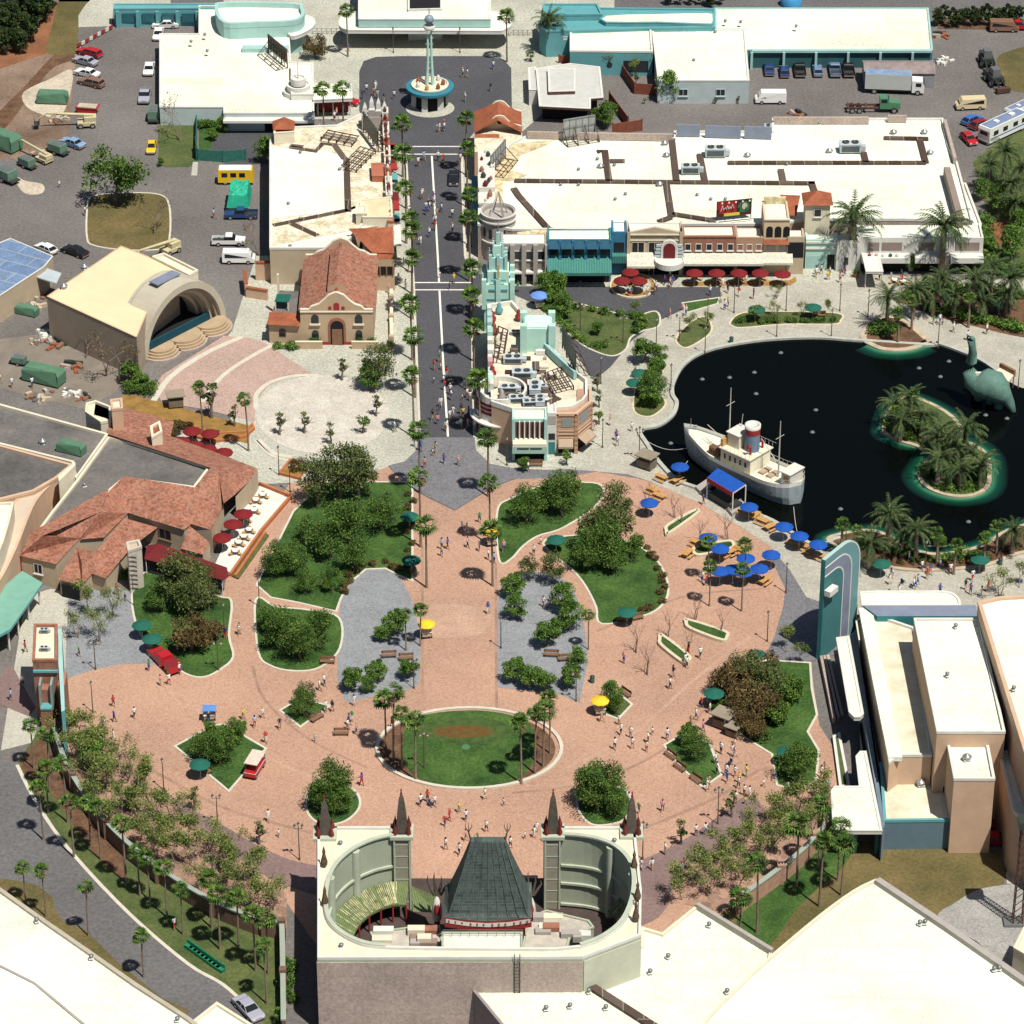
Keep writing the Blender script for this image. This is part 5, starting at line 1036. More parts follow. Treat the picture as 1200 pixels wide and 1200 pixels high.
# ================================================================ amphitheatre
t = thing('amphitheatre', 'cream stage building with a stepped round-arched shell and dark stage opening', 'theatre', G(170, 430))
ZA = 7.0
block(t, [(55, 347), (142, 288), (163, 296), (221, 320), (178, 352), (160, 395)], ZA, mat('stage_wall', (.36, .29, .22), .9, .1, .3), mat('stage_roof', (.68, .57, .36), .85, .06, .2), par=.05, pw=.2, pm=M_PEACH)
A = G(166, 424); B = G(261, 375); F = wall(A, B); L = wlen(A, B); c_ = L/2
M_SH = mat('shell_stucco', (.45, .41, .32), .85, .08, .5)
def archring(r0, r1, z_k, d0, d1, m, nm='arch_ring'):
 b = MB(); n = 28; o, u, nn = F
 def P(r, a, d): return o+u*(c_+r*math.cos(a))+nn*d+Vector((0, 0, max(0, r*math.sin(a)*z_k)))
 for i in range(n):
  a0, a1 = math.pi*i/n, math.pi*(i+1)/n
  for q in ((P(r1, a0, d1), P(r1, a1, d1), P(r0, a1, d1), P(r0, a0, d1)), (P(r0, a0, d1), P(r0, a1, d1), P(r0, a1, d0), P(r0, a0, d0)), (P(r1, a0, d0), P(r1, a1, d0), P(r1, a1, d1), P(r1, a0, d1)), (P(r0, a0, d0), P(r0, a1, d0), P(r1, a1, d0), P(r1, a0, d0))): b.add(q, [(0, 1, 2, 3)])
 return b.build(nm, m, t)
rr = L/2+.2; zk = 9.6/rr
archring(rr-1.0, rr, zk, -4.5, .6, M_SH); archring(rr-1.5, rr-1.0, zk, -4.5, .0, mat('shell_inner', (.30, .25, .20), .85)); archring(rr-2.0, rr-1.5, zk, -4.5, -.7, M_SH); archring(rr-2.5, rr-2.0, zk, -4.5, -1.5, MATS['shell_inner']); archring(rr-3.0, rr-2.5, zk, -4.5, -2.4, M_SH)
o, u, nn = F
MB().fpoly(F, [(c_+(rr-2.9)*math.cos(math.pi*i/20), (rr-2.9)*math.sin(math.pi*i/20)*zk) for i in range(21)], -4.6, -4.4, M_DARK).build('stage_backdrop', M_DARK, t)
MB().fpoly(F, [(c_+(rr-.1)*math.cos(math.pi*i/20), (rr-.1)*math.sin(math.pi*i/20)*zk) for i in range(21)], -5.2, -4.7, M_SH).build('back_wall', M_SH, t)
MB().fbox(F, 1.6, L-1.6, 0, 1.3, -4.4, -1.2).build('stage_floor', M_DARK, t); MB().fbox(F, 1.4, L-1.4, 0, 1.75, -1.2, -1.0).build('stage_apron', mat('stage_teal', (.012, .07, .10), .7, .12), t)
MB().fbox(F, L*.34, L*.62, 9.68, 9.85, -3.6, -1.8).build('roof_panel', M_SLATEB, t)
for cx_, r in ((L*.22, 2.2), (L*.5, 2.8), (L*.82, 2.7)):
 for k in range(4):
  cc = o+u*cx_+nn*.1; r2 = r+.9-.32*k; MB().lathe([(r2, 0), (r2, .32*(k+1)), (0, .32*(k+1))], 18, (cc.x, cc.y, .0+.002*k), a0=math.atan2(nn.y, nn.x)-math.pi/2, a1=math.atan2(nn.y, nn.x)+math.pi/2, smooth=False).build('step', mat('step_ochre', (.40, .30, .19), .8) if k else M_LILAC, t)
MB().fbox(F, .2, L-.2, 0, .3, -1, .6).build('plinth', MATS['step_ochre'], t)
block(t, [(178, 300), (192, 296), (232, 316), (222, 322)], 7.4, M_CREAM, M_ROOFC, par=.4)
# blue-roofed shed at left edge
t = thing('workshop', 'long low building with faded blue metal roof and beige wall', 'building', G(20, 350))
block(t, [(-40, 300), (12, 279), (62, 300), (52, 312), (0, 346), (-40, 372)], 4.5, M_BEIGE, pattern('blue_roof', (.13, .20, .33), (.5, .52, .5), 'BRICK', .28, R(28), .4, grid=(2, .8), blotch=.2), par=.1, pm=M_OFFW, pw=.2)
block(t, [(42, 324), (52, 313), (72, 320), (66, 332)], 3.6, M_OFFW, mat('pale_sheet', (.4, .46, .48)), z0=3.4, par=0, wname='canopy_edge', rname='canopy')
# walls round the mission court
t = thing('courtyard_wall', 'low peach and red wall beside the mission-style building', 'wall', G(300, 335))
for s_, h_ in (([(287, 332), (289, 348)], 2.2), ([(289, 348), (314, 352)], 1.6), ([(300, 328), (341, 329)], 3.0)):
 MB().strip(GP(s_), .45, 0, h_, M_PEACH).build('wall', M_PEACH, t); MB().strip(GP(s_), .6, h_, h_+.18, M_TILE).build('coping', M_TILE, t)
# ================================================================ mission-style building
t = thing('mission_building', 'mission-style building with red tile gable roof and scalloped white-trimmed front', 'building', G(396, 402))
A, B = G(353, 404), G(438, 404); F = wall(A, B); L = wlen(A, B); D = 17.5; M_ML = M_PEACH; M_MB = mat('mission_wall', (.47, .35, .23), .85, .08, .5)
MB().fbox(F, 0, L, 0, 5.6, -D, 0).build('wall', M_MB, t)
pr = [(0, 5.6), (0, 5.9), (L*.12, 5.9), (L*.16, 6.4), (L*.26, 6.8), (L*.34, 7.6), (L*.40, 8.3), (L*.46, 8.6), (L*.5, 8.75), (L*.54, 8.6), (L*.60, 8.3), (L*.66, 7.6), (L*.74, 6.8), (L*.84, 6.4), (L*.88, 5.9), (L, 5.9), (L, 5.6)]
for d0 in (0, -D):
 MB().fpoly(F, pr, d0-.35, d0+.02).build('gable', M_MB, t)
 b = MB()
 for (s0, z0), (s1, z1) in zip(pr[1:-1], pr[2:-1]):
  o, u, nn = F; b.tube(o+u*s0+nn*(d0-.16)+Vector((0, 0, z0)), o+u*s1+nn*(d0-.16)+Vector((0, 0, z1)), .2, k=6)
 b.build('gable_coping', M_CREAM, t)
o, u, nn = F
def FP(s_, z_, d_): return o+u*s_+nn*d_+Vector((0, 0, z_))
b = MB(); b.quad(FP(-.3, 5.55, -.3), FP(L/2, 8.1, -.3), FP(L/2, 8.1, -D+.3), FP(-.3, 5.55, -D+.3)); b.quad(FP(L/2, 8.1, -.3), FP(L+.3, 5.55, -.3), FP(L+.3, 5.55, -D+.3), FP(L/2, 8.1, -D+.3)); b.build('tile_roof', M_TILED, t)
b = MB(); b.tube(FP(L/2, 8.12, -.4), FP(L/2, 8.12, -D+.3), .18, k=6); b.build('ridge', M_TILE, t)
b = MB(); b.quad(FP(L*.37, 8.3, -2.6), FP(L*.5, 9.0, -2.6), FP(L*.5, 9.0, -D+3), FP(L*.37, 8.3, -D+3)); b.quad(FP(L*.5, 9.0, -2.6), FP(L*.63, 8.3, -2.6), FP(L*.63, 8.3, -D+3), FP(L*.5, 9.0, -D+3)); b.add([FP(L*.37, 7.2, -2.6), FP(L*.63, 7.2, -2.6), FP(L*.63, 8.3, -2.6), FP(L*.5, 9.0, -2.6), FP(L*.37, 8.3, -2.6)], [(0, 1, 2, 3, 4)], M_MB); b.quad(FP(L*.37, 7, -2.6), FP(L*.37, 8.3, -2.6), FP(L*.37, 8.3, -D+3), FP(L*.37, 7, -D+3)); b.m[0] = None; b.build('clerestory', M_TILED, t)
MB().fpoly(F, arch(L*.38, L*.62, 0, 4.6), .02, .10, M_BRICKP).build('portal_arch', M_BRICKP, t); d = MB().fpoly(F, arch(L*.41, L*.59, 0, 4.1), .11, .14, M_DARK).build('doorway', flat('door_dark', (.06, .02, .015)), t); MB().fbox(F, L*.43, L*.57, 0, 2.7, .15, .22).build('door', W_BR, t)
for c in (.2, .8): MB().fpoly(F, arch(L*c-.55, L*c+.55, 3.6, 5.1), .02, .08).build('window', M_GLASS, t); MB().fbox(F, L*c-.8, L*c+.8, 3.35, 3.6, .02, .28).build('sill', M_CREAM, t)
MB().fpoly(F, arch(L*.46, L*.54, 5.9, 7.1), .02, .08).build('window', M_RED, t)
for c in (.41, .59): MB().fpoly(F, arch(L*c-.25, L*c+.25, 5.95, 6.5), .02, .08).build('window', M_RED, t)
MB().fbox(F, -.03, L+.03, 5.5, 5.7, .02, .16).build('string_course', M_CREAM, t); MB().fbox(F, 0, L, 0, .5, .02, .12).build('plinth', M_RED, t)
for c in (.2, .8): MB().fpoly(F, arch(L*c-.5, L*c+.5, .9, 2.5), .02, .08).build('window', M_GLASS, t)
for s0, s1 in ((-.8, L*.3), (L*.7, L+.8)): MB().fbox(F, s0, s1, 0, 1.2, 1.2, 1.45).build('garden_wall', M_MB, t); MB().fbox(F, s0, s1, 1.2, 1.32, 1.15, 1.5).build('coping', M_CREAM, t)
# annexe at left with tiled lean-to
t = thing('annexe', 'small tiled annexe with green awning left of the mission building', 'building', G(335, 400))
A, B = G(316, 402), G(353, 404); F = wall(A, B); L = wlen(A, B)
MB().fbox(F, 0, L, 0, 3.6, -9, 0).build('wall', M_MB, t); o, u, nn = F
MB().quad(FP(-.2, 3.4, .5), FP(L, 3.4, .5), FP(L, 4.3, -1.8), FP(-.2, 4.3, -1.8)).build('tile_roof', M_TILE, t); MB().fbox(F, .2, L, 3.6, 4.2, -8.9, -1.8).build('roof', M_ROOFD, t)
MB().fpoly(F, arch(L*.42-.5, L*.42+.5, 1.3, 2.6), .02, .08).build('window', M_GLASS, t); MB().fbox(F, L*.1, L*.55, 5.6, 5.7, -5, -2.6).build('awning', MATS['canvas_green'], t)
for x in (L*.12, L*.53): MB().fbox(F, x-.1, x+.1, 4.2, 5.6, -2.8, -2.6).build('post', M_CREAM, t)
MB().fbox(F, -.15, .15, 0, 7, -9, -8.6).build('pillar', M_CREAM, t)
t = thing('tiled_lodge', 'red tile-roofed lodge beside the boulevard behind the mission building', 'building', G(450, 330))
facepoly(t, 'tile_roof', [[(408, 268, 7.4), (460, 266, 7.4), (462, 297, 5.6), (436, 296, 5.6)]], M_TILE)
block(t, [(436, 297), (462, 297), (462, 304), (436, 304)], 5.4, M_MB, M_TILE, par=0)
block(t, [(425, 262), (460, 262), (462, 300), (425, 300)], 5.3, M_MB, M_ROOFC, par=0)
A, B = G(436, 304, 5.4), G(462, 304, 5.4); F = wall(A, B); L = wlen(A, B); MB().fbox(F, .3, L-.2, 2.8, 4.2, .02, .1).build('loggia', M_DARK, t)
for k in range(4): MB().fbox(F, .2+k*(L-.4)/3-.1, .2+k*(L-.4)/3+.1, 2.8, 4.2, .1, .2).build('post', W_BR, t)
t = thing('garden_balustrade', 'cream balustrade and steps by the boulevard pavement', 'wall', G(458, 400))
for y0, y1 in ((345, 352), (356, 375), (379, 400)): MB().strip(GP([(458.5, y0), (459, y1)]), .5, 0, 1.0, M_CREAM).build('wall', M_CREAM, t)
for y in (337, 354, 377, 402): c = G(458.7, y); MB().box(c.x-.35, c.x+.35, c.y-.35, c.y+.35, 0, 1.3).build('pillar', M_MB, t)
# ================================================================ entrance area
t = thing('ticket_building', 'pale teal and white building with a rounded drum left of the entrance', 'building', G(270, 140))
block(t, [(187, 125), (187, 39), (233, 39), (233, 6), (262, 6), (262, 29), (338, 29), (341, 72), (367, 73), (368, 132), (262, 132), (262, 125)], 3.4, M_PBLUE, M_ROOFW, pm=M_OFFW, par=.2)
MB().strip(GP([(188, 95), (262, 95)], 3.2), 2.4, 3.2, 3.28, mat('roof_band', (.60, .64, .50), .8, .05)).build('roof_band', MATS['roof_band'], t)
MB().strip(GP([(284, 59.5), (338, 59.5)], 3.2), 1.6, 3.2, 3.9, M_AQUA).build('fascia', M_AQUA, t)
block(t, [(133, 4), (262, 4), (262, 9), (133, 10)], 3.5, M_TEAL, M_TEAL, par=.2)
A, B = G(133, 31), G(233, 31); F = wall((A.x, G(133, 10, 3.5).y+.0), (B.x, G(133, 10, 3.5).y)); L = wlen(A, B)
for k in range(4): MB().fbox(F, 1.6+k*3.5, 4.5+k*3.5, .9, 2.6, .02, .08).build('opening', mat('opening_teal', (.03, .12, .15), .6), t)
for k in range(5): MB().fbox(F, .6+k*3.5, 1.2+k*3.5, 0, 3.1, .02, .5).build('pier', M_TEAL, t)
drum = smooth([(252, 8), (264, 2), (345, 3), (355, 9), (356, 17), (344, 24), (300, 26), (262, 26)], 4)
block(t, drum, 6.2, M_AQUA, M_ROOFW, par=.9, pm=M_AQUA, pw=.6)
block(t, smooth([(335, 26), (352, 18), (366, 20), (369, 28), (360, 36), (341, 42)], 4), 4.0, M_OFFW, M_ROOFW, z0=3.3, par=.1, wname='canopy_edge', rname='canopy')
c = G(350, 110, 3.2)
for r0, z0, z1 in ((2.6, 3.2, 4.0), (2.0, 4.0, 5.0), (1.3, 5.0, 6.2)): MB().lathe([(r0, z0), (r0, z1), (r0-.3, z1), (r0-.3, z1-.2), (0, z1-.2)], 20, (c.x, c.y, 0), smooth=False).build('drum', M_OFFW, t)
MB().tube((c.x, c.y, 6), (c.x, c.y, 9.5), .12, .03).build('finial', M_OFFW, t)
block(t, [(341, 74), (367, 74), (368, 110), (341, 110)], 4.4, M_OFFW, M_ROOFW, par=.15)
A, B = G(262, 132, 3.4), G(368, 132, 3.4); F = wall(A, B); L = wlen(A, B); MB().fbox(F, 0, L, 2.2, 2.6, .02, 1.6).build('canopy', M_OFFW, t); MB().fbox(F, L*.45, L*.56, 0, 2.0, .02, .08).build('doorway', M_DARK, t)
MB().fbox(F, L*.7, L, .2, 2.0, .02, .08).build('window', M_GLASS, t)
t = thing('petrol_station_shop', 'flat-roofed service station with dark red forecourt left of the boulevard', 'building', G(385, 140))
block(t, [(366, 98), (412, 98), (413, 115), (367, 117)], 3.8, M_OFFW, M_ROOFW, z0=3.2, par=.1, wname='canopy_edge', rname='canopy')
block(t, [(370, 104), (408, 104), (408, 112), (371, 112)], 3.1, M_RED, M_RED, par=0)
for x in (372, 390, 410): c = G(x, 116, 3.2); MB().tube((c.x, c.y+.3, 0), (c.x, c.y+.3, 3.2), .12).build('post', M_OFFW, t)
def signframe(lab, a_, b_, z, h_, back=True, mface=None, props=3):
 """rooftop advertising panel seen from behind, on a steel frame"""
 A, B = G(*a_, z), G(*b_, z); t = thing('rooftop_sign', lab, 'sign', A); F = wall(A, B); L = wlen(A, B)
 MB().fbox(F, 0, L, z+.9, z+.9+h_, -.08, .02).build('panel', mface or MTD, t)
 fr = MB(); n = max(3, int(L/1.0))
 for k in range(n+1): fr.fbox(F, L*k/n-.04, L*k/n+.04, z+.1, z+.9+h_, .03, .12)
 for k in range(3): fr.fbox(F, 0, L, z+.9+h_*k/2-.04, z+.9+h_*k/2+.04, .12, .18)
 fr.build('frame', M_STEELR if mface is None else MT, t)
 o, u, nn = F; s_ = MB()
 for k in range(props+1):
  q = o+u*(L*k/props); s_.tube((q.x+nn.x*.1, q.y+nn.y*.1, z+h_*.8), (q.x+nn.x*2.2, q.y+nn.y*2.2, z), .08, k=4); s_.tube((q.x, q.y, z), (q.x+nn.x*2.2, q.y+nn.y*2.2, z), .06, k=4); s_.tube((q.x, q.y, z), (q.x, q.y, z+1), .08, k=4)
 for d_ in (.8, 1.5, 2.2): s_.tube(o+u*0+nn*d_+Vector((0, 0, z+.1)), o+u*L+nn*d_+Vector((0, 0, z+.1)), .06, k=4)
 s_.build('strut', M_STEELR, t); return t
signframe('dark lattice-backed rooftop sign near the ticket drum', (315, 62), (337, 80), 3.2, 2.6)
# entrance building
t = thing('entrance_building', 'white entrance building with a wide round-ended canopy at the top centre', 'building', G(497, 45))
block(t, [(420, -40), (420, 22), (575, 22), (575, -40)], 5.6, M_AQUA, z0=4.0, rm=M_ROOFW, pm=M_OFFW, par=.2); MB().strip(GP([(424, 26), (572, 26)], 0), .3, 0, 3.2, M_DARK).build('canopy_shade_strip', M_DARK, t)  # dark strip painted in for the deep shadow beneath the canopy
block(t, smooth([(405, 35), (398, 30), (398, 22), (406, 15), (420, 13)], 3, False)+[(421, 22), (574, 22)]+smooth([(576, 13), (590, 15), (599, 22), (598, 31), (588, 36)], 3, False), 4.0, M_OFFW, M_ROOFW, z0=3.3, par=.12, pm=M_OFFW, wname='canopy_edge', rname='canopy')
block(t, [(478, -8), (518, -8), (518, 10), (478, 11)], 5.9, M_OFFW, M_DARK, par=.05)
for x in range(404, 596, 12): c = G(x, 46); MB().box(c.x-.12, c.x+.12, c.y+3, c.y+3.2, 0, 3.4).build('post', M_TEALD, t)
tg = thing('entrance_fence', 'dark lattice gate fence left of the entrance canopy', 'fence', G(385, 40))
def fence(t, a_, b_, h_=1.1, m=MTD, st=.8):
 A, B = G(*a_), G(*b_); f = MB(); n = int((B-A).length/st)
 for k in range(n+1): q = A.lerp(B, k/n); f.tube(q, q+Vector((0, 0, h_)), .04, k=4)
 for z in (h_*.5, h_): f.tube(A+Vector((0, 0, z)), B+Vector((0, 0, z)), .03, k=4)
 for k in range(n): q = A.lerp(B, k/n); r0 = A.lerp(B, (k+1)/n); f.tube(q, r0+Vector((0, 0, h_)), .025, k=3)
 return f.build('railing', m, t)
fence(tg, (366, 40), (400, 40)); tg = thing('entrance_fence', 'dark lattice gate fence right of the entrance canopy', 'fence', G(610, 40)); fence(tg, (596, 42), (624, 42))
tg = thing('barrier_fence', 'row of red and white barriers across the service road', 'barrier', G(110, 45))
A, B = G(91, 57), G(133, 34)
for k in range(9): q = A.lerp(B, k/9); r0 = A.lerp(B, (k+.8)/9); MB().strip([q, r0], .12, .25, .9, M_RED if k % 2 == 0 else M_FRAMEW).build('barrier_board', M_RED if k % 2 == 0 else M_FRAMEW, tg)
# teal guest building
t = thing('guest_services_building', 'long teal building with white roofs and a curved end at the top right', 'building', G(800, 80))
block(t, [(636, 8), (838, 10), (838, 31), (764, 32), (640, 36), (632, 30)], 5.0, M_TEAL, mat('teal_flat_roof', (.10, .31, .33), .8, .08), par=.3, pm=M_TEAL)
block(t, [(636, 4), (700, 4), (706, 16), (637, 17)], 6.0, M_TEAL, MATS['teal_flat_roof'], par=.3)
block(t, smooth([(710, 17), (770, 15), (830, 14), (837, 18), (836, 27), (826, 28), (770, 26), (710, 26)], 2), 5.5, M_TEAL, M_ROOFW, par=.1)
block(t, smooth([(628, 26), (632, 34), (642, 40), (664, 43), (666, 37), (645, 33), (634, 26)], 3), 3.8, M_OFFW, M_ROOFW, z0=3.1, par=.1, wname='canopy_edge', rname='canopy')
block(t, [(668, 33), (763, 33), (765, 60), (668, 59)], 4.6, M_TEAL, M_ROOFW, par=.3, pm=M_OFFW)
block(t, [(764, 34), (873, 34), (878, 94), (771, 94)], 4.3, M_PBLUE, M_ROOFW, par=.2, pm=M_OFFW); block(t, [(766, 33), (838, 32), (838, 9), (1088, 9), (1093, 58), (873, 58), (872, 34)], 3.4, M_TEALD, M_ROOFW, par=.2, pm=M_AQUA)
A, B = G(668, 59, 4.6), G(765, 60, 4.6); F = wall(A, B); L = wlen(A, B); MB().fbox(F, L*.65, L*.95, .8, 2.8, .02, .08).build('window', M_GLASS, t); MB().fpoly(F, [(L*.48+.5*math.cos(i*.785), 2+.5*math.sin(i*.785)) for i in range(8)], .02, .08).build('round_window', M_GLASS, t)
A, B = G(771, 94, 4.3), G(878, 94, 4.3); F = wall(A, B); L = wlen(A, B)
for c in (.28, .69): win(t, F, L*c-.7, L*c+.7, 1.5, 2.6, fm=M_PBLUE)
A, B = G(881, 58, 3.4), G(1092, 58, 3.4); F = wall(A, B); L = wlen(A, B); MB().fbox(F, .2, L-.2, .1, 2.9, .02, .06).build('recess', mat('recess_teal', (.03, .10, .11), .8), t)
for k in range(6): MB().fbox(F, L*k/5.6-.2, L*k/5.6+.2, 0, 3.1, .06, .8).build('pilaster', M_AQUA, t)
MB().fbox(F, 0, L, 3.0, 3.42, .06, .5).build('cornice', M_AQUA, t)
t = thing('pavilion', 'small grey stepped flat-roofed pavilion between palms and timber fence', 'building', G(665, 135))
PVR = mat('pavilion_roof', (.50, .50, .46), .8, .08)
block(t, [(628, 80), (668, 74), (703, 78), (707, 114), (692, 115), (692, 127), (632, 124)], 3.4, M_STEELR, PVR, par=.1, pm=M_OFFW, z0=2.9, wname='fascia')
block(t, [(619, 79), (628, 78), (630, 105), (620, 105)], 3.0, M_OFFW, PVR, par=.1); block(t, [(642, 80), (674, 80), (674, 106), (643, 107)], 4.0, M_STEELR, PVR, par=.1, pm=M_OFFW)
block(t, [(634, 86), (700, 86), (700, 110), (688, 122), (636, 121)], 2.9, M_DARK, M_DARK, par=0)
RF = mat('redwood', (.20, .065, .04), .85, .2, 1.5)
def pale(lab, pts, h_=2.0, m=RF):
 t = thing('timber_fence', lab, 'fence', G(*pts[0])); MB().strip(GP(pts), .12, 0, h_, m).build('boards', m, t)
 for p_ in pts: c = G(*p_); MB().box(c.x-.12, c.x+.12, c.y-.12, c.y+.12, 0, h_+.2).build('post', m, t)
pale('redwood board fence between the pavilion and the pale blue block', [(729, 88), (744, 110), (769, 112)]); pale('redwood fence running down beside the bamboo', [(714, 120), (736, 150)]); pale('short redwood fence behind the long white parapet', [(718, 158), (752, 153)]); pale('small redwood fence by the date palm', [(655, 74), (680, 76)], 1.5)
MB_ = mat('board_green', (.03, .14, .11), .8, .2, 2); pale('dark green board fence beside the garden corner', [(230, 178), (231, 188)], 2.6, MB_); pale('dark green gate fence across the garden drive', [(232, 188), (262, 190), (288, 188)], 2.0, MB_); pale('tall dark green fence edging the lawn patch', [(231, 146), (230, 186)], 2.0, MB_)
# crossroads kiosk tower
t = thing('kiosk_tower', 'round kiosk with teal rim and a tall pale spire topped by a globe', 'kiosk', G(504, 128))
c = G(504, 128); kz = 3.2; M_KT = mat('kiosk_teal', (.04, .19, .25), .6, .08)
c2 = (c.x, c.y+1.5, 0)
MB().lathe([(2.6, 0), (2.6, kz)], 24, c2, smooth=False).build('wall', M_DARK, t)
MB().lathe([(3.9, kz-.2), (4.05, kz), (4.05, kz+.4), (3.2, kz+.45), (3.1, kz+.75)], 32, c2, smooth=False).build('rim', M_KT, t); MB().lathe([(3.15, kz+.4), (3.15, kz+.8), (2.9, kz+.8), (2.9, kz+.6), (0, kz+.6)], 32, c2, smooth=False).build('deck', M_CREAM, t)
for k in range(6): a = k*math.pi/3+.2; MB().box(c2[0]+2.7*math.cos(a)-.5, c2[0]+2.7*math.cos(a)+.5, c2[1]+2.7*math.sin(a)-.5, c2[1]+2.7*math.sin(a)+.5, 0, kz-.2).build('counter', M_OFFW, t)
for dx in (-.42, .42):
 b = MB(); b.tube((c2[0]+dx*1.2, c2[1], kz+.5), (c2[0]+dx*.75, c2[1], kz+5), .3, .22, 8); b.tube((c2[0]+dx*.75, c2[1], kz+5), (c2[0]+dx*.62, c2[1], kz+11.3), .22, .14, 8); b.build('mast', M_MINT, t)
b = MB(); 
for k in range(9): b.box(c2[0]-.62, c2[0]+.62, c2[1]-.05, c2[1]+.05, kz+1.4+k*1.1, kz+1.5+k*1.1)
b.build('brace', M_OFFW, t)
MB().lathe([(.8*a, .8*b) for a, b in ((0, -1.0), (.5, -.87), (.87, -.5), (1.0, 0), (.87, .5), (.5, .87), (0, 1.0))], 16, (c2[0], c2[1], kz+12.5)).build('globe', mat('globe_blue', (.20, .25, .30), .4, .2, 1), t)
MB().lathe([(.9, -.6), (1.05, -.2), (.8, .1)], 12, (c2[0], c2[1], kz+11.4)).build('collar', M_OFFW, t)
MB().tube((c2[0], c2[1], kz+13.5), (c2[0], c2[1], kz+14.8), .1, .02).build('finial', MTD, t)
MB().sheet([(c2[0]+r*math.cos(a), c2[1]-1.2+r*.9*math.sin(a), 0) for a in [i*.2618 for i in range(24)] for r in (4.1,)], .068, M_CONC).build('apron', M_CONC, t)
for k in range(7): a = k*.9; MB().lathe([(.3, 0), (.35, .5), (.15, 1.0), (0, 1.1)], 6, (c2[0]+2.2*math.cos(a), c2[1]+2.2*math.sin(a), kz+.6)).build('crate', (M_TILE, M_OFFW, W_OR)[k % 3], t)
# ================================================================ left block of the boulevard
t = thing('boulevard_block', 'long cream-roofed block along the left side of the boulevard', 'building', G(390, 270))
block(t, [(316, 290), (316, 168), (318, 156), (345, 148), (395, 146), (425, 132), (450, 132), (454, 190), (458, 262), (425, 262), (400, 290)], 6.4, M_BEIGE, M_ROOFW, par=.35, pm=M_OFFW)
MB().sheet(GP([(318, 158), (345, 150), (395, 148), (425, 134), (449, 134), (452, 190), (455, 230), (411, 246), (408, 185), (380, 175), (318, 172)], 6.1), 6.09, M_ROOFST).build('stained_deck', mat('roof_ochre', (.52, .38, .16), .85, .35, .9, c2=(.78, .68, .46), fine=.2), t)
MB().sheet(GP([(318, 288), (318, 256), (405, 245), (450, 230), (456, 262)], 6.1), 6.09, M_ROOFST).build('stained_deck', M_ROOFST, t)
walkway(t, [[(406, 186), (408, 248)], [(408, 246), (320, 264)], [(342, 262), (372, 276)], [(340, 172), (370, 177), (378, 168), (392, 170), (404, 186)], [(355, 172), (340, 170)]], 6.15, 1.0)
block(t, [(320, 143), (344, 143), (345, 154), (321, 156)], 8.2, M_CREAM, M_TILE, par=.1, z0=6)
facepoly(t, 'hip_roof', [[(319, 142, 8.4), (346, 142, 8.4), (333, 137, 9.3)], [(319, 142, 8.4), (333, 137, 9.3), (320, 152, 8.4)], [(320, 152, 8.4), (333, 137, 9.3), (345, 152, 8.4)], [(345, 152, 8.4), (333, 137, 9.3), (346, 142, 8.4)]], M_TILE)
block(t, [(421, 234), (459, 230), (460, 254), (425, 254)], 7.6, M_CREAM, mat('cream_roof', (.62, .54, .34), .85, .1), z0=5, par=.15)
block(t, [(417, 240), (430, 240), (430, 250), (417, 250)], 8.0, M_CREAM, M_CREAM, z0=5, par=.2, wname='chimney', rname='chimney_cap')
block(t, [(435, 191), (454, 191), (454, 206), (436, 206)], 7.2, mat('terracotta_box', (.40, .14, .08), .85), MATS['terracotta_box'], z0=5, par=.1)
# street front made of narrow stepped bays, each its own colour
bays = [(127, 134, 9.0, 'grey stone', M_OFFW), (134, 142, 8.2, 'pale lilac', mat('lilac', (.48, .40, .44))), (142, 152, 7.2, 'white', M_OFFW), (152, 162, 7.4, 'brick red', M_BRICKP), (162, 172, 7.0, 'cream', M_CREAM), (172, 184, 7.4, 'pink', mat('pink_stucco', (.52, .28, .28))), (184, 194, 7.0, 'mauve', MATS['lilac']), (194, 206, 7.4, 'burgundy', M_BURG), (206, 218, 7.1, 'cream and red', M_CREAM), (218, 230, 7.5, 'rose pink', MATS['pink_stucco']), (230, 262, 6.7, 'peach', M_PEACH)]
for i, (y0, y1, z, cn, m) in enumerate(bays):
 f0 = lambda y: 454+(y-127)*(461-454)/135
 p0, p1 = G(f0(y0), y0, z), G(f0(y1), y1, z)
 t = thing('shopfront', 'narrow %s shopfront, %s of the left boulevard row from its far end' % (cn, ['first', 'second', 'third', 'fourth', 'fifth', 'sixth', 'seventh', 'eighth', 'ninth', 'tenth', 'last'][i]), 'shopfront', (p1.x, p1.y, 0), 'shopfronts along the left side of the boulevard')
 F = wall(p1, p0); L = wlen(p1, p0)-.03
 MB().fbox(F, 0, L, 0, z, -.9, .0).build('wall', m, t); MB().fbox(F, -.0, L, z, z+.3, -.95, .12).build('cornice', (M_FRAMEW, M_TILE, M_CREAM)[i % 3], t)
 MB().fbox(F, .3, L-.3, 2.6, 2.9, .02, 1.2).build('awning', (M_RED, M_TEAL, M_OFFW, M_BURG)[i % 4], t)
 if L > 1.6: winrow(t, F, L, max(1, int(L/2)), .8, 3.8, 5.2)
 MB().fbox(F, .4, L-.4, 0, 2.4, .01, .05).build('shop_window', M_GLASS, t)
 rnd = random.Random(i); 
 for k in range(5):
  o, u, nn = F; q = o+u*(L*(.1+.2*k+rnd.uniform(-.05, .05)))-nn*.45; s_ = rnd.uniform(.5, 1.1); MB().lathe([(.22*s_, 0), (.3*s_, .3*s_), (.12*s_, .8*s_), (0, .9*s_)], 6, (q.x, q.y, z+.3)).build('finial', (M_BURG, M_OFFW, M_TILE, M_STEELR)[rnd.randrange(4)], t)
t = thing('corner_turret', 'pale grey pinnacled turret at the top of the boulevard', 'turret', G(437, 140, 0))
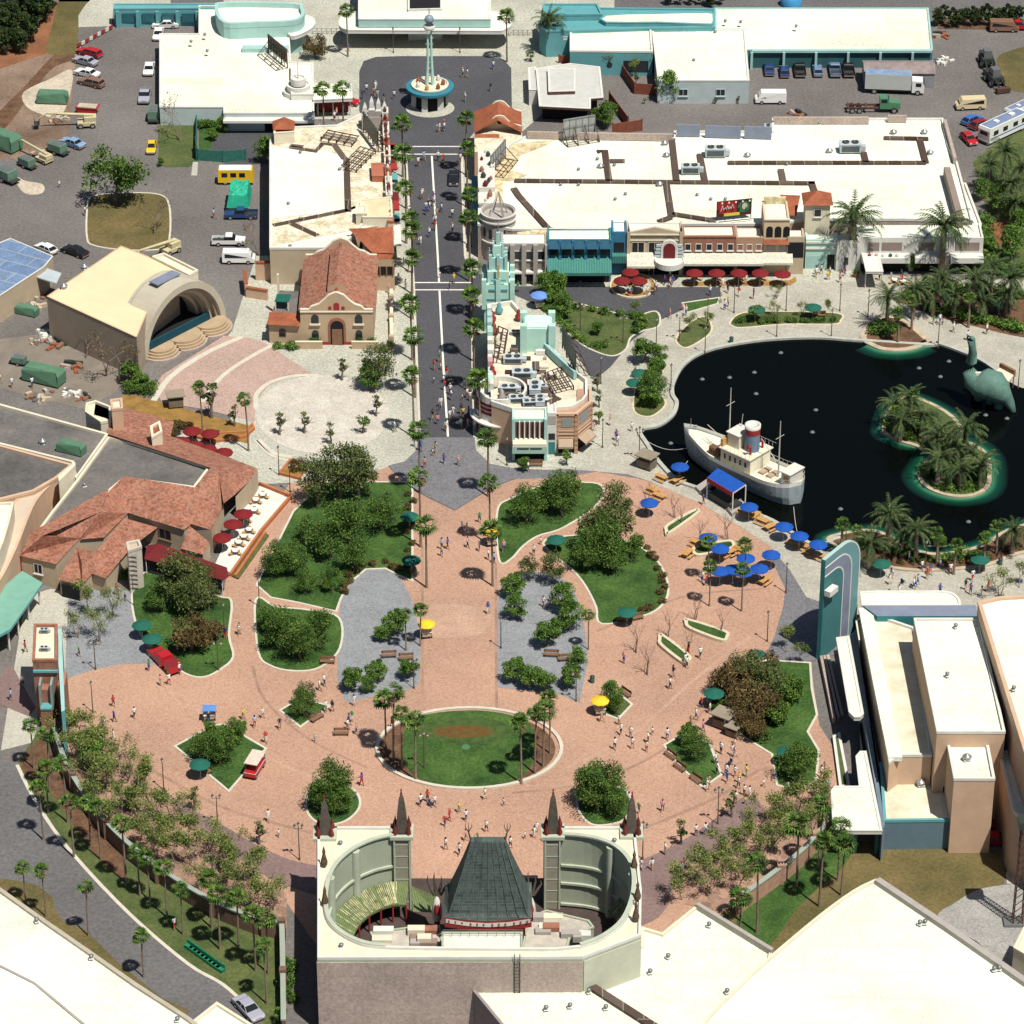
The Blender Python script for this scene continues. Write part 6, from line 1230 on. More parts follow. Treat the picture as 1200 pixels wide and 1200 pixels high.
for x, h_ in ((428, 8.6), (436, 9.6), (444, 9.4), (451, 8.8)):
 c = G(x, 150, 6.2); MB().box(c.x-.55, c.x+.55, c.y-.5, c.y+.5, 0, h_).build('pillar', M_GREY, t); MB().lathe([(.75, 0), (.5, .3), (.45, 1.3), (0, 2.3)], 4, (c.x, c.y, h_), smooth=False, rz=.785).build('pinnacle', M_OFFW, t)
c = G(440, 154, 6.2); MB().box(c.x-2.2, c.x+1.6, c.y+.6, c.y+3.5, 5, 8.4).build('wall', M_GREY, t)
signframe('long dark rooftop sign along the left block near its far end', (443, 178), (426, 155), 6.2, 2.8)
for s_, lab in ((((376, 163), (412, 170)), 'flat rusty steel frame lying across the far roof of the left block'), (((418, 200), (440, 178)), 'rusty steel frame behind the long rooftop sign of the left block')):
 t = thing('roof_framework', lab, 'steel frame', G(*s_[0], 6.2)); f = MB(); A, B = G(*s_[0], 6.5), G(*s_[1], 6.5); d_ = (B-A).normalized(); nn = Vector((-d_.y, d_.x, 0))
 for k in (0, .9, 1.8, 2.7): f.tube(A+nn*k+Vector((0, 0, .4)), B+nn*k+Vector((0, 0, .4)), .11, k=4)
 for k in range(5): q = A.lerp(B, k/4); f.tube(q, q+nn*2.7+Vector((0, 0, .5)), .1, k=4); f.tube(q-Vector((0, 0, .5)), q+Vector((0, 0, .4)), .08, k=4)
 f.build('frame', M_STEELR, t)
# ================================================================ right block
t = thing('main_street_block', 'very large white-roofed block right of the boulevard with dark roof walkways', 'building', G(860, 290))
ZF = 6.0
block(t, [(560, 262), (562, 205), (585, 182), (600, 166), (618, 158), (790, 161), (790, 153), (905, 153), (905, 138), (1105, 138), (1112, 170), (1122, 190), (1134, 235), (1140, 258), (1060, 256), (980, 256), (950, 256), (905, 262), (880, 262), (735, 262), (715, 268), (640, 268), (600, 268)], ZF, M_LILAC, M_ROOFW, par=.4, pm=M_OFFW)
MB().sheet(GP([(564, 205), (586, 184), (602, 168), (650, 164), (640, 170), (610, 182), (600, 200), (618, 205), (600, 212), (590, 212), (588, 240), (566, 240)], ZF-.35), ZF-.34, MATS['roof_ochre']).build('stained_deck', MATS['roof_ochre'], t)
MB().sheet(GP([(606, 272), (648, 268), (648, 284), (606, 284)], ZF-.3), ZF-.3+.02, MATS['roof_ochre']).build('stained_deck', MATS['roof_ochre'], t)
walkway(t, [[(603, 211), (955, 214)], [(602, 220), (608, 229), (643, 268)], [(643, 268), (669, 272)], [(781, 214), (787, 253)], [(788, 250), (832, 257), (836, 261)], [(786, 254), (772, 259)], [(787, 158), (793, 212)], [(700, 177), (709, 176), (714, 212)], [(820, 180), (826, 211)], [(853, 190), (1085, 190)], [(1078, 163), (1085, 190)], [(1036, 161), (1088, 162)], [(915, 198), (918, 212)], [(951, 213), (956, 228)], [(1012, 178), (1015, 190)], [(714, 188), (732, 188)]], ZF-.1, 1.0)
for s_ in ([(793, 150), (820, 150)], [(826, 151), (868, 152)], [(872, 152), (904, 153)]): MB().strip(GP([(a_, b_+8) for a_, b_ in s_], ZF), .3, ZF-.3, ZF+1.8, M_SLATEB).build('roof_screen', M_SLATEB, t)
for s_ in ([(618, 160), (788, 163)], [(906, 143), (1018, 143)], [(1040, 141), (1062, 141)]): MB().strip(GP(s_, ZF), .4, ZF-.3, ZF+.9, M_LILAC).build('parapet_screen', M_LILAC, t)
MB().strip(GP([(1109, 205), (1125, 264)], ZF), 1.0, ZF-.3, ZF+1.4, mat('taupe', (.25, .20, .17), .9)).build('roof_screen', MATS['taupe'], t)
MB().strip(GP([(1107, 145), (1119, 190)], ZF), .5, ZF-.3, ZF+.8, M_LILAC).build('parapet_screen', M_LILAC, t)
block(t, [(1116, 214), (1132, 214), (1150, 262), (1148, 284), (1134, 284)], ZF-1.5, M_OFFW, M_ROOFW)
# row of buildings along the side street, each a thing
def shop(lab, x0, x1, yt, yb, wm, dep=4.0, z=None, zr=None, nm='shop_building', roofm=None, grp=None):
 h_ = z or hgt((x0+x1)/2, yb, yt); A, B = G(x0, yb), G(x1, yb); B.y = A.y; F = wall(A, B); L = wlen(A, B)
 t = thing(nm, lab, 'building', A, grp); MB().fbox(F, .02, L-.02, 0, h_-.35, -dep, 0).build('wall', wm, t)
 MB().fbox(F, .35, L-.35, h_-.35, h_-.32, -dep+.3, -.3).build('roof', roofm or M_ROOFW, t)
 pr = MB(); pr.fbox(F, .02, L-.02, h_-.35, h_, -.3, 0); pr.fbox(F, .02, .32, h_-.35, h_, -dep, -.3); pr.fbox(F, L-.32, L-.02, h_-.35, h_, -dep, -.3); pr.build('parapet', wm, t)
 return t, F, L, h_
t, F, L, h_ = shop('grey building with deep pilasters beside the round grey tower', 587, 641, 286, 333, M_GREY)
for k in range(5): MB().fbox(F, max(0, L*k/4-.35), min(L, L*k/4+.35), 0, h_+.1, .02, .7).build('pilaster', M_GREY, t)
for k in range(4):
 c = L*(k+.5)/4
 win(t, F, c-.55, c+.55, h_*.62, h_*.82, fm=M_OFFW); MB().fbox(F, c-.6, c+.6, 2.2, 2.5, .02, .9).build('canopy', M_OFFW, t); MB().fbox(F, c-.6, c+.6, 0, 2.1, .01, .06).build('shop_window', M_GLASS, t)
 MB().fbox(F, c-.5, c+.5, 2.9, 3.6, .02, .06).build('spandrel', MATS['taupe'], t)
A = G(584, 307); c = (A.x, A.y+2.4, 0); t = thing('round_tower', 'round pale grey corner tower with open top and tapering fins', 'tower', c)
hz = 7.6; MB().lathe([(2.7, 0), (2.7, hz-1), (2.85, hz-1), (2.85, hz-.8), (2.7, hz-.8), (2.7, hz), (2.4, hz), (2.4, hz-.6), (0, hz-.6)], 28, c, smooth=False).build('wall', M_GREY, t)
for z, r0 in ((hz-1.0, 2.95), (hz-.1, 2.85), (3.2, 2.9)): MB().lathe([(r0-.2, 0), (r0, 0), (r0, .22), (r0-.2, .22)], 28, (c[0], c[1], z), smooth=False).build('cornice', M_OFFW, t)
for k in range(4): a = k*math.pi/2+.4; MB().add([(c[0]+1.6*math.cos(a), c[1]+1.6*math.sin(a), hz-.6), (c[0]+1.6*math.cos(a+.25), c[1]+1.6*math.sin(a+.25), hz-.6), (c[0]+.1, c[1], hz+3.4), (c[0]-.1, c[1], hz+3.4)], [(0, 1, 2, 3), (3, 2, 1, 0)]).build('fin', MATS['taupe'] if k % 2 else M_OFFW, t)
for k in range(5): a = -2.6+k*.45; MB().lathe([(2.72, 4), (2.72, 5.6)], 3, c, a0=a, a1=a+.22, smooth=False).build('window', M_GLASS, t)
t, F, L, h_ = shop('blue-topped building with a deep teal green awning', 641, 716, 281, 331, M_TEALD)
BW = mat('awning_blue', (.04, .17, .28), .7, .15, 1)
for k in range(5):
 c = L*(k+.5)/5; MB().add([F[0]+F[1]*(c+s_)+F[2]*d_+Vector((0, 0, z_)) for s_, d_, z_ in ((-.85, .1, h_-.1), (.85, .1, h_-.1), (.85, 1.0, h_-1.1), (-.85, 1.0, h_-1.1))], [(0, 1, 2, 3), (3, 2, 1, 0)]).build('window_awning', BW, t); MB().fbox(F, c-.6, c+.6, h_-2.6, h_-1.1, .02, .08).build('window', M_GLASS, t)
for k in range(6): MB().fbox(F, max(0, L*k/5-.2), min(L, L*k/5+.2), 2, h_+.1, .02, .5).build('pilaster', BW, t)
aw = MB(); o, u, nn = F; aw.quad(o+nn*.1+Vector((0, 0, 4.4)), o+u*L+nn*.1+Vector((0, 0, 4.4)), o+u*L+nn*2.6+Vector((0, 0, 3.0)), o+nn*2.6+Vector((0, 0, 3.0))); aw.quad(o+nn*2.6+Vector((0, 0, 3.0)), o+u*L+nn*2.6+Vector((0, 0, 3.0)), o+u*L+nn*2.6+Vector((0, 0, 2.5)), o+nn*2.6+Vector((0, 0, 2.5)))
aw.build('awning', pattern('awning_stripe', (.03, .16, .14), (.10, .28, .22), 'WAVE', .8, 0, .5, blotch=.1), t); MB().fbox(F, .3, L-.3, 0, 2.4, .01, .06).build('shop_window', M_DARK, t)
t, F, L, h_ = shop('narrow blue stepped building with teal lower awning', 716, 734, 272, 322, BW)
MB().fbox(F, .4, L-.4, 4, 5.6, .02, .08).build('window', M_GLASS, t); MB().fbox(F, .1, L-.1, 2.6, 3.8, .02, 1.2).build('awning', MATS['awning_stripe'], t)
t, F, L, h_ = shop('beige classical building with low gable and three windows', 734, 799, 265, 322, M_BEIGE, z=7.2)
MB().fpoly(F, [(0, h_), (L, h_), (L*.85, h_+.3), (L*.5, h_+.95), (L*.15, h_+.3)], -.4, .05).build('pediment', M_BEIGE, t)
MB().fbox(F, 0, L, h_-.3, h_-.1, .02, .25).build('cornice', M_CREAM, t); MB().fbox(F, .5, L-.5, h_-1.3, h_-1.15, .02, .15).build('cornice', M_CREAM, t)
for c in (.2, .5, .8): win(t, F, L*c-.9, L*c+.9, 3.9, 5.6, fm=M_CREAM)
for s_ in (.25, L-.25): MB().fbox(F, s_-.25, s_+.25, 0, h_+.3, .02, .3).build('pilaster', M_BEIGE, t); MB().lathe([(.2, 0), (.1, .6), (0, 1.3)], 6, tuple(F[0]+F[1]*s_+Vector((0, 0, h_+.3)))).build('finial', MTD, t)
CA = pattern('cream_canopy', (.58, .55, .44), (.3, .38, .36), 'WAVE', .25, R(90), .25, blotch=.05)
def slopecanopy(t, F, s0, s1, z0=2.9, z1=3.8, d=2.0, m=None):
 o, u, nn = F; b = MB(); b.quad(o+u*s0+nn*.05+Vector((0, 0, z1)), o+u*s1+nn*.05+Vector((0, 0, z1)), o+u*s1+nn*d+Vector((0, 0, z0)), o+u*s0+nn*d+Vector((0, 0, z0))); b.quad(o+u*s0+nn*d+Vector((0, 0, z0)), o+u*s1+nn*d+Vector((0, 0, z0)), o+u*s1+nn*d+Vector((0, 0, z0-.35)), o+u*s0+nn*d+Vector((0, 0, z0-.35))); b.quad(o+u*s0+nn*.05+Vector((0, 0, z0-.35)), o+u*s1+nn*.05+Vector((0, 0, z0-.35)), o+u*s1+nn*d+Vector((0, 0, z0-.35)), o+u*s0+nn*d+Vector((0, 0, z0-.35))); b.build('canopy', m or CA, t)
slopecanopy(t, F, 0, L*.5, 2.7, 3.9, 2.4)
o, u, nn = F; q = o+u*(L*.76)+nn*1.5
m_ = MB(); m_.lathe([(2.3, 2.6), (2.3, 3.5), (2.1, 3.5), (2.1, 3.3), (0, 3.3)], 24, (q.x, q.y, 0), smooth=False); m_.build('round_marquee', M_OFFW, t)
MB().fpoly((q-u*0, u, nn), arch(-1.3, 1.3, 3.3, 6.4), -1.0, -.6, M_OFFW).build('arched_sign', M_OFFW, t); MB().fpoly((q, u, nn), arch(-.9, .9, 3.4, 5.9), -.58, -.5).build('sign_face', M_BURG, t)
for s_ in (-1, 1):
 for k in range(4): MB().fbox((q, u, nn), min(s_*1.3, s_*(2.3-.1*k)), max(s_*1.3, s_*(2.3-.1*k)), 3.4+k*.6, 3.8+k*.6, -1.0, -.7).build('scroll', M_PBLUE, t)
MB().fbox(F, L*.5, L, 0, 2.3, .01, .05).build('doorway', M_DARK, t); MB().fbox(F, .3, L*.48, 0, 2.2, .01, .05).build('shop_window', M_GLASS, t)
t, F, L, h_ = shop('brick red building with five small white windows', 799, 861, 270, 322, M_BRICK, z=6.6)
winrow(t, F, L, 5, .75, 4.3, 5.3); slopecanopy(t, F, 0, L); MB().fbox(F, .3, L-.3, 0, 2.3, .01, .05).build('shop_window', M_DARK, t); MB().fbox(F, 0, L, h_-.1, h_+.08, -.3, .12).build('cornice', M_BRICKP, t)
t, F, L, h_ = shop('small tan building with three red-brown windows', 861, 893, 271, 322, mat('tan', (.40, .25, .16), .85, .1), z=6.4)
winrow(t, F, L, 3, .7, 4.3, 5.2, gm=M_BRICKP); slopecanopy(t, F, 0, L); MB().fbox(F, .3, L-.3, 0, 2.3, .01, .05).build('shop_window', M_DARK, t)
t, F, L, h_ = shop('tall cream spanish building with arcaded loggia and tile band', 893, 923, 254, 321, mat('spanish_cream', (.60, .46, .30), .85, .08), z=9.3, dep=6.5)
for k in range(3): MB().fpoly(F, arch(.4+k*1.3, 1.4+k*1.3, 6.4, 8.2), .02, .06).build('arched_opening', M_DARK, t)
for k in range(2): MB().fpoly(F, arch(.5+k*1.9, 1.9+k*1.9, 3.6, 5.1), .02, .06).build('arched_window', M_GREY, t)
MB().add([F[0]+F[1]*s_+F[2]*d_+Vector((0, 0, z_)) for s_, d_, z_ in ((0, .05, 6.0), (L, .05, 6.0), (L, .7, 5.4), (0, .7, 5.4))], [(0, 1, 2, 3)]).build('tile_band', M_TILE, t)
slopecanopy(t, F, 0, L*1.15); MB().fbox(F, 0, L, h_-.05, h_+.15, -.3, .15).build('cornice', M_CREAM, t); MB().fbox(F, .3, L-.3, h_-.3, h_+.9, -6.2, -5.9).build('roof_wall', MATS['roof_ochre'], t)
t, F, L, h_ = shop('low building with red tile roof in a narrow recess', 921, 941, 262, 322, M_BEIGE, z=6.5, dep=3)
facepoly(t, 'tile_roof', [[(914, 228, 7.6), (938, 229, 7.6), (933, 253, 6.4), (921, 252, 6.4)]], M_TILE); MB().fbox(F, .1, L-.1, 3, 5.6, .01, .05).build('recess', M_DARK, t)
t, F, L, h_ = shop('square cream tower with a red hipped tile roof', 941, 970, 245, 305, M_CREAM, z=9.6, dep=3.6)
win(t, F, L*.5-.5, L*.5+.5, 7.6, 8.8); o, u, nn = F; pk = o+u*L/2-nn*1.8+Vector((0, 0, 11.2)); cs = [o+u*a+nn*b_+Vector((0, 0, 9.65)) for a, b_ in ((-.4, .4), (L+.4, .4), (L+.4, -4), (-.4, -4))]
MB().add(cs+[pk], [(0, 1, 4), (1, 2, 4), (2, 3, 4), (3, 0, 4)]).build('hip_roof', M_TILE, t)
t, F, L, h_ = shop('small mint green shop with white bands in front of the hipped tower', 943, 979, 275, 316, M_MINT, z=5.2, dep=2.4)
MB().fbox(F, 0, L, 3.6, 3.8, .02, .2).build('band', M_FRAMEW, t); MB().fbox(F, 0, L, 4.6, 4.9, .02, .2).build('band', M_FRAMEW, t); MB().fbox(F, L*.72, L*.95, 0, 2.6, .01, .06).build('doorway', M_DARK, t); MB().fbox(F, L*.05, L*.65, .5, 2.4, .01, .04).build('shop_window', M_AQUA, t)
# white streamline restaurant at right end
t, F, L, h_ = shop('white streamline building with upper balconies and recessed windows', 1002, 1150, 276, 318, M_OFFW, z=5.8, dep=5)
for s0, s1 in ((.09, .18), (.20, .36), (.49, .62), (.78, .97)): MB().fbox(F, L*s0, L*s1, 3.6, 5.0, .01, .05).build('recess', MATS['taupe'], t)
for s0, s1 in ((.04, .42), (.46, .66), (.74, 1.0)): MB().fbox(F, L*s0, L*s1, 2.3, 3.2, .02, 1.8).build('balcony', M_OFFW, t); MB().fbox(F, L*s0, L*s1, 0, 2.3, .02, .06).build('shop_window', M_DARK, t)
for k in range(5): o, u, nn = F; q = o+u*(L*(.1+.055*k))+nn*1.2; MB().lathe([(.25, 0), (.3, .3), (0, .6)], 6, (q.x, q.y, 3.2)).build('flower_tub', (M_RED, MATS['pink_stucco'], M_OFFW, MATS['canvas_green'], M_OFFW)[k], t)
A = G(1016, 332); t = thing('entrance_canopy', 'white projecting canopy on posts by the streamline building', 'canopy', A)
block(t, [(1010, 297), (1030, 297), (1035, 318), (1015, 318)], 3.4, M_OFFW, M_ROOFW, z0=3.0, par=.08, wname='fascia')
for x in (1015, 1034): c = G(x, 318, 3.0); MB().tube((c.x, c.y+.2, 0), (c.x, c.y+.2, 3), .1).build('post', M_OFFW, t)
t, F, L, h_ = shop('plain pale building linking the mint shop and the white streamline building', 979, 1003, 285, 318, M_OFFW, z=5.2, dep=3)
MB().fbox(F, L*.4, L*.6, 1.2, 2.4, .01, .05).build('window', M_GLASS, t)
# boulevard side of right block
t = thing('mission_lodge', 'brick red tile-roofed lodge with white scalloped gables at the head of the boulevard', 'building', G(580, 180))
block(t, [(556, 150), (612, 150), (612, 178), (556, 178)], 5.5, M_PEACH, M_ROOFST, par=0)
facepoly(t, 'tile_roof', [[(555, 131, 6.0), (583, 119, 7.8), (583, 141, 7.8), (556, 156, 6.0)], [(583, 119, 7.8), (611, 131, 6.0), (612, 156, 6.0), (583, 141, 7.8)], [(556, 157, 5.9), (585, 157, 5.9), (585, 172, 4.6), (556, 172, 4.6)]], M_TILE)
A, B = G(560, 152, 5.5), G(611, 152, 5.5); F = wall(A, B); L = wlen(A, B); pr = [(0, 4), (L, 4), (L, 6.1), (L*.75, 6.6), (L*.6, 7.8), (L*.5, 8.0), (L*.4, 7.8), (L*.25, 6.6), (0, 6.1)]
for d_ in (0, 5.6): MB().fpoly(F, pr, -.3-d_, -d_).build('gable', M_PEACH, t)
b = MB(); 
for d_ in (0, 5.6):
 for (s0, z0), (s1, z1) in zip(pr[2:-1], pr[3:]): b.tube(F[0]+F[1]*s0-F[2]*(d_+.15)+Vector((0, 0, z0)), F[0]+F[1]*s1-F[2]*(d_+.15)+Vector((0, 0, z1)), .16, k=5)
b.build('coping', M_CREAM, t); MB().fpoly(F, [(L*.5+.4*math.cos(i*.785), 6.9+.4*math.sin(i*.785)) for i in range(8)], .02, .06).build('round_window', M_DARK, t)
for i, (y0, y1, z, cn, m) in enumerate([(178, 206, 7.0, 'peach', M_PEACH), (206, 222, 7.4, 'white', M_OFFW), (222, 240, 6.6, 'grey', M_GREY)]):
 p0, p1 = G(561, y0, z), G(561.5, y1, z); t = thing('shopfront', 'narrow %s shopfront on the right side of the boulevard' % cn, 'shopfront', (p1.x, p1.y, 0), 'shopfronts on the right side of the boulevard')
 F = wall(p0, p1); L = wlen(p0, p1)-.05; MB().fbox(F, 0, L, 0, z, -2.5, 0).build('wall', m, t); MB().fbox(F, 0, L, z, z+.3, -2.5, .15).build('cornice', M_FRAMEW, t); MB().fbox(F, .3, L-.3, 2.6, 2.9, .02, 1.2).build('awning', M_TEAL, t)
 rnd = random.Random(i+50)
 for k in range(6): q = F[0]+F[1]*(L*(.1+.16*k))-F[2]*rnd.uniform(.3, 2); s_ = rnd.uniform(.5, 1.1); MB().lathe([(.3*s_, 0), (.4*s_, .4*s_), (.15*s_, .9*s_), (0, 1.0*s_)], 6, (q.x, q.y, z+.3)).build('finial', (M_BURG, M_OFFW, MTD, M_BRICKP)[rnd.randrange(4)], t)
signframe('tall grey rooftop sign behind the redwood fence', (660, 166), (697, 160), ZF-.3, 3.0, mface=mat('sign_back', (.30, .31, .30), .6, .2, 1))
signframe('grey-backed rooftop sign near the lodge corner', (575, 206), (592, 186), ZF-.3, 2.6, mface=MATS['sign_back'])
# painted billboard with red panel
A, B = G(840, 259, ZF-.3), G(880, 255, ZF-.3); t = thing('billboard', 'red billboard with white script, yellow strip and green picture on the white roof', 'billboard', A); F = wall(A, B); L = wlen(A, B)
MB().fbox(F, 0, L, ZF+.3, ZF+3.0, -.1, .02).build('panel', flat('bb_dark', (.06, .02, .015)), t); MB().fbox(F, .05, L*.56, ZF+.9, ZF+2.9, .03, .05).build('red_field', flat('bb_red', (.32, .02, .02)), t); MB().fbox(F, L*.2, L*.66, ZF+.4, ZF+.9, .03, .06).build('yellow_field', flat('bb_yellow', (.62, .52, .05)), t)
MB().fpoly(F, [(L*.78+1.0*math.cos(i*.5236), ZF+1.75+.95*math.sin(i*.5236)) for i in range(12)], .03, .05).build('green_field', flat('bb_green', (.03, .16, .08)), t); MB().fpoly(F, [(L*.80+.45*math.cos(i*.5236), ZF+1.85+.55*math.sin(i*.5236)) for i in range(12)], .05, .07).build('pale_field', flat('bb_pale', (.55, .5, .35)), t)
fr = MB(); [fr.tube(F[0]+F[1]*(L*k/4)-F[2]*.1+Vector((0, 0, ZF-.3)), F[0]+F[1]*(L*k/4)-F[2]*.1+Vector((0, 0, ZF+3)), .07, k=4) for k in range(5)]; [fr.tube(F[0]+F[1]*(L*k/4)+F[2]*.1+Vector((0, 0, ZF+3)), F[0]+F[1]*(L*k/4)+F[2]*.8+Vector((0, 0, ZF+3.2)), .04, k=4) for k in range(5)]; fr.tube(F[0]+F[2]*1+Vector((0, 0, ZF)), F[0]+F[1]*L+F[2]*1+Vector((0, 0, ZF)), .08, k=4); fr.build('frame', M_STEELR, t)
def text(t, F, s_, z_, size, body, m, d=.06, shear=0.0):
 cu = bpy.data.curves.new('lettering', 'FONT'); cu.body = body; cu.size = size; cu.extrude = .02; cu.align_x = 'CENTER'; cu.shear = shear
 tmp = bpy.data.objects.new('tmp', cu); me = bpy.data.meshes.new_from_object(tmp); bpy.data.objects.remove(tmp); me.materials.clear(); me.materials.append(m)
 o = bpy.data.objects.new('lettering', me); COL.objects.link(o); o.parent = t
 P_ = F[0]+F[1]*s_+F[2]*d+Vector((0, 0, z_))-wloc(t); u, n_ = F[1], F[2]
 Mx = Matrix(((u.x, 0, n_.x, P_.x), (u.y, 0, n_.y, P_.y), (0, 1, 0, P_.z), (0, 0, 0, 1))); o.matrix_local = Mx; return o
b = MB()
for k, (a, c) in enumerate([(.10, 1.25), (.15, 2.3), (.18, 1.5), (.23, 1.9), (.26, 1.5), (.30, 2.2), (.33, 1.6), (.37, 2.0), (.40, 1.6), (.45, 2.4), (.48, 1.7)]):
 if k: b.tube(F[0]+F[1]*(L*pa)+F[2]*.08+Vector((0, 0, ZF+pc)), F[0]+F[1]*(L*a)+F[2]*.08+Vector((0, 0, ZF+c)), .06, k=4)
 pa, pc = a, c
b.build('script_lettering', M_FRAMEW, t)
for k in range(5): q = F[0]+F[1]*(L*(.1+.2*k))+F[2]*.8+Vector((0, 0, ZF+3.1)); MB().lathe([(.16, -.1), (.1, .1), (0, .15)], 6, tuple(q)).build('spotlight', M_FRAMEW, t)
ground('pavement', [(556, 352), (566, 343), (600, 345), (622, 355), (648, 372), (668, 402), (690, 440), (704, 452), (706, 500), (712, 538), (690, 548), (600, 549), (574, 544), (558, 528), (556, 513)], M_CONC, 12)
# ================================================================ wedge-shaped theatre block in the middle
t = thing('wedge_building', 'wedge-shaped cream building between the boulevard and the side street', 'building', G(620, 535)); ZW = 6.6
OUTL = [(571, 356), (600, 352), (612, 366), (644, 404), (672, 432), (688, 444), (688, 462), (684, 468), (670, 476), (642, 478), (600, 478), (576, 470)]
block(t, OUTL, ZW, M_PEACH, mat('wedge_roof', (.56, .50, .36), .85, .15, .5, c2=(.74, .70, .56)), par=.7, pm=M_OFFW)
MB().strip(GP([(571.3, 357), (573, 455)], ZW), .35, 2.6, ZW+.1, M_TEALD).build('side_panel', M_TEALD, t)
MB().strip(GP([(634, 402), (651, 419), (674, 440)], ZW), .5, ZW-.6, ZW+.7, M_AQUA).build('roof_wall', M_AQUA, t)
for s_ in ([(598, 420), (622, 420)], [(592, 436), (640, 436)], [(596, 455), (625, 455)], [(613, 440), (617, 478)], [(637, 450), (648, 465)], [(634, 476), (655, 466)], [(603, 462), (640, 472)], [(586, 462), (600, 470)], [(628, 424), (628, 436)], [(620, 462), (636, 462)]): MB().strip(GP(s_, ZW-.6), 1.0, ZW-.7, ZW-.5, M_PANEL).build('roof_walkway', mat('walk_brown', (.16, .12, .09), .9, .25, 1), t)
rw = random.Random(9)
for k in range(16):
 y = 362+k*6.2; q = G(571.6+.015*k*6, y, ZW); a = rw.uniform(.5, .9); MB().box(q.x-.1, q.x+a, q.y-rw.uniform(.4, .9), q.y+.7, ZW-.3, ZW+rw.uniform(.3, 1.5)).build('stepped_parapet', rw.choice([M_OFFW, M_MINT, M_CREAM, M_OFFW, MATS['pink_stucco'], M_AQUA]), t)
for k in range(26):
 q = G(rw.uniform(582, 655), rw.uniform(405, 472), ZW-.6); a = rw.uniform(.2, .7); MB().box(q.x-a, q.x+a, q.y-.3, q.y+.3, q.z, q.z+rw.uniform(.2, .8)).build('roof_box', rw.choice([M_OFFW, MATS['walk_brown'], M_CREAM, M_GREY, M_AQUA]), t)
# teal stepped spire at the tip
t = thing('stepped_spire', 'mint and teal stepped art deco tower with finned spire', 'tower', G(584, 392)); c = G(584, 388); cx_, cy_ = c.x, c.y+2
def fins(x, y, hw_, z0, z1, m=None, d=None): return MB().box(x-hw_, x+hw_, y-(d or hw_), y+(d or hw_), z0, z1).build('stage', m or M_MINT, t)
fins(cx_, cy_, 2.1, 0, 8.0, M_MINT, 2.4); fins(cx_, cy_-.2, 1.6, 8.0, 9.9, M_MINT); fins(cx_, cy_, 1.1, 9.9, 11.8, M_AQUA); fins(cx_, cy_, .7, 11.8, 13.6, M_MINT); fins(cx_, cy_, .3, 13.6, 15.6, M_AQUA)
for sx, sy in ((-1, -1), (1, -1), (-1, 1), (1, 1), (0, -1), (-1, 0), (1, 0)):
 MB().box(cx_+sx*2.1-.35, cx_+sx*2.1+.35, cy_+sy*2.3-.35, cy_+sy*2.3+.35, 4, 8.9).build('buttress', M_MINT, t)
 MB().box(cx_+sx*1.15-.22, cx_+sx*1.15+.22, cy_+sy*1.15-.22, cy_+sy*1.15+.22, 9, 12.4).build('fin', M_AQUA, t)
 if sx: MB().box(cx_+sx*.7-.12, cx_+sx*.7+.12, cy_+sy*.7-.12, cy_+sy*.7+.12, 12, 14.2).build('fin', M_MINT, t)
MB().box(cx_-.16, cx_+.16, cy_-2.5, cy_-2.38, 3, 11.5).build('rib', mat('gold_rib', (.45, .35, .15), .5), t); MB().tube((cx_, cy_, 15.4), (cx_, cy_, 17.6), .1, .02).build('finial', MT, t)
for k in range(3): MB().box(cx_-1.7+k*.3, cx_+1.7-k*.3, cy_-2.5-.05*k, cy_-2.3, 5.5+k*1.6, 5.75+k*1.6).build('band', M_TEAL, t)
t = thing('mint_tower', 'square mint tower with chamfered corner buttresses on the wedge roof', 'tower', G(628, 400, ZW))
a = G(629, 411, ZW-.5); x0, x1, y0, y1 = a.x-1.9, a.x+2.2, a.y, a.y+4
MB().box(x0, x1, y0, y1, ZW-.7, ZW+3.1).build('wall', M_MINT, t); MB().box(x0+.2, x1-.2, y0+.2, y1-.2, ZW+3.1, ZW+3.3).build('roof', mat('pale_mint', (.55, .72, .64), .8), t)
for x in (x0, x1):
 for y in (y0, y1): MB().box(x-.5, x+.5, y-.5, y+.5, ZW-.7, ZW+3.8).build('buttress', M_MINT, t)
# south fronts
t = thing('corner_store', 'cream rounded corner shop with striped maroon upper band', 'building', G(586, 530))
c = G(588, 512); r0 = 3.6
MB().lathe([(r0, 0), (r0, ZW+.1), (r0-.35, ZW+.1), (r0-.35, ZW-.9), (0, ZW-.9)], 28, (c.x, c.y+2.4, 0), smooth=False).build('wall', M_OFFW, t)
for z in (3.9, 4.6, 5.3): MB().lathe([(r0+.03, 0), (r0+.08, 0), (r0+.08, .42), (r0+.03, .42)], 20, (c.x, c.y+2.4, z), a0=math.pi*.9, a1=math.pi*1.95, smooth=False).build('band', M_BURG, t)
MB().lathe([(r0+.02, .2), (r0+.04, .2), (r0+.04, 2.4), (r0+.02, 2.4)], 20, (c.x, c.y+2.4, 0), a0=math.pi*.95, a1=math.pi*1.9, smooth=False).build('shop_window', M_GLASS, t); MB().lathe([(r0, 2.7), (r0+1.0, 2.7), (r0+1.0, 2.9), (r0, 2.9)], 20, (c.x, c.y+2.4, 0), a0=math.pi*.95, a1=math.pi*1.9, smooth=False).build('canopy', M_OFFW, t)
t, F, L, h_ = shop('mint marquee theatre front with six tall dark window slots', 600, 641, 491, 538, M_MINT, dep=3.5)
MB().fbox(F, .35, L-.35, h_*.52, h_*.93, .02, .07).build('window_band', mat('slot_brown', (.09, .04, .035), .7, .2, 2), t)
for k in range(7): MB().fbox(F, .35+(L-.7)*k/6-.09, .35+(L-.7)*k/6+.09, h_*.48, h_*.96, .07, .5).build('fin', M_OFFW, t)
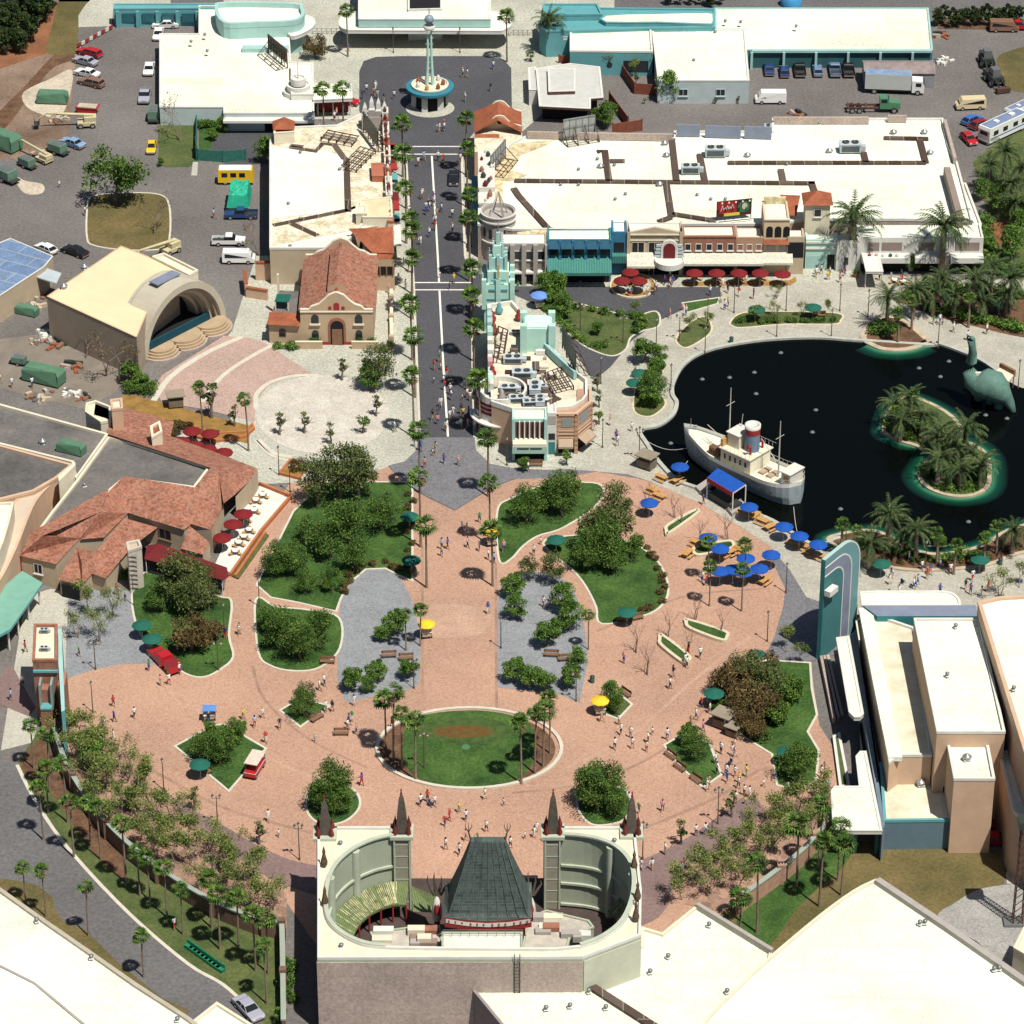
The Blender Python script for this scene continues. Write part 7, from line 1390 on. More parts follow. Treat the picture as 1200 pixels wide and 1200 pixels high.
MB().fbox(F, .05, L-.05, 2.0, 3.1, .1, 1.9).build('marquee', mat('marquee_mint', (.34, .52, .44), .7, .06), t); MB().fbox(F, .1, L-.1, 3.1, 3.5, .1, 1.85).build('marquee_top', M_CREAM, t)
b = MB()
rnd = random.Random(4)
for k in range(19):
 if k != 9: x = L*.15+k*L*.037; b.fbox(F, x, x+.14, 2.7, 2.95, 1.91, 1.95); b.fbox(F, x+.12, x+rnd.uniform(.16, .24), 2.74 if k % 2 else 2.88, 2.8 if k % 2 else 2.93, 1.91, 1.94)
b.build('lettering', MTD, t); MB().fbox(F, .3, L-.3, 0, 2.0, .01, .04).build('doorway', M_DARK, t)
for s_ in (0, L-.4): MB().fbox(F, s_, s_+.4, 0, h_+.3, .02, .7).build('pylon', M_AQUA, t)
t, F, L, h_ = shop('narrow cream and green link front beside the brick cafe', 641, 652, 484, 533, M_OFFW, dep=3)
MB().fbox(F, .2, L-.2, 2.5, 3.5, .02, .05).build('window', M_GLASS, t); MB().fbox(F, .2, L-.2, 0, 2.1, .02, .05).build('door', M_TEALD, t); MB().fbox(F, .1, L-.1, h_-1.8, h_-.5, .02, .05).build('panel', M_GREY, t)
t = thing('brick_cafe', 'striped brick corner front with tan awnings at the wedge tip', 'building', G(672, 533))
SB = pattern('striped_brick', (.34, .17, .11), (.60, .45, .32), 'WAVE', .42, 0, .55, blotch=.15, rot3=(0, R(90), 0))
P3 = [G(652, 532), G(675, 532), G(692, 518), G(692, 500)]
for i, (A, B) in enumerate(zip(P3, P3[1:])):
 F = wall(A, B); L = wlen(A, B); MB().fbox(F, 0, L, 2.4+.01*i, 6.2-.02*i, -2, .0).build('wall', SB, t); MB().fbox(F, .2, L-.2, 0, 2.4-.01*i, -2, -.3).build('recess', M_DARK, t); MB().fbox(F, -.05, L+.05, 6.22, 6.6+.02*i, -.3, .1).build('cornice', M_PEACH, t)
 for k in range(3): MB().fbox(F, -.02, L+.02, 2.6+k*.55, 2.75+k*.55, .01, .08).build('stripe', M_PEACH, t)
 if i < 2: MB().fbox(F, L*.25, L*.8, 4.4, 5.8, .01, .05).build('glass_block', mat('glass_block', (.25, .28, .27), .4, .1, 5), t); MB().add([F[0]+F[1]*s_+F[2]*d_+Vector((0, 0, z_)) for s_, d_, z_ in ((L*.1, -.1, 2.6), (L*.85, -.1, 2.6), (L*.85, 1.3, 1.9), (L*.1, 1.3, 1.9))], [(0, 1, 2, 3)]).build('awning', mat('awning_tan', (.36, .27, .19), .8, .15), t); MB().fbox(F, L*.1, L*.85, 1.6, 1.9, 1.28, 1.32).build('valance', MATS['awning_tan'], t)
for s0 in (P3[0], P3[1], P3[2]): MB().box(s0.x-.25, s0.x+.25, s0.y-.1, s0.y+.4, 0, 6.5).build('pillar', SB, t)
facepoly(t, 'roof', [[(653, 485, 6.0), (672, 485, 6.0), (688, 472, 6.0), (690, 458, 6.0), (670, 468, 6.0), (652, 470, 6.0)]], M_CREAM)
signframe('dark rooftop sign panel above the diagonal side of the wedge building', (674, 441), (659, 408), ZW-.3, 2.8)
t = thing('roof_framework', 'rusty steel rig on the wedge roof behind its dark sign', 'steel frame', G(660, 445, ZW-.6)); f = MB(); A, B = G(636, 438, ZW), G(658, 430, ZW); C_ = G(672, 452, ZW); D_ = G(648, 458, ZW)
for k in range(5): f.tube(A.lerp(D_, k/4), B.lerp(C_, k/4), .1, k=4); f.tube(A.lerp(B, k/4), D_.lerp(C_, k/4), .1, k=4)
for q in (A, B, C_, D_): f.tube(q-Vector((0, 0, .7)), q, .1, k=4)
f.build('frame', M_STEELR, t)
t = thing('roof_framework', 'rusty steel rig along the boulevard edge of the wedge roof', 'steel frame', G(588, 395, ZW-.6)); f = MB(); A, B = G(584, 382, ZW+.5), G(578, 418, ZW+.5)
for k in range(6): q = A.lerp(B, k/5); f.tube(q, q+Vector((1.4, 0, -.7)), .1, k=4); f.tube(q-Vector((0, 0, 1.1)), q, .1, k=4)
for d_ in (0, .7, 1.4): f.tube(A+Vector((d_, 0, -d_*.5)), B+Vector((d_, 0, -d_*.5)), .1, k=4)
f.build('frame', M_STEELR, t)
for px, py, rz, s_ in ((601, 424, 0, .95), (612, 441, 0, 1.0), (596, 458, 0, .85), (627, 458, 1.57, 1.0), (634, 455, 0, .55), (606, 470, .1, .8), (590, 470, .3, .5), (621, 474, .1, .7), (633, 472, 1.57, .8), (604, 391, 0, .5)): put('ac', px, py, rz, s_*.8, sz=s_*.55, at=G(px, py, ZW-.6), desc='pale grey air-conditioning unit', near='the wedge building roof')
for px, py, k in ((585, 366, M_TEAL), (577, 376, M_RED), (579, 390, M_TILE), (608, 374, M_RED), (583, 405, M_CREAM), (577, 440, M_RED), (580, 452, M_CREAM), (588, 468, M_GREY)):
 q = G(px, py, ZW-.4); t = thing('roof_ornament', 'small %s bulbous ornament on the wedge roof edge near %s' % ({M_TEAL: 'teal', M_RED: 'red', M_TILE: 'terracotta', M_CREAM: 'cream', M_GREY: 'grey'}[k], 'the spire' if py < 370 else ('the mint tower' if px > 600 else ('the far boulevard rig' if py < 400 else ('the near end of the rig' if py < 420 else ('the row of roof units' if py < 447 else ('the striped corner shop' if py < 460 else 'the south corner')))))), 'ornament', q, 'ornaments on the wedge building roof edge'); MB().lathe([(.5, 0), (.6, .5), (.3, 1.0), (.35, 1.3), (0, 1.8)], 8, tuple(q)).build('urn', k, t)
# ================================================================ moored steamship
def tramp_ship():
 b0, s0 = G(806, 530, 0), G(938, 590, 0)     # bow, stern at the waterline
 t = thing('steamship', 'white-decked blue-grey steamship with red and white funnel moored at the quay', 'ship', b0.lerp(s0, .5))
 d = (s0-b0); L = d.length; u = d.normalized(); v = Vector((-u.y, u.x, 0))    # v points to the far side
 if v.y < 0: v = -v
 hw = lambda f: 2.9*min(1, (f/.30)**.62 if f < .30 else (1 if f < .78 else max(.0, 1-((f-.78)/.22)**2.2)**.5))
 sh = lambda f: 2.5+1.3*max(0, 1-f/.45)**1.5+.5*max(0, (f-.75)/.25)
 n = 26; fs = [i/n for i in range(n+1)]
 P = lambda f, y, z: b0+u*(f*L)+v*y+Vector((0, 0, z))
 b = MB(); rows = []
 for f in fs:
  w0 = hw(f); rk = -.9*(1-f)**6
  rows.append([P(f, w0*.82, .0), P(f+rk/L*.5, w0*.95, 1.2), P(f+rk/L, w0, sh(f)), P(f+rk/L, w0, sh(f)+.6)])
  rows[-1] += [P(f+rk/L, -w0, sh(f)+.6), P(f+rk/L, -w0, sh(f)), P(f+rk/L*.5, -w0*.95, 1.2), P(f, -w0*.82, .0)]
 vs_ = [q for r0 in rows for q in r0]
 HB = mat('hull_blue', (.30, .36, .37), .6, .25, .6); HW = mat('hull_white', (.70, .70, .66), .7, .1, 1); DK = mat('deck_cream', (.72, .68, .52), .85, .12, .8)
 for i in range(n):
  for j in range(7):
   if j == 3: continue
   b.add([vs_[i*8+j], vs_[(i+1)*8+j], vs_[(i+1)*8+j+1], vs_[i*8+j+1]], [(0, 1, 2, 3)], HW if j in (2, 4) else HB, True)
 b.add([rows[-1][k] for k in range(8)], [tuple(range(8))], HB); b.build('hull', None, t)
 dk = MB(); 
 for i in range(n): a, c_ = fs[i], fs[i+1]; dk.quad(P(a, -hw(a)*.97, sh(a)), P(c_, -hw(c_)*.97, sh(c_)), P(c_, hw(c_)*.97, sh(c_)), P(a, hw(a)*.97, sh(a)))
 dk.build('deck', DK, t)
 rz = math.atan2(u.y, u.x)
 def bx(nm, f0, f1, w_, z0, z1, m, off=0):
  q = P((f0+f1)/2, off, 0); l = (f1-f0)*L/2; return MB().box(-l, l, -w_, w_, z0, z1, None, rz, q).build(nm, m, t)
 bx('cargo_hatch', .27, .35, 1.1, 2.9, 3.4, mat('canvas_hatch', (.35, .3, .22), .9), -.2)
 bx('deckhouse', .38, .64, 2.2, 2.5, 4.9, DK); bx('upper_deck', .375, .65, 2.6, 4.9, 5.05, mat('ship_deck2', (.68, .63, .48), .8))
 bx('wheelhouse', .40, .50, 1.3, 5.05, 7.1, M_CREAM); bx('wheelhouse_roof', .392, .508, 1.5, 7.1, 7.25, M_FRAMEW); bx('bridge_front', .375, .395, 2.2, 5.05, 6.2, W_OR)
 for k in range(3): bx('wheelhouse_window', .398, .4, .3, 5.9, 6.7, M_GLASS, -.9+k*.9)
 for k in range(5): bx('deckhouse_window', .41+k*.045, .425+k*.045, .02, 3.4, 4.2, M_GLASS, -2.22)
 q = P(.56, .1, 5.05); MB().lathe([(1.05, 0), (1.05, 2.6)], 20, tuple(q)).build('funnel', mat('funnel_blue', (.14, .22, .30), .6, .1), t); MB().lathe([(1.07, 2.6), (1.1, 3.5)], 20, tuple(q)).build('funnel_band', M_RED, t); MB().lathe([(1.12, 3.5), (1.12, 4.0), (.9, 4.0), (.9, 3.7), (0, 3.7)], 20, tuple(q)).build('funnel_top', M_FRAMEW, t)
 for a, s_ in ((.60, -1.2), (.60, 1.4)): q = P(a, s_, 5.05); e = MB(); e.tube(q, q+Vector((0, 0, 1.1)), .16); e.tube(q+Vector((0, 0, 1.1)), q+Vector((-.5, -.25, 1.35)), .18, .34, 10); e.build('ventilator', M_RED, t)
 bx('aft_house', .88, .955, 1.4, 2.9, 4.7, M_FRAMEW); bx('aft_house_roof', .872, .963, 1.6, 4.7, 4.85, M_FRAMEW); bx('aft_window', .90, .94, .02, 3.5, 4.2, W_OR, -1.42)
 for a, s_ in ((.68, .0), (.75, -.2)): bx('aft_hatch', a-.02, a+.025, 1.0, 2.5, 2.8, MATS['awning_tan'])
 for f, h_, s_ in ((.375, 13.5, -.3), (.80, 11.5, 0)):
  q = P(f, s_, 2.5); e = MB(); e.tube(q, q+Vector((0, 0, h_-2.5)), .14, .06); e.tube(q+Vector((0, 0, 2.0)), q-u*3.2*(1 if f < .5 else -1)*-1*(-1 if f < .5 else 1)+Vector((0, 0, 5.0)) if f > .5 else q-u*4.0+Vector((0, 0, 3.6)), .08, .05); e.tube(q+Vector((0, 0, h_-5)), q+v*.9+Vector((0, 0, h_-5)), .04); e.tube(q+Vector((0, 0, h_-5)), q-v*.9+Vector((0, 0, h_-5)), .04)
  e.build('mast', mat('mast_grey', (.5, .48, .42), .6), t)
 q = P(.42, .9, 5); MB().tube(q, q+Vector((.3, 0, 4.2)), .08, .05).build('signal_mast', MATS['mast_grey'], t)
 rl = MB()
 for s_ in (-1, 1):
  for i in range(13, n): A = P(fs[i], s_*hw(fs[i])*.95, sh(fs[i])+1.2); B = P(fs[min(i+1, n)], s_*hw(fs[min(i+1, n)])*.95, sh(fs[min(i+1, n)])+1.2); rl.tube(A, B, .025, k=3); rl.tube(A-Vector((0, 0, .7)), A, .02, k=3)
 for s_ in (-2.5, 2.5):
  for k in range(9): q = P(.38+.033*k, s_, 5.05); q2 = P(.38+.033*(k+1), s_, 5.05); rl.tube(q, q+Vector((0, 0, .9)), .025, k=3); rl.tube(q+Vector((0, 0, .9)), q2+Vector((0, 0, .9)), .025, k=3)
 rl.build('railing', MTW, t)
 for k in range(14): 
  f = .2+.05*k; q = P(f, -hw(f)*1.0, 1.75); MB().lathe([(0, -.02), (.13, -.02), (.13, .02), (0, .02)], 8, tuple(q)).build('porthole', M_GLASS, t)
 q = P(.31, -1.5, 2.6); fr = MB(); [fr.box(-.9+k*.3, -.8+k*.3, -.5, .5, .3, 1.5, None, rz, q) for k in range(6)]; fr.build('winch', W_BR, t)
 q = P(.02, 0, 4.3); e = MB(); e.tube(q, q+Vector((0, 0, 1.4)), .05); e.tube(q+Vector((.4, .3, 0)), q+Vector((.9, .3, 0)), .15); e.build('bow_gear', MT, t)
tramp_ship()
for i, (a_, b_, z) in enumerate([((806, 525), (758, 517), 1.5), ((806, 540), (780, 562), 1.5), ((928, 598), (936, 628), 1.8)]):
 t = MB(); A, B = G(*a_, z) if i < 2 else G(930, 594, 1.8), G(*b_, .4)
 for k in range(8): f0, f1 = k/8, (k+1)/8; sag = lambda f: -1.0*math.sin(math.pi*f); t.tube(A.lerp(B, f0)+Vector((0, 0, sag(f0)*.8)), A.lerp(B, f1)+Vector((0, 0, sag(f1)*.8)), .05, k=4, cap=False)
 tag(t.build('mooring_rope', MATS['mast_grey']), ['long pale mooring rope from the ship bow to the far quay', 'short mooring rope from the ship bow to the near quay', 'mooring rope from the ship stern to the quay'][i], 'rope')
# dockside booth with blue roof
A = G(848, 583); t = thing('gangway_booth', 'blue-roofed boarding booth with scalloped trim beside the ship', 'booth', A)
ROOF = GP([(841, 549), (874, 568), (859, 578), (829, 560)], 3.4)
block(t, None, 3.5, M_FRAMEW, MATS['canvas_blue'], z0=3.25, par=.0, pts=ROOF, wname='fascia', rname='canopy')
for q in ROOF: MB().tube((q.x, q.y, 0), (q.x, q.y, 3.3), .09).build('post', MTW, t)
A, B = ROOF[3], ROOF[2]; F = wall(A, B) if wall(A, B)[2].y < 0 else wall(B, A); L = wlen(A, B); s_ = MB(); 
for k in range(9): s_.fpoly(F, [(L*k/9, 3.5), (L*(k+1)/9, 3.5), (L*(k+1)/9, 3.0), (L*(k+.5)/9, 2.7), (L*k/9, 3.0)], .02, .1)
s_.build('valance', M_RED, t); MB().fbox(F, .2, L-.2, 0, 1.1, -2, -.2).build('counter', MTD, t)
for p_, nm in (([(815, 570), (830, 560), (836, 566), (822, 577)], 'landing'), ([(852, 595), (868, 584), (874, 590), (858, 602)], 'landing')): MB().prism(GP(p_, .6), .1, .6, M_GREY).build(nm, M_CONC, t)
# ================================================================ sauropod by the lake
def loft_tube(mb, pts, m, k=14):
 """pts: (x,y,z,rx,ry) rings, smooth body"""
 n = len(pts); vs_ = []
 for i, (x, y, z, rw, rh) in enumerate(pts):
  a = Vector(pts[max(i-1, 0)][:3]); b = Vector(pts[min(i+1, n-1)][:3]); d = (b-a).normalized(); side = d.cross(Vector((0, 0, 1)))
  side = Vector((1, 0, 0)) if side.length < .1 else side.normalized(); up = side.cross(d)
  for j in range(k): an = 2*math.pi*j/k; vs_.append(Vector((x, y, z))+side*math.cos(an)*rw+up*math.sin(an)*rh)
 fs = [(i*k+j, i*k+(j+1) % k, (i+1)*k+(j+1) % k, (i+1)*k+j) for i in range(n-1) for j in range(k)]+[tuple(range(k))[::-1], tuple(range((n-1)*k, n*k))]
 mb.add(vs_, fs, m, True)
o0 = G(1158, 462); DG = mat('dinosaur_green', (.10, .19, .155), .8, .18, .8, fine=.1, fscale=3)
b = MB(); Q = lambda px, py, z: G(px, py, z)
pts = [(1137, 398, 10.6, 0.32, 0.26), (1137, 396, 10.9, 0.64, 0.54), (1138, 397, 10.7, 0.64, 0.58), (1139, 404, 9.6, 0.54, 0.54), (1140, 414, 8.2, 0.64, 0.64), (1138, 424, 6.6, 0.83, 0.77), (1137, 436, 5.0, 1.09, 1.09), (1140, 446, 3.9, 1.41, 1.39), (1147, 450, 3.6, 2.07, 1.96), (1156, 450, 3.7, 2.34, 2.3), (1164, 452, 3.5, 2.29, 2.3), (1172, 460, 2.8, 1.85, 1.84), (1178, 466, 2.0, 1.2, 1.15), (1184, 474, 0.9, 0.77, 0.7), (1188, 484, -0.2, 0.38, 0.38)]
rings = []
for px, py, z, rw, rh in pts: q = Q(px, py, z); rings.append((q.x, q.y, q.z, rw, rh))
loft_tube(b, rings, DG)
for px, py, dx in ((1146, 468, 0), (1143, 462, 0), (1170, 478, 0), (1160, 472, 0)):
 q = G(px, py); loft_tube(b, [(q.x, q.y, 3.0, .95, .9), (q.x, q.y-.2, 1.6, .75, .7), (q.x, q.y-.2, .4, .6, .6), (q.x, q.y-.2, -.1, .62, .62)], DG, 10)
dn = b.build('dinosaur_sculpture', DG, origin=o0); tag(dn, 'grey-green long-necked dinosaur sculpture standing in the lake edge', 'sculpture')
e = MB(); q = Q(1139, 432, 5.5); e.box(q.x+.4, q.x+1.3, q.y-1.2, q.y-.7, q.z-.9, q.z-.1); e.build('collar', M_FRAMEW, dn)
e = MB(); q = Q(1138, 395, 11.1)
for s_ in (-1, 1): e.lathe([(0, -.12), (.12, 0), (0, .12)], 6, (q.x+s_*.35, q.y-.2, q.z))
e.build('eye', M_FRAMEW, dn)
t = thing('serving_counter', 'pale counter with a brown roof edge behind the dinosaur', 'counter', G(1178, 445))
block(t, [(1166, 436), (1172, 430), (1189, 438), (1182, 447)], 2.4, M_CREAM, M_CREAM, z0=2.1, par=0, wname='fascia'); MB().strip(GP([(1172, 430), (1189, 439)], 2.4), .4, 2.0, 3.1, W_BR).build('backboard', W_BR, t)
for x, y in ((1168, 438), (1183, 447), (1188, 440)): c = G(x, y, 2.1); MB().tube((c.x, c.y, 0), (c.x, c.y, 2.1), .08).build('post', W_BR, t)
# ================================================================ vehicles
def heading(dx, dy):      # photo direction of the nose -> rotation about z (models face +y)
 return math.atan2(-(dx), (-dy)/.55)
def veh(kind, px, py, dx, dy, col, desc, s=1.0, **k): return put(kind, px, py, heading(dx, dy), s, desc=desc, cols={'paint': PAINT[col]}, group='vehicles', **k)
V = [('wagon', 105, 65, -1, -.35, 'red', 'red estate car'), ('sedan', 100, 75, -1, -.35, 'silver grey', 'silver grey saloon car'), ('sedan', 102, 89, -1, -.3, 'white', 'white saloon car'), ('wagon', 107, 100, -1, -.3, 'brown', 'brown estate car'),
 ('sedan', 194, 32, -1, .02, 'white', 'white saloon car'), ('sedan', 186, 43, 0, 1, 'white', 'white saloon car'), ('sedan', 175, 84, 0, 1, 'white', 'white saloon car'), ('pickup', 170, 116, 0, 1, 'silver grey', 'silver pickup truck'), ('beetle', 178, 176, 0, 1, 'yellow', 'yellow rounded car'),
 ('sedan', 85, 171, -1, -.4, 'pale blue', 'pale blue saloon car'), ('hatch', 54, 295, -1, -.5, 'white', 'white hatchback'), ('sedan', 88, 298, -1, -.4, 'black', 'black saloon car'), ('pickup', 268, 286, 1, 0, 'white', 'white pickup truck'), ('van', 280, 307, 1, 0, 'white', 'white van'),
 ('sedan', 901, 84, 0, -1, 'dark blue', 'dark blue saloon car'), ('hatch', 919, 87, 0, -1, 'dark blue', 'navy hatchback'), ('pickup', 937, 85, 0, -1, 'black', 'black pickup truck'), ('hatch', 958, 86, 0, -1, 'steel blue', 'blue hatchback'), ('pickup', 978, 85, 0, -1, 'steel blue', 'steel blue pickup truck'), ('pickup', 994, 85, 0, -1, 'black', 'black pickup truck'),
 ('cargo_van', 903, 120, -1, 0, 'white', 'white cargo van'), ('van', 1137, 127, -1, .05, 'cream', 'cream passenger van'), ('hatch', 1139, 144, 1, -.5, 'blue', 'blue hatchback'), ('hatch', 1148, 149, 1, -.5, 'dark red', 'maroon hatchback'), ('hatch', 1135, 166, .6, 1, 'red', 'red hatchback'), ('pickup', 1192, 34, 1, 0, 'red', 'red pickup truck'), ('van', 1176, 36, 1, 0, 'brown', 'tan van'),
 ('sedan', 1161, 988, -1, 0, 'red', 'bright red saloon car'), ('sedan', 1143, 972, -1, 0, 'dark red', 'dark red saloon car'), ('sedan', 291, 1186, 1, .8, 'silver grey', 'silver grey saloon car'), ('sedan', 532, 212, 0, 1, 'black', 'black vintage-style car'), ('hatch', 407, 122, 1, .2, 'red', 'small red car'), ('cargo_van', 197, 290, 1, -.3, 'red', 'red van')]
for v in V:
 if v[1] == 197: continue
 veh(*v)
def model(kind, name, label, cat, fn):
 t = thing(name, label, cat); fn(t); PROTO[kind] = t; return t
def P(t, name, m, *boxes, sub=None):
 b = MB(); [b.box(*q) for q in boxes]; return b.build(name, m, sub or t)
def box_truck(t):
 P(t, 'cargo_box', mat('truck_box', (.48, .50, .47), .6, .08, .5), (-1.25, 1.25, -5.6, 2.6, 1.0, 3.8)); P(t, 'box_roof', mat('truck_roof', (.20, .28, .40), .6, .25, 1.2), (-1.2, 1.2, -5.55, 2.55, 3.803, 3.86))
 b = MB(); loft(b, [(2.75, .5), (4.9, .5), (4.95, 1.6), (4.6, 2.7), (2.75, 2.75)], 1.15, None); b.build('cab', PAINT['white'], t); P(t, 'windscreen', CGL, (-1.0, 1.0, 4.72, 4.9, 1.75, 2.5)); P(t, 'side_window', CGL, (-1.17, -1.1, 3.4, 4.4, 1.7, 2.4), (1.1, 1.17, 3.4, 4.4, 1.7, 2.4)); P(t, 'chassis', MTD, (-.9, .9, -5.4, 4.6, .55, 1.0)); wheels(t, (-3.9, 3.8), 1.2, .5)
model('boxtruck', 'box_truck', 'white box truck', 'truck', box_truck); put('boxtruck', 1050, 108, heading(1, .05), .95, desc='grey-white box truck with a blue-grey roof')
def tractor_unit(t):
 P(t, 'chassis', M_STEELR, (-.8, -.5, -5, 3.4, .7, 1.0), (.5, .8, -5, 3.4, .7, 1.0), (-1.1, 1.1, -4.8, -4.5, .8, 1.05), (-1.1, 1.1, -1.8, -1.5, .8, 1.05)); b = MB(); loft(b, [(.6, .8), (4.0, .7), (4.0, 1.8), (2.2, 1.95), (1.9, 2.7), (.6, 2.7)], .95, None); b.build('cab', PAINT['green'], t)
 P(t, 'windscreen', CGL, (-.8, .8, 1.95, 2.1, 2.0, 2.55)); P(t, 'side_window', CGL, (-.97, -.9, .8, 1.8, 1.9, 2.5), (.9, .97, .8, 1.8, 1.9, 2.5)); wheels(t, (-4.0, -2.8, 3.0), 1.15, .5)
model('flatbed', 'flatbed_truck', 'green flatbed truck', 'truck', tractor_unit); put('flatbed', 1026, 130, heading(1, 0), 1.0, desc='green truck cab with a bare chassis')
def shed(t):
 P(t, 'wall', mat('shed_grey', (.25, .25, .26), .8, .15), (-6.0, 6.0, -2.6, 2.6, 0, 2.9)); b = MB(); b.quad((-6.2, -2.8, 2.8), (6.2, -2.8, 2.8), (6.2, 0, 3.8), (-6.2, 0, 3.8)); b.quad((-6.2, 0, 3.8), (6.2, 0, 3.8), (6.2, 2.8, 2.8), (-6.2, 2.8, 2.8)); b.build('roof', mat('shed_roof', (.24, .19, .18), .8, .3, .8), t); P(t, 'door', MTD, (-5, -3.6, -2.65, -2.58, 0, 2.2))
model('shed', 'storage_shed', 'low brown-roofed storage shed', 'shed', shed); put('shed', 1052, 96, 0, .98, desc='long brown-roofed storage shed')
def motorhome(t):
 b = MB(); loft(b, [(-5.2, .5), (5.0, .5), (5.2, 1.5), (5.0, 2.9), (4.6, 3.1), (-5.1, 3.1), (-5.25, 2.6)], 1.25, None); b.build('body', PAINT['white'], t); P(t, 'roof_panel', mat('rv_roof', (.17, .22, .34), .6, .15), (-1.05, 1.05, -4.8, 4.2, 3.103, 3.14)); P(t, 'roof_vent', PAINT['white'], (-.4, .4, -2.6, -1.8, 3.14, 3.35)); P(t, 'roof_vent', PAINT['white'], (-.4, .4, 1.2, 2.2, 3.14, 3.4))
 P(t, 'side_window', CGL, *[(s*1.255-.01, s*1.255+.01, y, y+1.2, 1.6, 2.4) for s in (-1, 1) for y in (-4.2, -1.8, .8, 3)]); P(t, 'rear_window', CGL, (-.8, .8, -5.27, -5.2, 1.7, 2.4)); P(t, 'stripe', MATS['paint_blue'], *[(s*1.255-.008, s*1.255+.008, -5, 4.9, 1.1, 1.3) for s in (-1, 1)]); wheels(t, (-3, 3.4), 1.22, .45); P(t, 'bumper', CHR, (-1.1, 1.1, -5.4, -5.2, .5, .75))
model('motorhome', 'motorhome', 'white motorhome', 'motorhome', motorhome); put('motorhome', 1176, 158, heading(.95, -.5), 1.0, desc='white motorhome with a blue-grey roof'); put('motorhome', 1200, 136, heading(.95, -.5), .8, desc='smaller cream-white motorhome')
def bus(t):
 b = MB(); loft(b, [(-3, .5), (3, .45), (3.1, 1.4), (2.8, 2.7), (-2.9, 2.8), (-3.05, 2.4)], 1.05, None); b.build('body', PAINT['yellow'], t); P(t, 'roof', PAINT['white'], (-1.0, 1.0, -2.8, 2.6, 2.8, 2.86)); P(t, 'side_window', CGL, *[(s*1.055-.01, s*1.055+.01, y, y+1, 1.5, 2.3) for s in (-1, 1) for y in (-2.4, -.9, .6)]); wheels(t, (-1.8, 1.9), 1.02, .42); P(t, 'rear_window', CGL, (-.8, .8, -3.08, -3.02, 1.5, 2.3))
model('bus', 'minibus', 'yellow minibus with white roof', 'bus', bus); put('bus', 277, 214, heading(1, 0), .95, desc='yellow minibus with a white roof')
def tarp(t):
 P(t, 'bed', MTD, (-1.3, 1.3, -3.4, 3.4, .6, 1.0)); rnd = random.Random(8); b = MB(); nx, ny = 9, 12; vs_ = []
 for i in range(nx+1):
  for j in range(ny+1): x = -1.6+3.2*i/nx; y = -3.2+5.6*j/ny; e = min(i, nx-i, j, ny-j); vs_.append((x, y, (1.1 if e == 0 else 2.9+rnd.uniform(-.22, .22))))
 b.add(vs_, [(i*(ny+1)+j, (i+1)*(ny+1)+j, (i+1)*(ny+1)+j+1, i*(ny+1)+j+1) for i in range(nx) for j in range(ny)]); b.build('tarpaulin', mat('tarp_green', (.02, .35, .22), .6, .15, 1), t); wheels(t, (-2.2, 2.2), 1.25, .45)
model('tarp', 'covered_trailer', 'trailer under a bright green tarpaulin', 'trailer', tarp); put('tarp', 281, 240, heading(0, -1), 1.15, desc='trailer heaped under a bright green tarpaulin')
put('pickup', 283, 255, heading(-1, 0), 1.0, desc='dark blue pickup truck', cols={'paint': PAINT['dark blue']}, group='vehicles')
def container(t):
 b = MB(); loft(b, [(-3.2, .3), (3.2, .3), (3.2, 2.0), (2.7, 2.6), (-2.7, 2.6), (-3.2, 2.0)], 1.3, None, lambda y, z: 1.3 if z < 2.2 else .95); b.build('body', mat('container_green', (.09, .19, .12), .8, .15, 1), t); P(t, 'door', mat('container_dark', (.04, .09, .06), .8), (-1.32, -1.29, -1.5, -.3, .5, 1.9)); P(t, 'skid', MTD, (-1.1, -.8, -3.1, 3.1, .0, .3), (.8, 1.1, -3.1, 3.1, 0, .3))
model('container', 'container', 'green metal container', 'container', container)
for px, py, dx, dy, s, d in ((62, 120, 1, .04, .8, 'small green site container on the pale sand'), (2, 172, 1, .4, 1.1, 'large green site container at the left edge'), (52, 447, 1, .25, .95, 'rounded green container by the work yard'), (32, 368, 1, .25, .55, 'small container among site clutter')): put('container', px, py, heading(dx, dy), s, desc=d)
for px, py in ((84, 530), ): put('container', px, py, heading(1, .25), .62, at=G(px, py, 5.6), desc='pale green skylight box on the dark flat roof')
def lift(t):
 P(t, 'chassis', mat('lift_cream', (.50, .44, .27), .7, .15), (-1.1, 1.1, -1.6, 1.6, .5, 1.1)); P(t, 'turret', MATS['lift_cream'], (-.9, .9, -1.7, .4, 1.1, 2.0)); b = MB(); b.tube((0, -1.2, 2.1), (0, 6.8, 2.9), .32, .2, 6); b.tube((0, 6.8, 2.9), (0, 8.3, 1.9), .12, .1, 6); b.build('boom', MATS['lift_cream'], t)
 b = MB(); b.box(-.8, .8, 8.2, 9.1, 1.0, 1.1); [b.tube((x, y, 1.05), (x, y, 2.0), .04, k=4) for x in (-.8, .8) for y in (8.2, 9.1)]; [b.tube((-.8, y, z), (.8, y, z), .04, k=4) for y in (8.2, 9.1) for z in (1.5, 2.0)]; b.build('basket', MTD, t); wheels(t, (-1.0, 1.1), 1.15, .48)
model('lift', 'boom_lift', 'cream boom lift with a long arm', 'boom lift', lift)
for px, py, dx, dy, s, d in ((102, 148, -1, .06, .95, 'cream boom lift stretched across the earth edge'), (52, 190, -1, -.5, .8, 'cream boom lift nearest the white powder'), (200, 296, -.9, .5, .9, 'boom lift with raised arm by the shell stage')): put('lift', px, py, heading(dx, dy), s, desc=d)
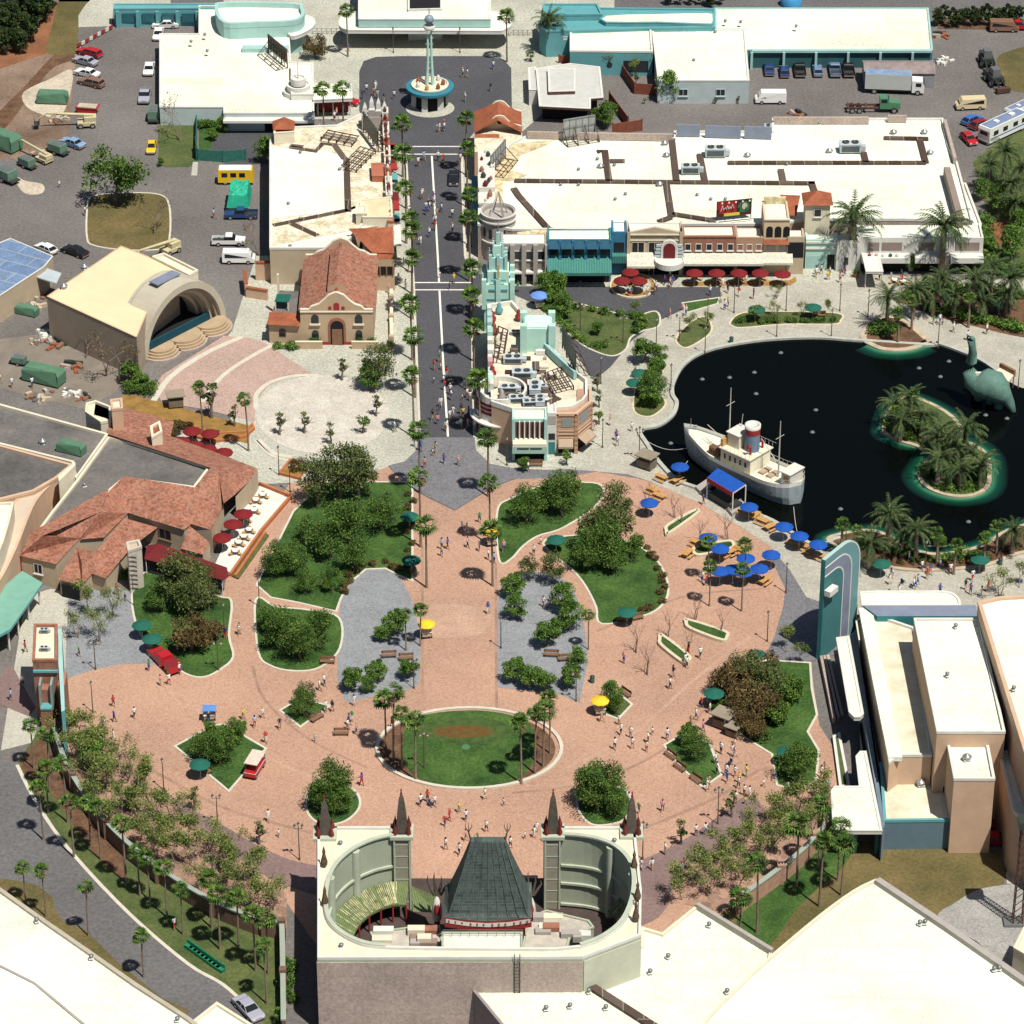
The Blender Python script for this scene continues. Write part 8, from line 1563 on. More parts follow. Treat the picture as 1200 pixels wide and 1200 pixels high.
def skip(t):
 b = MB(); loft(b, [(-1.9, 1.3), (1.9, 1.3), (1.3, .1), (-1.3, .1)], .9, None); b.build('body', MATS['paint_red'], t); P(t, 'rim', MATS['paint_dark_red'], (-.98, -.88, -1.9, 1.9, 1.25, 1.38), (.88, .98, -1.9, 1.9, 1.25, 1.38)); P(t, 'debris', M_SAND, (-.8, .8, -1.6, 1.6, 1.3, 1.5))
model('skip', 'skip', 'red rubbish skip', 'skip', skip); put('skip', 103, 133, heading(1, .1), 1.0, desc='small red skip filled with pale rubble')
def gen(t):
 P(t, 'housing', mat('gen_green', (.12, .2, .15), .8, .2), (-.8, .8, -1.3, 1.2, .6, 1.7)); P(t, 'frame', MTD, (-.7, .7, -1.9, 1.8, .4, .6)); wheels(t, (0,), .9, .36); P(t, 'hood', MT, (-.6, .6, -1.0, .9, 1.7, 1.78))
model('gen', 'site_trailer', 'small towed generator', 'trailer', gen)
for px, py, dx, dy, s, d in ((32, 196, 1, .5, 1.0, 'small green towed generator'), (8, 212, 1, .5, 1.3, 'grey-white site trailer at the left edge'), (68, 180, 1, .4, 1.1, 'red-edged flat trailer beside the pale blue car'), (23, 427, 1, .2, .8, 'small dark generator in the work yard'), (181, 140, 0, 1, 1.2, 'white loaded trailer by the building side')): put('gen', px, py, heading(dx, dy), s, desc=d)
def crates(kind, name, lab, m, n, sz, seed, cat):
 rnd = random.Random(seed); t = thing(name, lab, cat)
 for i in range(n): x, y = rnd.uniform(-sz, sz), rnd.uniform(-sz, sz); a = rnd.uniform(.3, .9); b = MB(); b.box(-a, a, -.3, .3, 0, rnd.uniform(.15, .7), None, rnd.random()*3, (x, y, 0)); b.build('plank' if cat == 'timber' else 'crate', m[i % len(m)], t)
 PROTO[kind] = t
crates('junk0', 'material_pile', 'pile of timber', [W_BR, M_SAND, MT, M_BEIGE], 16, 2.2, 1, 'timber'); crates('junk1', 'material_pile', 'pile of white crates', [M_FRAMEW, M_OFFW, MT], 18, 1.6, 2, 'crates'); crates('junk2', 'material_pile', 'pile of orange parts', [W_BR, M_TILE, MTD, M_GREY], 14, 1.3, 3, 'crates')
for px, py, k, s, d in ((20, 330, 'junk0', 1.0, 'pile of brown timber and crates'), (40, 358, 'junk0', .9, 'heap of boards and beams'), (60, 392, 'junk1', .9, 'scatter of white crates'), (66, 404, 'junk2', .9, 'heap of orange and dark parts'), (44, 400, 'junk0', .5, 'small pile of grey boards'), (86, 430, 'junk2', .9, 'orange-brown stacked materials'), (48, 466, 'junk0', .8, 'row of yellow boards'), (84, 462, 'junk1', .7, 'pale pipes and frames'), (98, 466, 'junk2', .6, 'red-brown parts by the wall'), (70, 140, 'junk0', .7, 'rubble and boards on pale sand'), (48, 182, 'junk0', .6, 'dark scrap beside the lift'), (935, 135, 'junk2', .8, 'row of orange timber at the parapet'), (1103, 42, 'junk2', .8, 'red and white barriers by the corner'), (1104, 72, 'junk1', .8, 'white and dark drums beside the shed')): put(k, px, py, random.random()*3, s, desc=d)
def loader(t):
 P(t, 'body', MTD, (-.9, .9, -2.2, 1.4, .7, 1.6)); P(t, 'cab', MT, (-.6, .6, -.6, .8, 1.6, 2.7)); b = MB(); b.tube((-.5, 1, 1.4), (-.5, 3.4, .9), .12); b.tube((.5, 1, 1.4), (.5, 3.4, .9), .12); b.build('arm', MTD, t); P(t, 'bucket', M_STEELR, (-1.1, 1.1, 3.2, 4.0, .2, .9)); P(t, 'seat', MATS['paint_red'], (-.3, .3, -1.6, -1.0, 1.6, 2.0)); wheels(t, (-1.3, 1.1), 1.1, .6)
model('loader', 'site_loader', 'dark wheeled loader', 'loader', loader)
for px, py, dx, dy, d in ((1165, 98, .5, 1, 'dark wheeled loader beside the grass circle'), (1156, 76, .1, 1, 'second grey loader behind the first')): put('loader', px, py, heading(dx, dy), 1.1, desc=d)
# red plaza vehicles and carts
def parade(t):
 b = MB(); loft(b, [(-1.9, .35), (1.9, .35), (2.0, .8), (1.0, 1.0), (-.2, 1.0), (-.3, 1.5), (-1.8, 1.5)], .8, None); b.build('body', PAINT['red'], t); P(t, 'seat', MTD, (-.6, .6, -.1, .4, 1.0, 1.15)); P(t, 'box', PAINT['red'], (-.75, .75, -3.9, -2.4, .5, 1.5)); P(t, 'roof', PAINT['red'], (-.7, .7, -1.8, -.5, 1.5, 1.62)); wheels(t, (-1.3, 1.3), .78, .34); P(t, 'box_lid', MATS['paint_dark_red'], (-.78, .78, -3.93, -2.37, 1.5, 1.56)); wheels(t, (-3.1,), .7, .3)
model('redcart', 'vending_car', 'bright red vending car towing a red box', 'vending car', parade); put('redcart', 188, 774, heading(-.7, -.6), 1.1, desc='bright red vending car with a red trailer box', cols=None)
def firecart(t):
 P(t, 'body', PAINT['red'], (-.8, .8, -2, 2, .5, 1.2)); P(t, 'canopy', mat('cart_canopy', (.6, .5, .42), .8, .2, 3), (-.95, .95, -1.6, 1.8, 2.3, 2.4)); P(t, 'window', CGL, (-.82, -.79, -1, 1, 1.2, 1.9)); [P(t, 'post', MTD, (x-.04, x+.04, y-.04, y+.04, 1.2, 2.3)) for x in (-.8, .8) for y in (-1.5, 1.7)]; wheels(t, (-1.4, 1.4), .8, .4); P(t, 'trim', MTW, (-.83, .83, -2.02, 2.02, 1.1, 1.18))
model('firecart', 'vending_wagon', 'red wagon', 'vending wagon', firecart); put('firecart', 299, 905, heading(.5, -.9), .92, desc='red and white vending wagon')
def cart(t):
 P(t, 'body', mat('cart_body', (.45, .36, .28), .7, .15, 2), (-.6, .6, -.4, .4, .5, 1.1)); P(t, 'counter', MTW, (-.68, .68, -.48, .48, 1.1, 1.16)); b = MB(); b.tube((.66, 0, .35), (.7, 0, .35), .35, k=12); b.tube((-.7, 0, .35), (-.66, 0, .35), .35, k=12); b.build('wheel', MTD, t); P(t, 'leg', MTD, (-.5, -.44, .3, .36, 0, .5), (.44, .5, .3, .36, 0, .5))
model('cart', 'vending_cart', 'vending cart', 'vending cart', cart)
for px, py, u_, d in ((500, 748, 'umb_y', 'white-topped vending cart under a yellow umbrella'), (703, 838, 'umb_y', 'vending cart under a yellow umbrella'), (576, 640, 'umb_y', 'vending cart under a yellow umbrella'), (632, 362, 'umb_p', 'dark vending cart under a pale blue umbrella'), (245, 845, None, 'small vending cart with blue roof')):
 put('cart', px, py, .2, 1, desc=d)
 if u_: put(u_, px, py-1, 0, .95 if u_ == 'umb_y' else 1, desc={'umb_y': 'yellow umbrella over a vending cart', 'umb_p': 'pale blue umbrella over a vending cart'}[u_])
t = thing('cart_canopy', 'small square blue canopy over a cart by the lawn', 'canopy', G(246, 845)); c = G(246, 845); MB().box(c.x-.85, c.x+.85, c.y-.6, c.y+.8, 1.85, 1.95).build('canopy', mat('canopy_sky', (.10, .24, .55), .7), t)
for x in (-.8, .8): MB().tube((c.x+x, c.y, 0), (c.x+x, c.y, 1.85), .04).build('post', MTW, t)
def stall(t):
 P(t, 'body', mat('stall_brown', (.18, .15, .11), .8, .2), (-1.1, 1.1, -.9, .9, .3, 1.4)); P(t, 'roof', mat('stall_roof', (.26, .22, .16), .8, .15), (-1.4, 1.4, -1.2, 1.2, 2.1, 2.25)); [P(t, 'post', W_BR, (x-.05, x+.05, y-.05, y+.05, 1.4, 2.1)) for x in (-1.1, 1.1) for y in (-.9, .9)]; wheels(t, (-.6, .6), 1.05, .3)
model('stall', 'market_stall', 'brown market stall', 'stall', stall)
for px, py, r, d in ((758, 548, -.6, 'brown market stall on the quay'), (848, 852, -.6, 'brown market stall beside the shrubby bed'), (859, 862, -.6, 'low second stall beside the shrubby bed')): put('stall', px, py, r, 1.0 if px != 859 else .7, desc=d)
put('stall', 206, 476, .2, .95, desc='green-topped lifeguard-style stand by the rose paving'); 
# green benches stacked
t = thing('seat_stack', 'rows of stacked green plastic seats on the grass by the road', 'seats', G(240, 1128)); A, B = G(222, 1112), G(258, 1138)
for k in range(9): q = A.lerp(B, k/8); MB().box(-.55, .55, -.3, .3, 0, .5, None, -.7, q).build('seat', mat('seat_green', (.02, .19, .10), .5, .15), t); MB().box(-.55, .55, .2, .3, .5, 1.0, None, -.7, q).build('backrest', MATS['seat_green'], t)
# lattice mast at right edge
t = thing('lattice_mast', 'dark lattice crane mast at the right edge over gravel', 'mast', G(1192, 1082)); c = G(1192, 1082); b = MB(); HM = 14
for x in (-.55, .55):
 for y in (-.55, .55): b.tube((c.x+x, c.y+y, 0), (c.x+x*.8, c.y+y*.8, HM), .08, k=4)
for k in range(14):
 for s_ in (-.55, .55): b.tube((c.x-.55, c.y+s_, k), (c.x+.5, c.y+s_, k+1), .05, k=3); b.tube((c.x+s_, c.y-.55, k), (c.x+s_, c.y+.5, k+1), .05, k=3)
b.build('lattice', M_STEELR, t); MB().box(c.x-.9, c.x+.9, c.y-.9, c.y+.9, HM, HM+1).build('head', MTD, t); MB().box(c.x-1.6, c.x+1.6, c.y-.9, c.y+.9, 0, .4).build('base', MT, t)
t = thing('site_cabin', 'cream cabin corner stacked with orange timber at the right edge', 'cabin', G(1200, 1130)); block(t, [(1188, 1110), (1200, 1086), (1250, 1100), (1240, 1140)], 4, M_CREAM, M_CREAM, par=.3)
t = thing('water_tank', 'blue round tank top beyond the teal building', 'tank', G(927, 4)); MB().lathe([(1.9, 0), (1.9, 1.6), (1.2, 2.1), (0, 2.3)], 18, tuple(G(927, 6))).build('shell', mat('tank_blue', (.05, .25, .48), .6), t)
# ================================================================ planting
rnd = random.Random(11)
def tall(kind, H, pts, desc, group, s=1.0, jit=.11):
 for px, py in pts:
  k = kind if isinstance(kind, str) else rnd.choice(kind); q = G(px, py, H*s); put(k, 0, 0, rnd.random()*6.28, s*(1+rnd.uniform(-jit, jit)), at=(q.x, q.y, 0), desc=desc, group=group)
FN = ('fan0', 'fan1', 'fan4', 'fan5')
tall(FN, 10, [(471, 142), (475, 178), (475, 218), (482, 252), (482, 276), (482, 305), (482, 352), (485, 395), (484, 441), (491, 505), (492, 567), (499, 614)], 'tall fan palm in the left boulevard row', 'palms along the left pavement of the boulevard', jit=.06)
tall(FN, 10, [(546, 140), (547, 177), (551, 222), (550, 262), (552, 305), (555, 354), (555, 392), (562, 440), (572, 509), (574, 565), (577, 612)], 'tall fan palm in the right boulevard row', 'palms along the right pavement of the boulevard', jit=.06)
tall(FN, 10, [(406, 4), (594, 10), (378, 98), (401, 100)], 'tall fan palm', 'palms round the entrance plaza')
tall(FN, 10, [(451, 812), (460, 826), (470, 835), (486, 848)], 'tall fan palm', 'palms at the left end of the oval lawn', .85)
tall(FN, 10, [(645, 817), (637, 832), (627, 840), (611, 852)], 'tall fan palm', 'palms at the right end of the oval lawn', .85)
tall(FN, 10, [(475, 717), (492, 712), (690, 716)], 'fan palm', 'palms beside the slate courts', .6)
tall(FN, 10, [(831, 630), (833, 658), (871, 664), (875, 634)], 'tall fan palm', 'palms by the blue umbrellas', .7)
tall(FN, 10, [(235, 458), (289, 475)], 'tall fan palm', 'palms by the dark red umbrellas', .75)
tall(FN, 10, [(75, 905), (102, 932), (114, 948), (144, 975), (160, 990), (172, 995), (192, 1015), (211, 1035), (245, 1027), (255, 1052), (277, 1050), (297, 1077), (52, 893), (35, 842), (54, 870), (312, 1080), (310, 1115), (46, 925), (82, 945)], 'fan palm with brown trunk', 'palms on the grass band beside the lower left road', .75, .12)
tall(FN, 10, [(26, 1009), (50, 1025), (100, 1047), (165, 1095)], 'short fan palm', 'palms by the warehouse verge', .62)
tall(FN, 10, [(937, 967), (964, 990), (963, 945), (986, 960), (990, 977), (890, 1020), (869, 1047)], 'fan palm with shaggy trunk', 'palms on the lower right grass', .9)
tall('date0', 5.4, [(1041, 348), (1105, 327), (1163, 317), (1186, 329), (1072, 337), (1142, 332), (1075, 619), (1042, 608), (1160, 190), (1178, 180), (1186, 215), (1132, 505)], 'date palm with arching fronds', 'date palms round the lake')
tall('date1', 3.8, [(1048, 474), (1066, 470), (1082, 488), (1100, 512), (1118, 520), (1140, 530), (1150, 545), (1100, 540), (1125, 548), (1056, 492), (1020, 640), (1058, 628), (1188, 622), (1180, 345), (1120, 345), (1150, 350), (1095, 345)], 'short date palm', 'short date palms round the lake', 1.0, .15)
tall('fan2', 6.2, [(1088, 326), (1137, 352), (1070, 356), (1054, 371), (987, 618), (1005, 619), (1100, 629), (1170, 617), (1155, 635), (1120, 639), (1072, 462), (1048, 480)], 'stout fan palm', 'fan palms round the lake', .75)
tall('date0', 5.4, [(1000, 262), (1106, 270)], 'tall coconut-like palm before the white building', None, 1.45)
tall('date1', 3.8, [(1190, 240), (1100, 505), (1196, 195)], 'feathery palm', 'feathery palms at the right', 1.0); tall('date0', 5.4, [(643, 28)], 'big date palm', None)
for px, py, s in ((622, 72, .5), (1030, 390, .6), (380, 398, .5), (412, 398, .5), (1092, 560, .7), (1110, 560, .8), (1128, 562, .7), (1145, 560, .7), (1100, 548, .7), (1120, 545, .7), (1150, 548, .6), (1060, 505, .7), (1085, 510, .6), (1060, 655, .6), (1130, 655, .5), (330, 1200, .6), (1030, 650, .6)): put('date2' if rnd.random() < .5 else 'fan3', px, py, rnd.random()*6, s, desc='low bushy palm', group='low palms')
def trees(kinds, desc, group, *pts):
 for p_ in pts:
  s = (p_[2] if len(p_) > 2 else 1)*rnd.uniform(.92, 1.08); k = rnd.choice(kinds)
  put(k, p_[0], p_[1], rnd.random()*6.28, s, desc=desc, group=group)
OK_ = ('oak0', 'oak1', 'oak2'); BR = ('bright0', 'bright1'); OL = ('olive0', 'olive1'); WS = ('wisp0', 'wisp1', 'wisp2')
trees(OK_, 'dark green round tree', 'dark trees on the plaza lawns', (350, 672, .85), (388, 655, .95), (366, 636, .7), (410, 636, .9), (416, 668, .7), (448, 622, .8), (390, 694, .6), (358, 696, .5), (326, 674, .7), (330, 762, .8), (352, 774, .75), (376, 758, .7), (318, 742, .6), (616, 612, .7), (658, 604, .8), (640, 598, .7), (705, 660, .9), (684, 668, .8), (722, 670, .8), (740, 655, .7), (186, 715, .7), (200, 705, .6), (135, 238, 1.65), (938, 900, .7), (930, 915, .6), (390, 945, .8), (400, 952, .6), (378, 950, .6), (700, 950, .9), (718, 955, .7), (692, 945, .7), (240, 890, .5), (258, 896, .6), (275, 872, .5), (356, 840, .5), (722, 835, .4), (815, 890, .5), (765, 470, .6), (766, 450, .5))
trees(OL, 'olive green loose tree', 'loose trees round the plaza', (398, 590, 1.1), (420, 585), (372, 592, .8), (668, 592, .9), (695, 645, 1.1), (722, 640), (720, 615, .8), (700, 632, .8), (215, 712), (225, 725, .8), (245, 715, .7), (620, 680, .6), (648, 684, .6), (905, 820, .8), (880, 815, .8), (393, 938, .9), (708, 935, .9), (358, 828, .6), (442, 456, .8), (870, 800, .7), (238, 700, .6))
trees(BR, 'bright green bushy tree', 'bushy trees by the slate courts', (413, 808, .8), (440, 800, .7), (432, 812, .5), (480, 795, .7), (462, 745, .8), (447, 752, .6), (600, 700, .8), (606, 726, .7), (662, 720, .8), (668, 740, .8), (642, 758, .8), (655, 745, .7), (602, 800, .8), (622, 806, .8), (640, 810, .7), (668, 805, .8), (675, 785, .6), (718, 828, .7), (806, 874, .7), (912, 850, .8), (928, 825, .8), (262, 880, .8), (246, 876, .7), (283, 862, .5), (662, 372, .7), (648, 360, .7), (760, 465, .8), (770, 440, .7), (700, 392, .5), (752, 382, .5), (782, 118, .95), (712, 150, .8), (700, 145, .7), (250, 165, .5), (262, 155, .5), (310, 190, .8), (614, 552, .4), (1100, 645, .5), (435, 458, .8), (650, 352, 1.1), (640, 348, .8), (756, 425, .9), (764, 478, .8), (772, 428, .6), (1170, 250, .9), (1190, 260, 1), (1160, 300, .8), (1185, 305, 1), (1195, 280, .9), (1150, 235, .7), (1192, 150, .7), (1080, 300, .6), (1070, 318, .5), (1090, 312, .5), (1115, 305, .5), (1135, 300, .6), (154, 448, .8), (166, 455, .6), (188, 195, .3))
trees(('rust0',), 'russet shrubby tree', 'russet trees', (225, 762), (242, 755, .8), (862, 812), (878, 838), (895, 845, .9), (868, 850, .8), (850, 815, .8), (880, 865, .7), (370, 68, .9), (205, 512, .6), (350, 553, .5), (890, 800, .9))
trees(('pine0', 'pine1'), 'dark pine', 'pines in the upper left wood', *[(rnd.uniform(-4, 66-y*.35), y, rnd.uniform(.7, 1.1)) for y in (3, 8, 12, 17, 22, 26, 30, 35, 40, 44, 49, 54, 58, 63) for _ in (0, 1)])
trees(('pine1', 'pine0'), 'dark pine', 'pines along the top right fence', *[(1098+k*8, 30+rnd.uniform(-2, 3), .55) for k in range(13)], *[(785+k*12, 6, .5) for k in range(6)], (832, 8, .6))
bed1 = [(76, 868), (92, 866), (108, 872), (124, 880), (84, 890), (100, 896), (118, 902), (138, 900), (150, 915), (104, 920), (122, 926), (142, 932), (160, 928), (176, 940), (118, 948), (140, 956), (160, 960), (182, 962), (200, 958), (216, 966), (140, 978), (164, 986), (186, 990), (208, 992), (230, 986), (246, 998), (180, 1010), (204, 1018), (228, 1020), (250, 1022), (270, 1012), (286, 1030), (236, 1046), (262, 1050), (288, 1056), (306, 1044), (320, 1066), (302, 1078), (280, 1074)]
trees(WS, 'thin tree with sparse pale leaves', 'sparse trees in the lower left crescent bed', *[(a, b, .85) for a, b in bed1]); trees(BR, 'bright bushy tree', 'bushes in the lower left bed', (112, 905, .8), (106, 885, .8), (150, 950, .6))
trees(WS, 'thin tree with sparse pale leaves', 'sparse trees in the lower right crescent bed', *[(a, b, .85) for a, b in [(812, 1040), (830, 1050), (850, 1030), (868, 1044), (846, 1008), (870, 1010), (890, 1020), (884, 990), (905, 1000), (922, 985), (900, 968), (920, 965), (940, 975), (935, 950), (955, 955), (970, 945), (950, 990), (862, 1030), (800, 1056), (828, 1028)]])
trees(WS, 'thin tree in a round grate', 'trees in the left slate court', (105, 715, .8), (132, 722, .8), (92, 748, .8), (116, 752, .9)); trees(WS, 'sparse tree', 'sparse trees', (738, 92, .7), (760, 85, .8), (715, 85, .7), (910, 350, .4), (940, 372, .5), (905, 372, .5), (975, 372, .5), (1170, 700, .8), (1195, 690, .6), (812, 392, .6), (826, 388, .5), (922, 765, .6), (936, 775, .5), (746, 370, .5))
trees(('bare0',), 'small leafless tree', 'leafless trees on the plaza', (745, 765), (758, 791), (783, 747), (806, 766, .9), (815, 728), (845, 742, .9), (757, 600), (790, 607, .9), (852, 634, 1.1), (822, 636), (798, 615, .7)); trees(('bare1',), 'large leafless tree', 'large leafless trees', (212, 165, 1.1), (180, 275, .9), (125, 440, 1.1), (138, 450, 1), (305, 300, .8), (100, 420, .7))
trees(('young', 'young1'), 'small young tree', 'young trees', (401, 446), (328, 510), (357, 508), (441, 488), (425, 508), (388, 520), (248, 490, 1.5), (275, 500), (228, 950), (304, 990), (798, 990), (857, 958), (430, 447), (700, 460, .8), (702, 478, .8), (702, 498, .8), (885, 378), (664, 545, .8), (745, 100, .7), (755, 122, .4), (838, 122, .4), (865, 122, .4))
def shrubs(kind, desc, group, line, n, s=.8, j=1.5):
 P_ = [G(*a) for a in line]; tot = [(b_-a_).length for a_, b_ in zip(P_, P_[1:])]
 for k in range(n):
  d_ = sum(tot)*(k+.5)/n
  for i, l_ in enumerate(tot):
   if d_ <= l_ or i == len(tot)-1: break
   d_ -= l_
  q = P_[i].lerp(P_[i+1], min(1, d_/l_))+Vector((rnd.uniform(-j, j)*.3, rnd.uniform(-j, j)*.3, 0)); put(kind, 0, 0, rnd.random()*6.28, s*rnd.uniform(.8, 1.2), at=(q.x, q.y, .05), desc=desc, group=group)
for kd, ds, gr, ln, n, s in (('shrubr', 'reddish low shrub', 'shrubs edging the round lawn', [(748, 634), (768, 655), (778, 688), (770, 708), (748, 720)], 12, .8), ('shrubr', 'reddish low shrub', 'shrubs behind the slate court wall', [(400, 700), (410, 675), (430, 662), (455, 661), (474, 672)], 10, .8), ('shrubr', 'reddish low shrub', 'shrubs edging the long lawn', [(480, 575), (480, 670)], 10, .7), ('shrubb', 'bright low shrub', 'shrubs on the side street lawn', [(640, 362), (665, 388), (690, 404), (715, 410)], 9, 1), ('shrubd', 'dark low shrub', 'shrubs on the side street lawn', [(650, 356), (700, 366), (762, 378), (735, 392)], 9, 1), ('shrubd', 'dark low shrub', 'shrubs in the oval planters', [(862, 378), (978, 376)], 13, .8), ('shrubd', 'dark low shrub', 'shrubs in the lakeside bed', [(755, 478), (770, 474), (760, 440)], 6, 1), ('shrubl', 'mounded dark shrub', 'shrubs in the right promenade bed', [(1060, 352), (1110, 340), (1160, 345), (1196, 350)], 11, .9), ('shrubb', 'bright low shrub', 'shrubs in the right promenade bed', [(1090, 362), (1140, 375), (1194, 388)], 16, 1.2), ('shrubl', 'mounded dark shrub', 'shrubs on the larger island', [(1086, 560), (1105, 545), (1130, 555), (1152, 560), (1140, 570)], 9, .8), ('shrubb', 'bright low shrub', 'shrubs on the larger island', [(1100, 572), (1125, 578), (1150, 570)], 8, 1), ('shrubl', 'mounded dark shrub', 'shrubs on the smaller island', [(1042, 500), (1060, 496), (1080, 504), (1095, 506)], 6, .8), ('shrubb', 'bright low shrub', 'shrubs on the smaller island', [(1048, 508), (1075, 518)], 5, 1), ('shrubd', 'dark low shrub', 'shrubs along the near lake shore', [(985, 640), (1040, 645), (1080, 660), (1160, 655)], 18, 1), ('shrubr', 'reddish low shrub', 'shrubs along the near lake shore', [(990, 648), (1060, 662), (1150, 660), (1200, 640)], 12, .8), ('shrubl', 'mounded dark shrub', 'shrubs at the lake point', [(1022, 392), (1048, 388)], 4, .9), ('shrubb', 'bright low shrub', 'shrubs before the mission building', [(320, 408), (350, 408)], 5, .9), ('shrubd', 'dark low shrub', 'shrubs by the restaurant', [(145, 678), (160, 672)], 5, 1), ('shrubl', 'mounded dark shrub', 'shrubs by the ticket building garden', [(236, 150), (262, 148)], 4, .7), ('shrubl', 'mounded dark shrub', 'shrubs right of the large block', [(1145, 260), (1160, 320), (1200, 325)], 8, 1), ('shrubd', 'dark low shrub', 'shrubs around the russet trees', [(835, 825), (860, 850), (900, 868)], 9, 1.1), ('shrubd', 'dark low shrub', 'hedge plants along the theatre side', [(338, 1130), (338, 1180)], 6, 1.1), ('shrubl', 'mounded dark shrub', 'shrubs south of the shell stage', [(150, 455), (172, 462)], 4, .8)):
 shrubs(kd, ds, gr, ln, n, s)
def pill(pts, lab):
 t = thing('planter', lab, 'planter', G(*pts[0])); p_ = ccw(GP(smooth(pts, 5))); MB().ring(p_, .45, 0, .5, M_KERBY).build('rim', M_KERBY, t); MB().sheet(inset(p_, .3), .4, M_LAWN).build('groundcover', M_LAWN, t)
pill([(779, 625), (784, 629), (817, 606), (820, 601), (813, 600), (782, 617)], 'long pill-shaped cream planter near the quay stall'); pill([(802, 732), (806, 728), (850, 742), (854, 749), (846, 754), (808, 740)], 'pill-shaped cream planter nearest the umbrellas'); pill([(771, 752), (776, 746), (808, 770), (808, 778), (800, 780), (774, 760)], 'pill-shaped cream planter below the leafless trees'); pill([(810, 648), (818, 642), (850, 636), (860, 638), (858, 646), (820, 654)], 'cream planter among the blue umbrellas')
# ---------------------------------------------------------------- furniture
def up(kind, z, desc, group, pts, s=1.0):
 for px, py in pts: q = G(px, py, z); put(kind, 0, 0, rnd.random(), s, at=(q.x, q.y, 0), desc=desc, group=group)
up('umb_g', 2.5, 'dark green umbrella', 'green umbrellas', [(166, 729), (178, 745), (234, 892), (480, 602), (482, 653), (652, 629), (735, 714), (887, 764), (837, 809), (922, 877), (750, 434), (744, 445), (887, 359), (953, 357), (1114, 344), (1172, 351), (1033, 657), (1149, 652)], .92)
up('umb_b', 2.5, 'blue umbrella', 'blue umbrellas by the quay', [(797, 545), (761, 587), (878, 592), (919, 615), (937, 626), (959, 636), (904, 648), (874, 652), (890, 664), (859, 665), (844, 667), (844, 641), (830, 628), (872, 668)])
up('umb_r', 2.5, 'dark red umbrella', 'dark red umbrellas', [(739, 317), (729, 327), (749, 327), (814, 318), (840, 318), (866, 318), (891, 318), (917, 319), (212, 515), (228, 520), (243, 524), (262, 528), (225, 503), (246, 506), (273, 612), (260, 628), (285, 600)])
for i, (px, py) in enumerate([(775, 563), (794, 566), (772, 585), (885, 608), (893, 614), (903, 621), (873, 603), (930, 637), (940, 643), (950, 650), (962, 656), (858, 650), (866, 648), (846, 654), (816, 640), (806, 652), (764, 578), (896, 684)]): put('picnic', px, py, rnd.uniform(.7, 1.0) if i % 2 else -.7, 1, desc='orange wooden picnic table', group='orange picnic tables')
for px, py in [(288, 612), (292, 625), (280, 640), (286, 633), (298, 602), (276, 650), (300, 590), (308, 584), (816, 328), (840, 328), (866, 328), (892, 328), (729, 335), (748, 335), (740, 326), (216, 524), (232, 529), (248, 532), (1048, 332), (1058, 334)]:
 put('cafe', px, py, 0, 1, desc='small round white cafe table', group='cafe tables'); c = G(px, py)
 for a in (0, 2.1, 4.2): put('chair', 0, 0, a+math.pi, 1, at=(c.x+.75*math.sin(-a), c.y-.75*math.cos(a)*-1, 0), desc='orange wooden cafe chair', group='cafe chairs')
for px, py, r in [(372, 844, .8), (456, 771, .1), (476, 774, .1), (646, 770, -.1), (663, 775, .1), (732, 732, .1), (746, 727, .4), (785, 888, -.9), (796, 902, -.9), (815, 916, -.9), (732, 815, -.9), (240, 905, -.6), (628, 547, 0), (384, 778, 0), (482, 617, 1.5), (484, 671, 1.5), (745, 440, 1.2), (960, 372, 0), (400, 862, 0)]: put('bench', px, py, r, 1.1, desc='brown slatted bench', group='park benches')
for k, dsc, pts in (('lamp1', 'single lamp post', [(109, 835), (157, 710), (263, 742), (304, 712), (327, 557), (340, 577), (587, 760), (594, 546), (899, 752), (921, 695), (769, 405), (786, 460), (704, 450), (706, 525), (826, 415), (829, 380), (860, 367), (910, 395), (921, 365), (974, 395), (984, 365), (1017, 372), (1193, 455), (192, 926), (461, 62), (539, 62), (990, 652), (1084, 668)]), ('lamp2', 'twin-headed lamp post', [(112, 785), (256, 786), (485, 807), (675, 822), (255, 967), (680, 388), (730, 402), (796, 400), (1099, 408)]), ('lamp3', 'three-headed lamp post', [(497, 900), (351, 1008), (753, 1007), (841, 966), (749, 540)])):
 for px, py in pts: put(k, px, py, 0, 1, desc=dsc, group='lamp posts')
for px, py in [(255, 512), (857, 402), (694, 800), (455, 585), (610, 545), (1172, 662)]: put('bin', px, py, desc='small green litter bin', group='litter bins')
for px, py in [(371, 405), (420, 405), (436, 404), (366, 405), (1003, 325), (458, 410)]: put('pot', px, py, desc='terracotta pot with a bush', group='terracotta pots')
def roof(kind, z, pts, desc, group):
 for px, py in pts: put(kind, 0, 0, rnd.random()*6, .6, at=G(px, py, z), desc=desc, group=group)
roof('vent', ZF-.4, [(700, 188), (720, 195), (733, 229), (721, 235), (817, 230), (833, 235), (960, 146), (678, 200), (678, 218), (657, 218), (922, 194), (850, 235)], 'small round vent', 'vents on the large white block'); roof('fan', ZF-.4, [(704, 197), (779, 170), (781, 184), (773, 218), (876, 184), (972, 179), (1047, 157), (1083, 157), (1090, 181)], 'domed metal roof fan', 'fans on the large white block')
roof('vent', 6.0, [(352, 180), (398, 200), (338, 240), (352, 258), (340, 290), (449, 242)], 'small round vent', 'vents on the left boulevard block'); roof('fan', 7.0, [(99, 315), (75, 338)], 'domed metal roof fan', 'fans on the amphitheatre roof'); roof('fan', 5.6, [(50, 520)], 'domed metal roof fan', None); roof('vent', 5.6, [(99, 570)], 'small round vent', None)
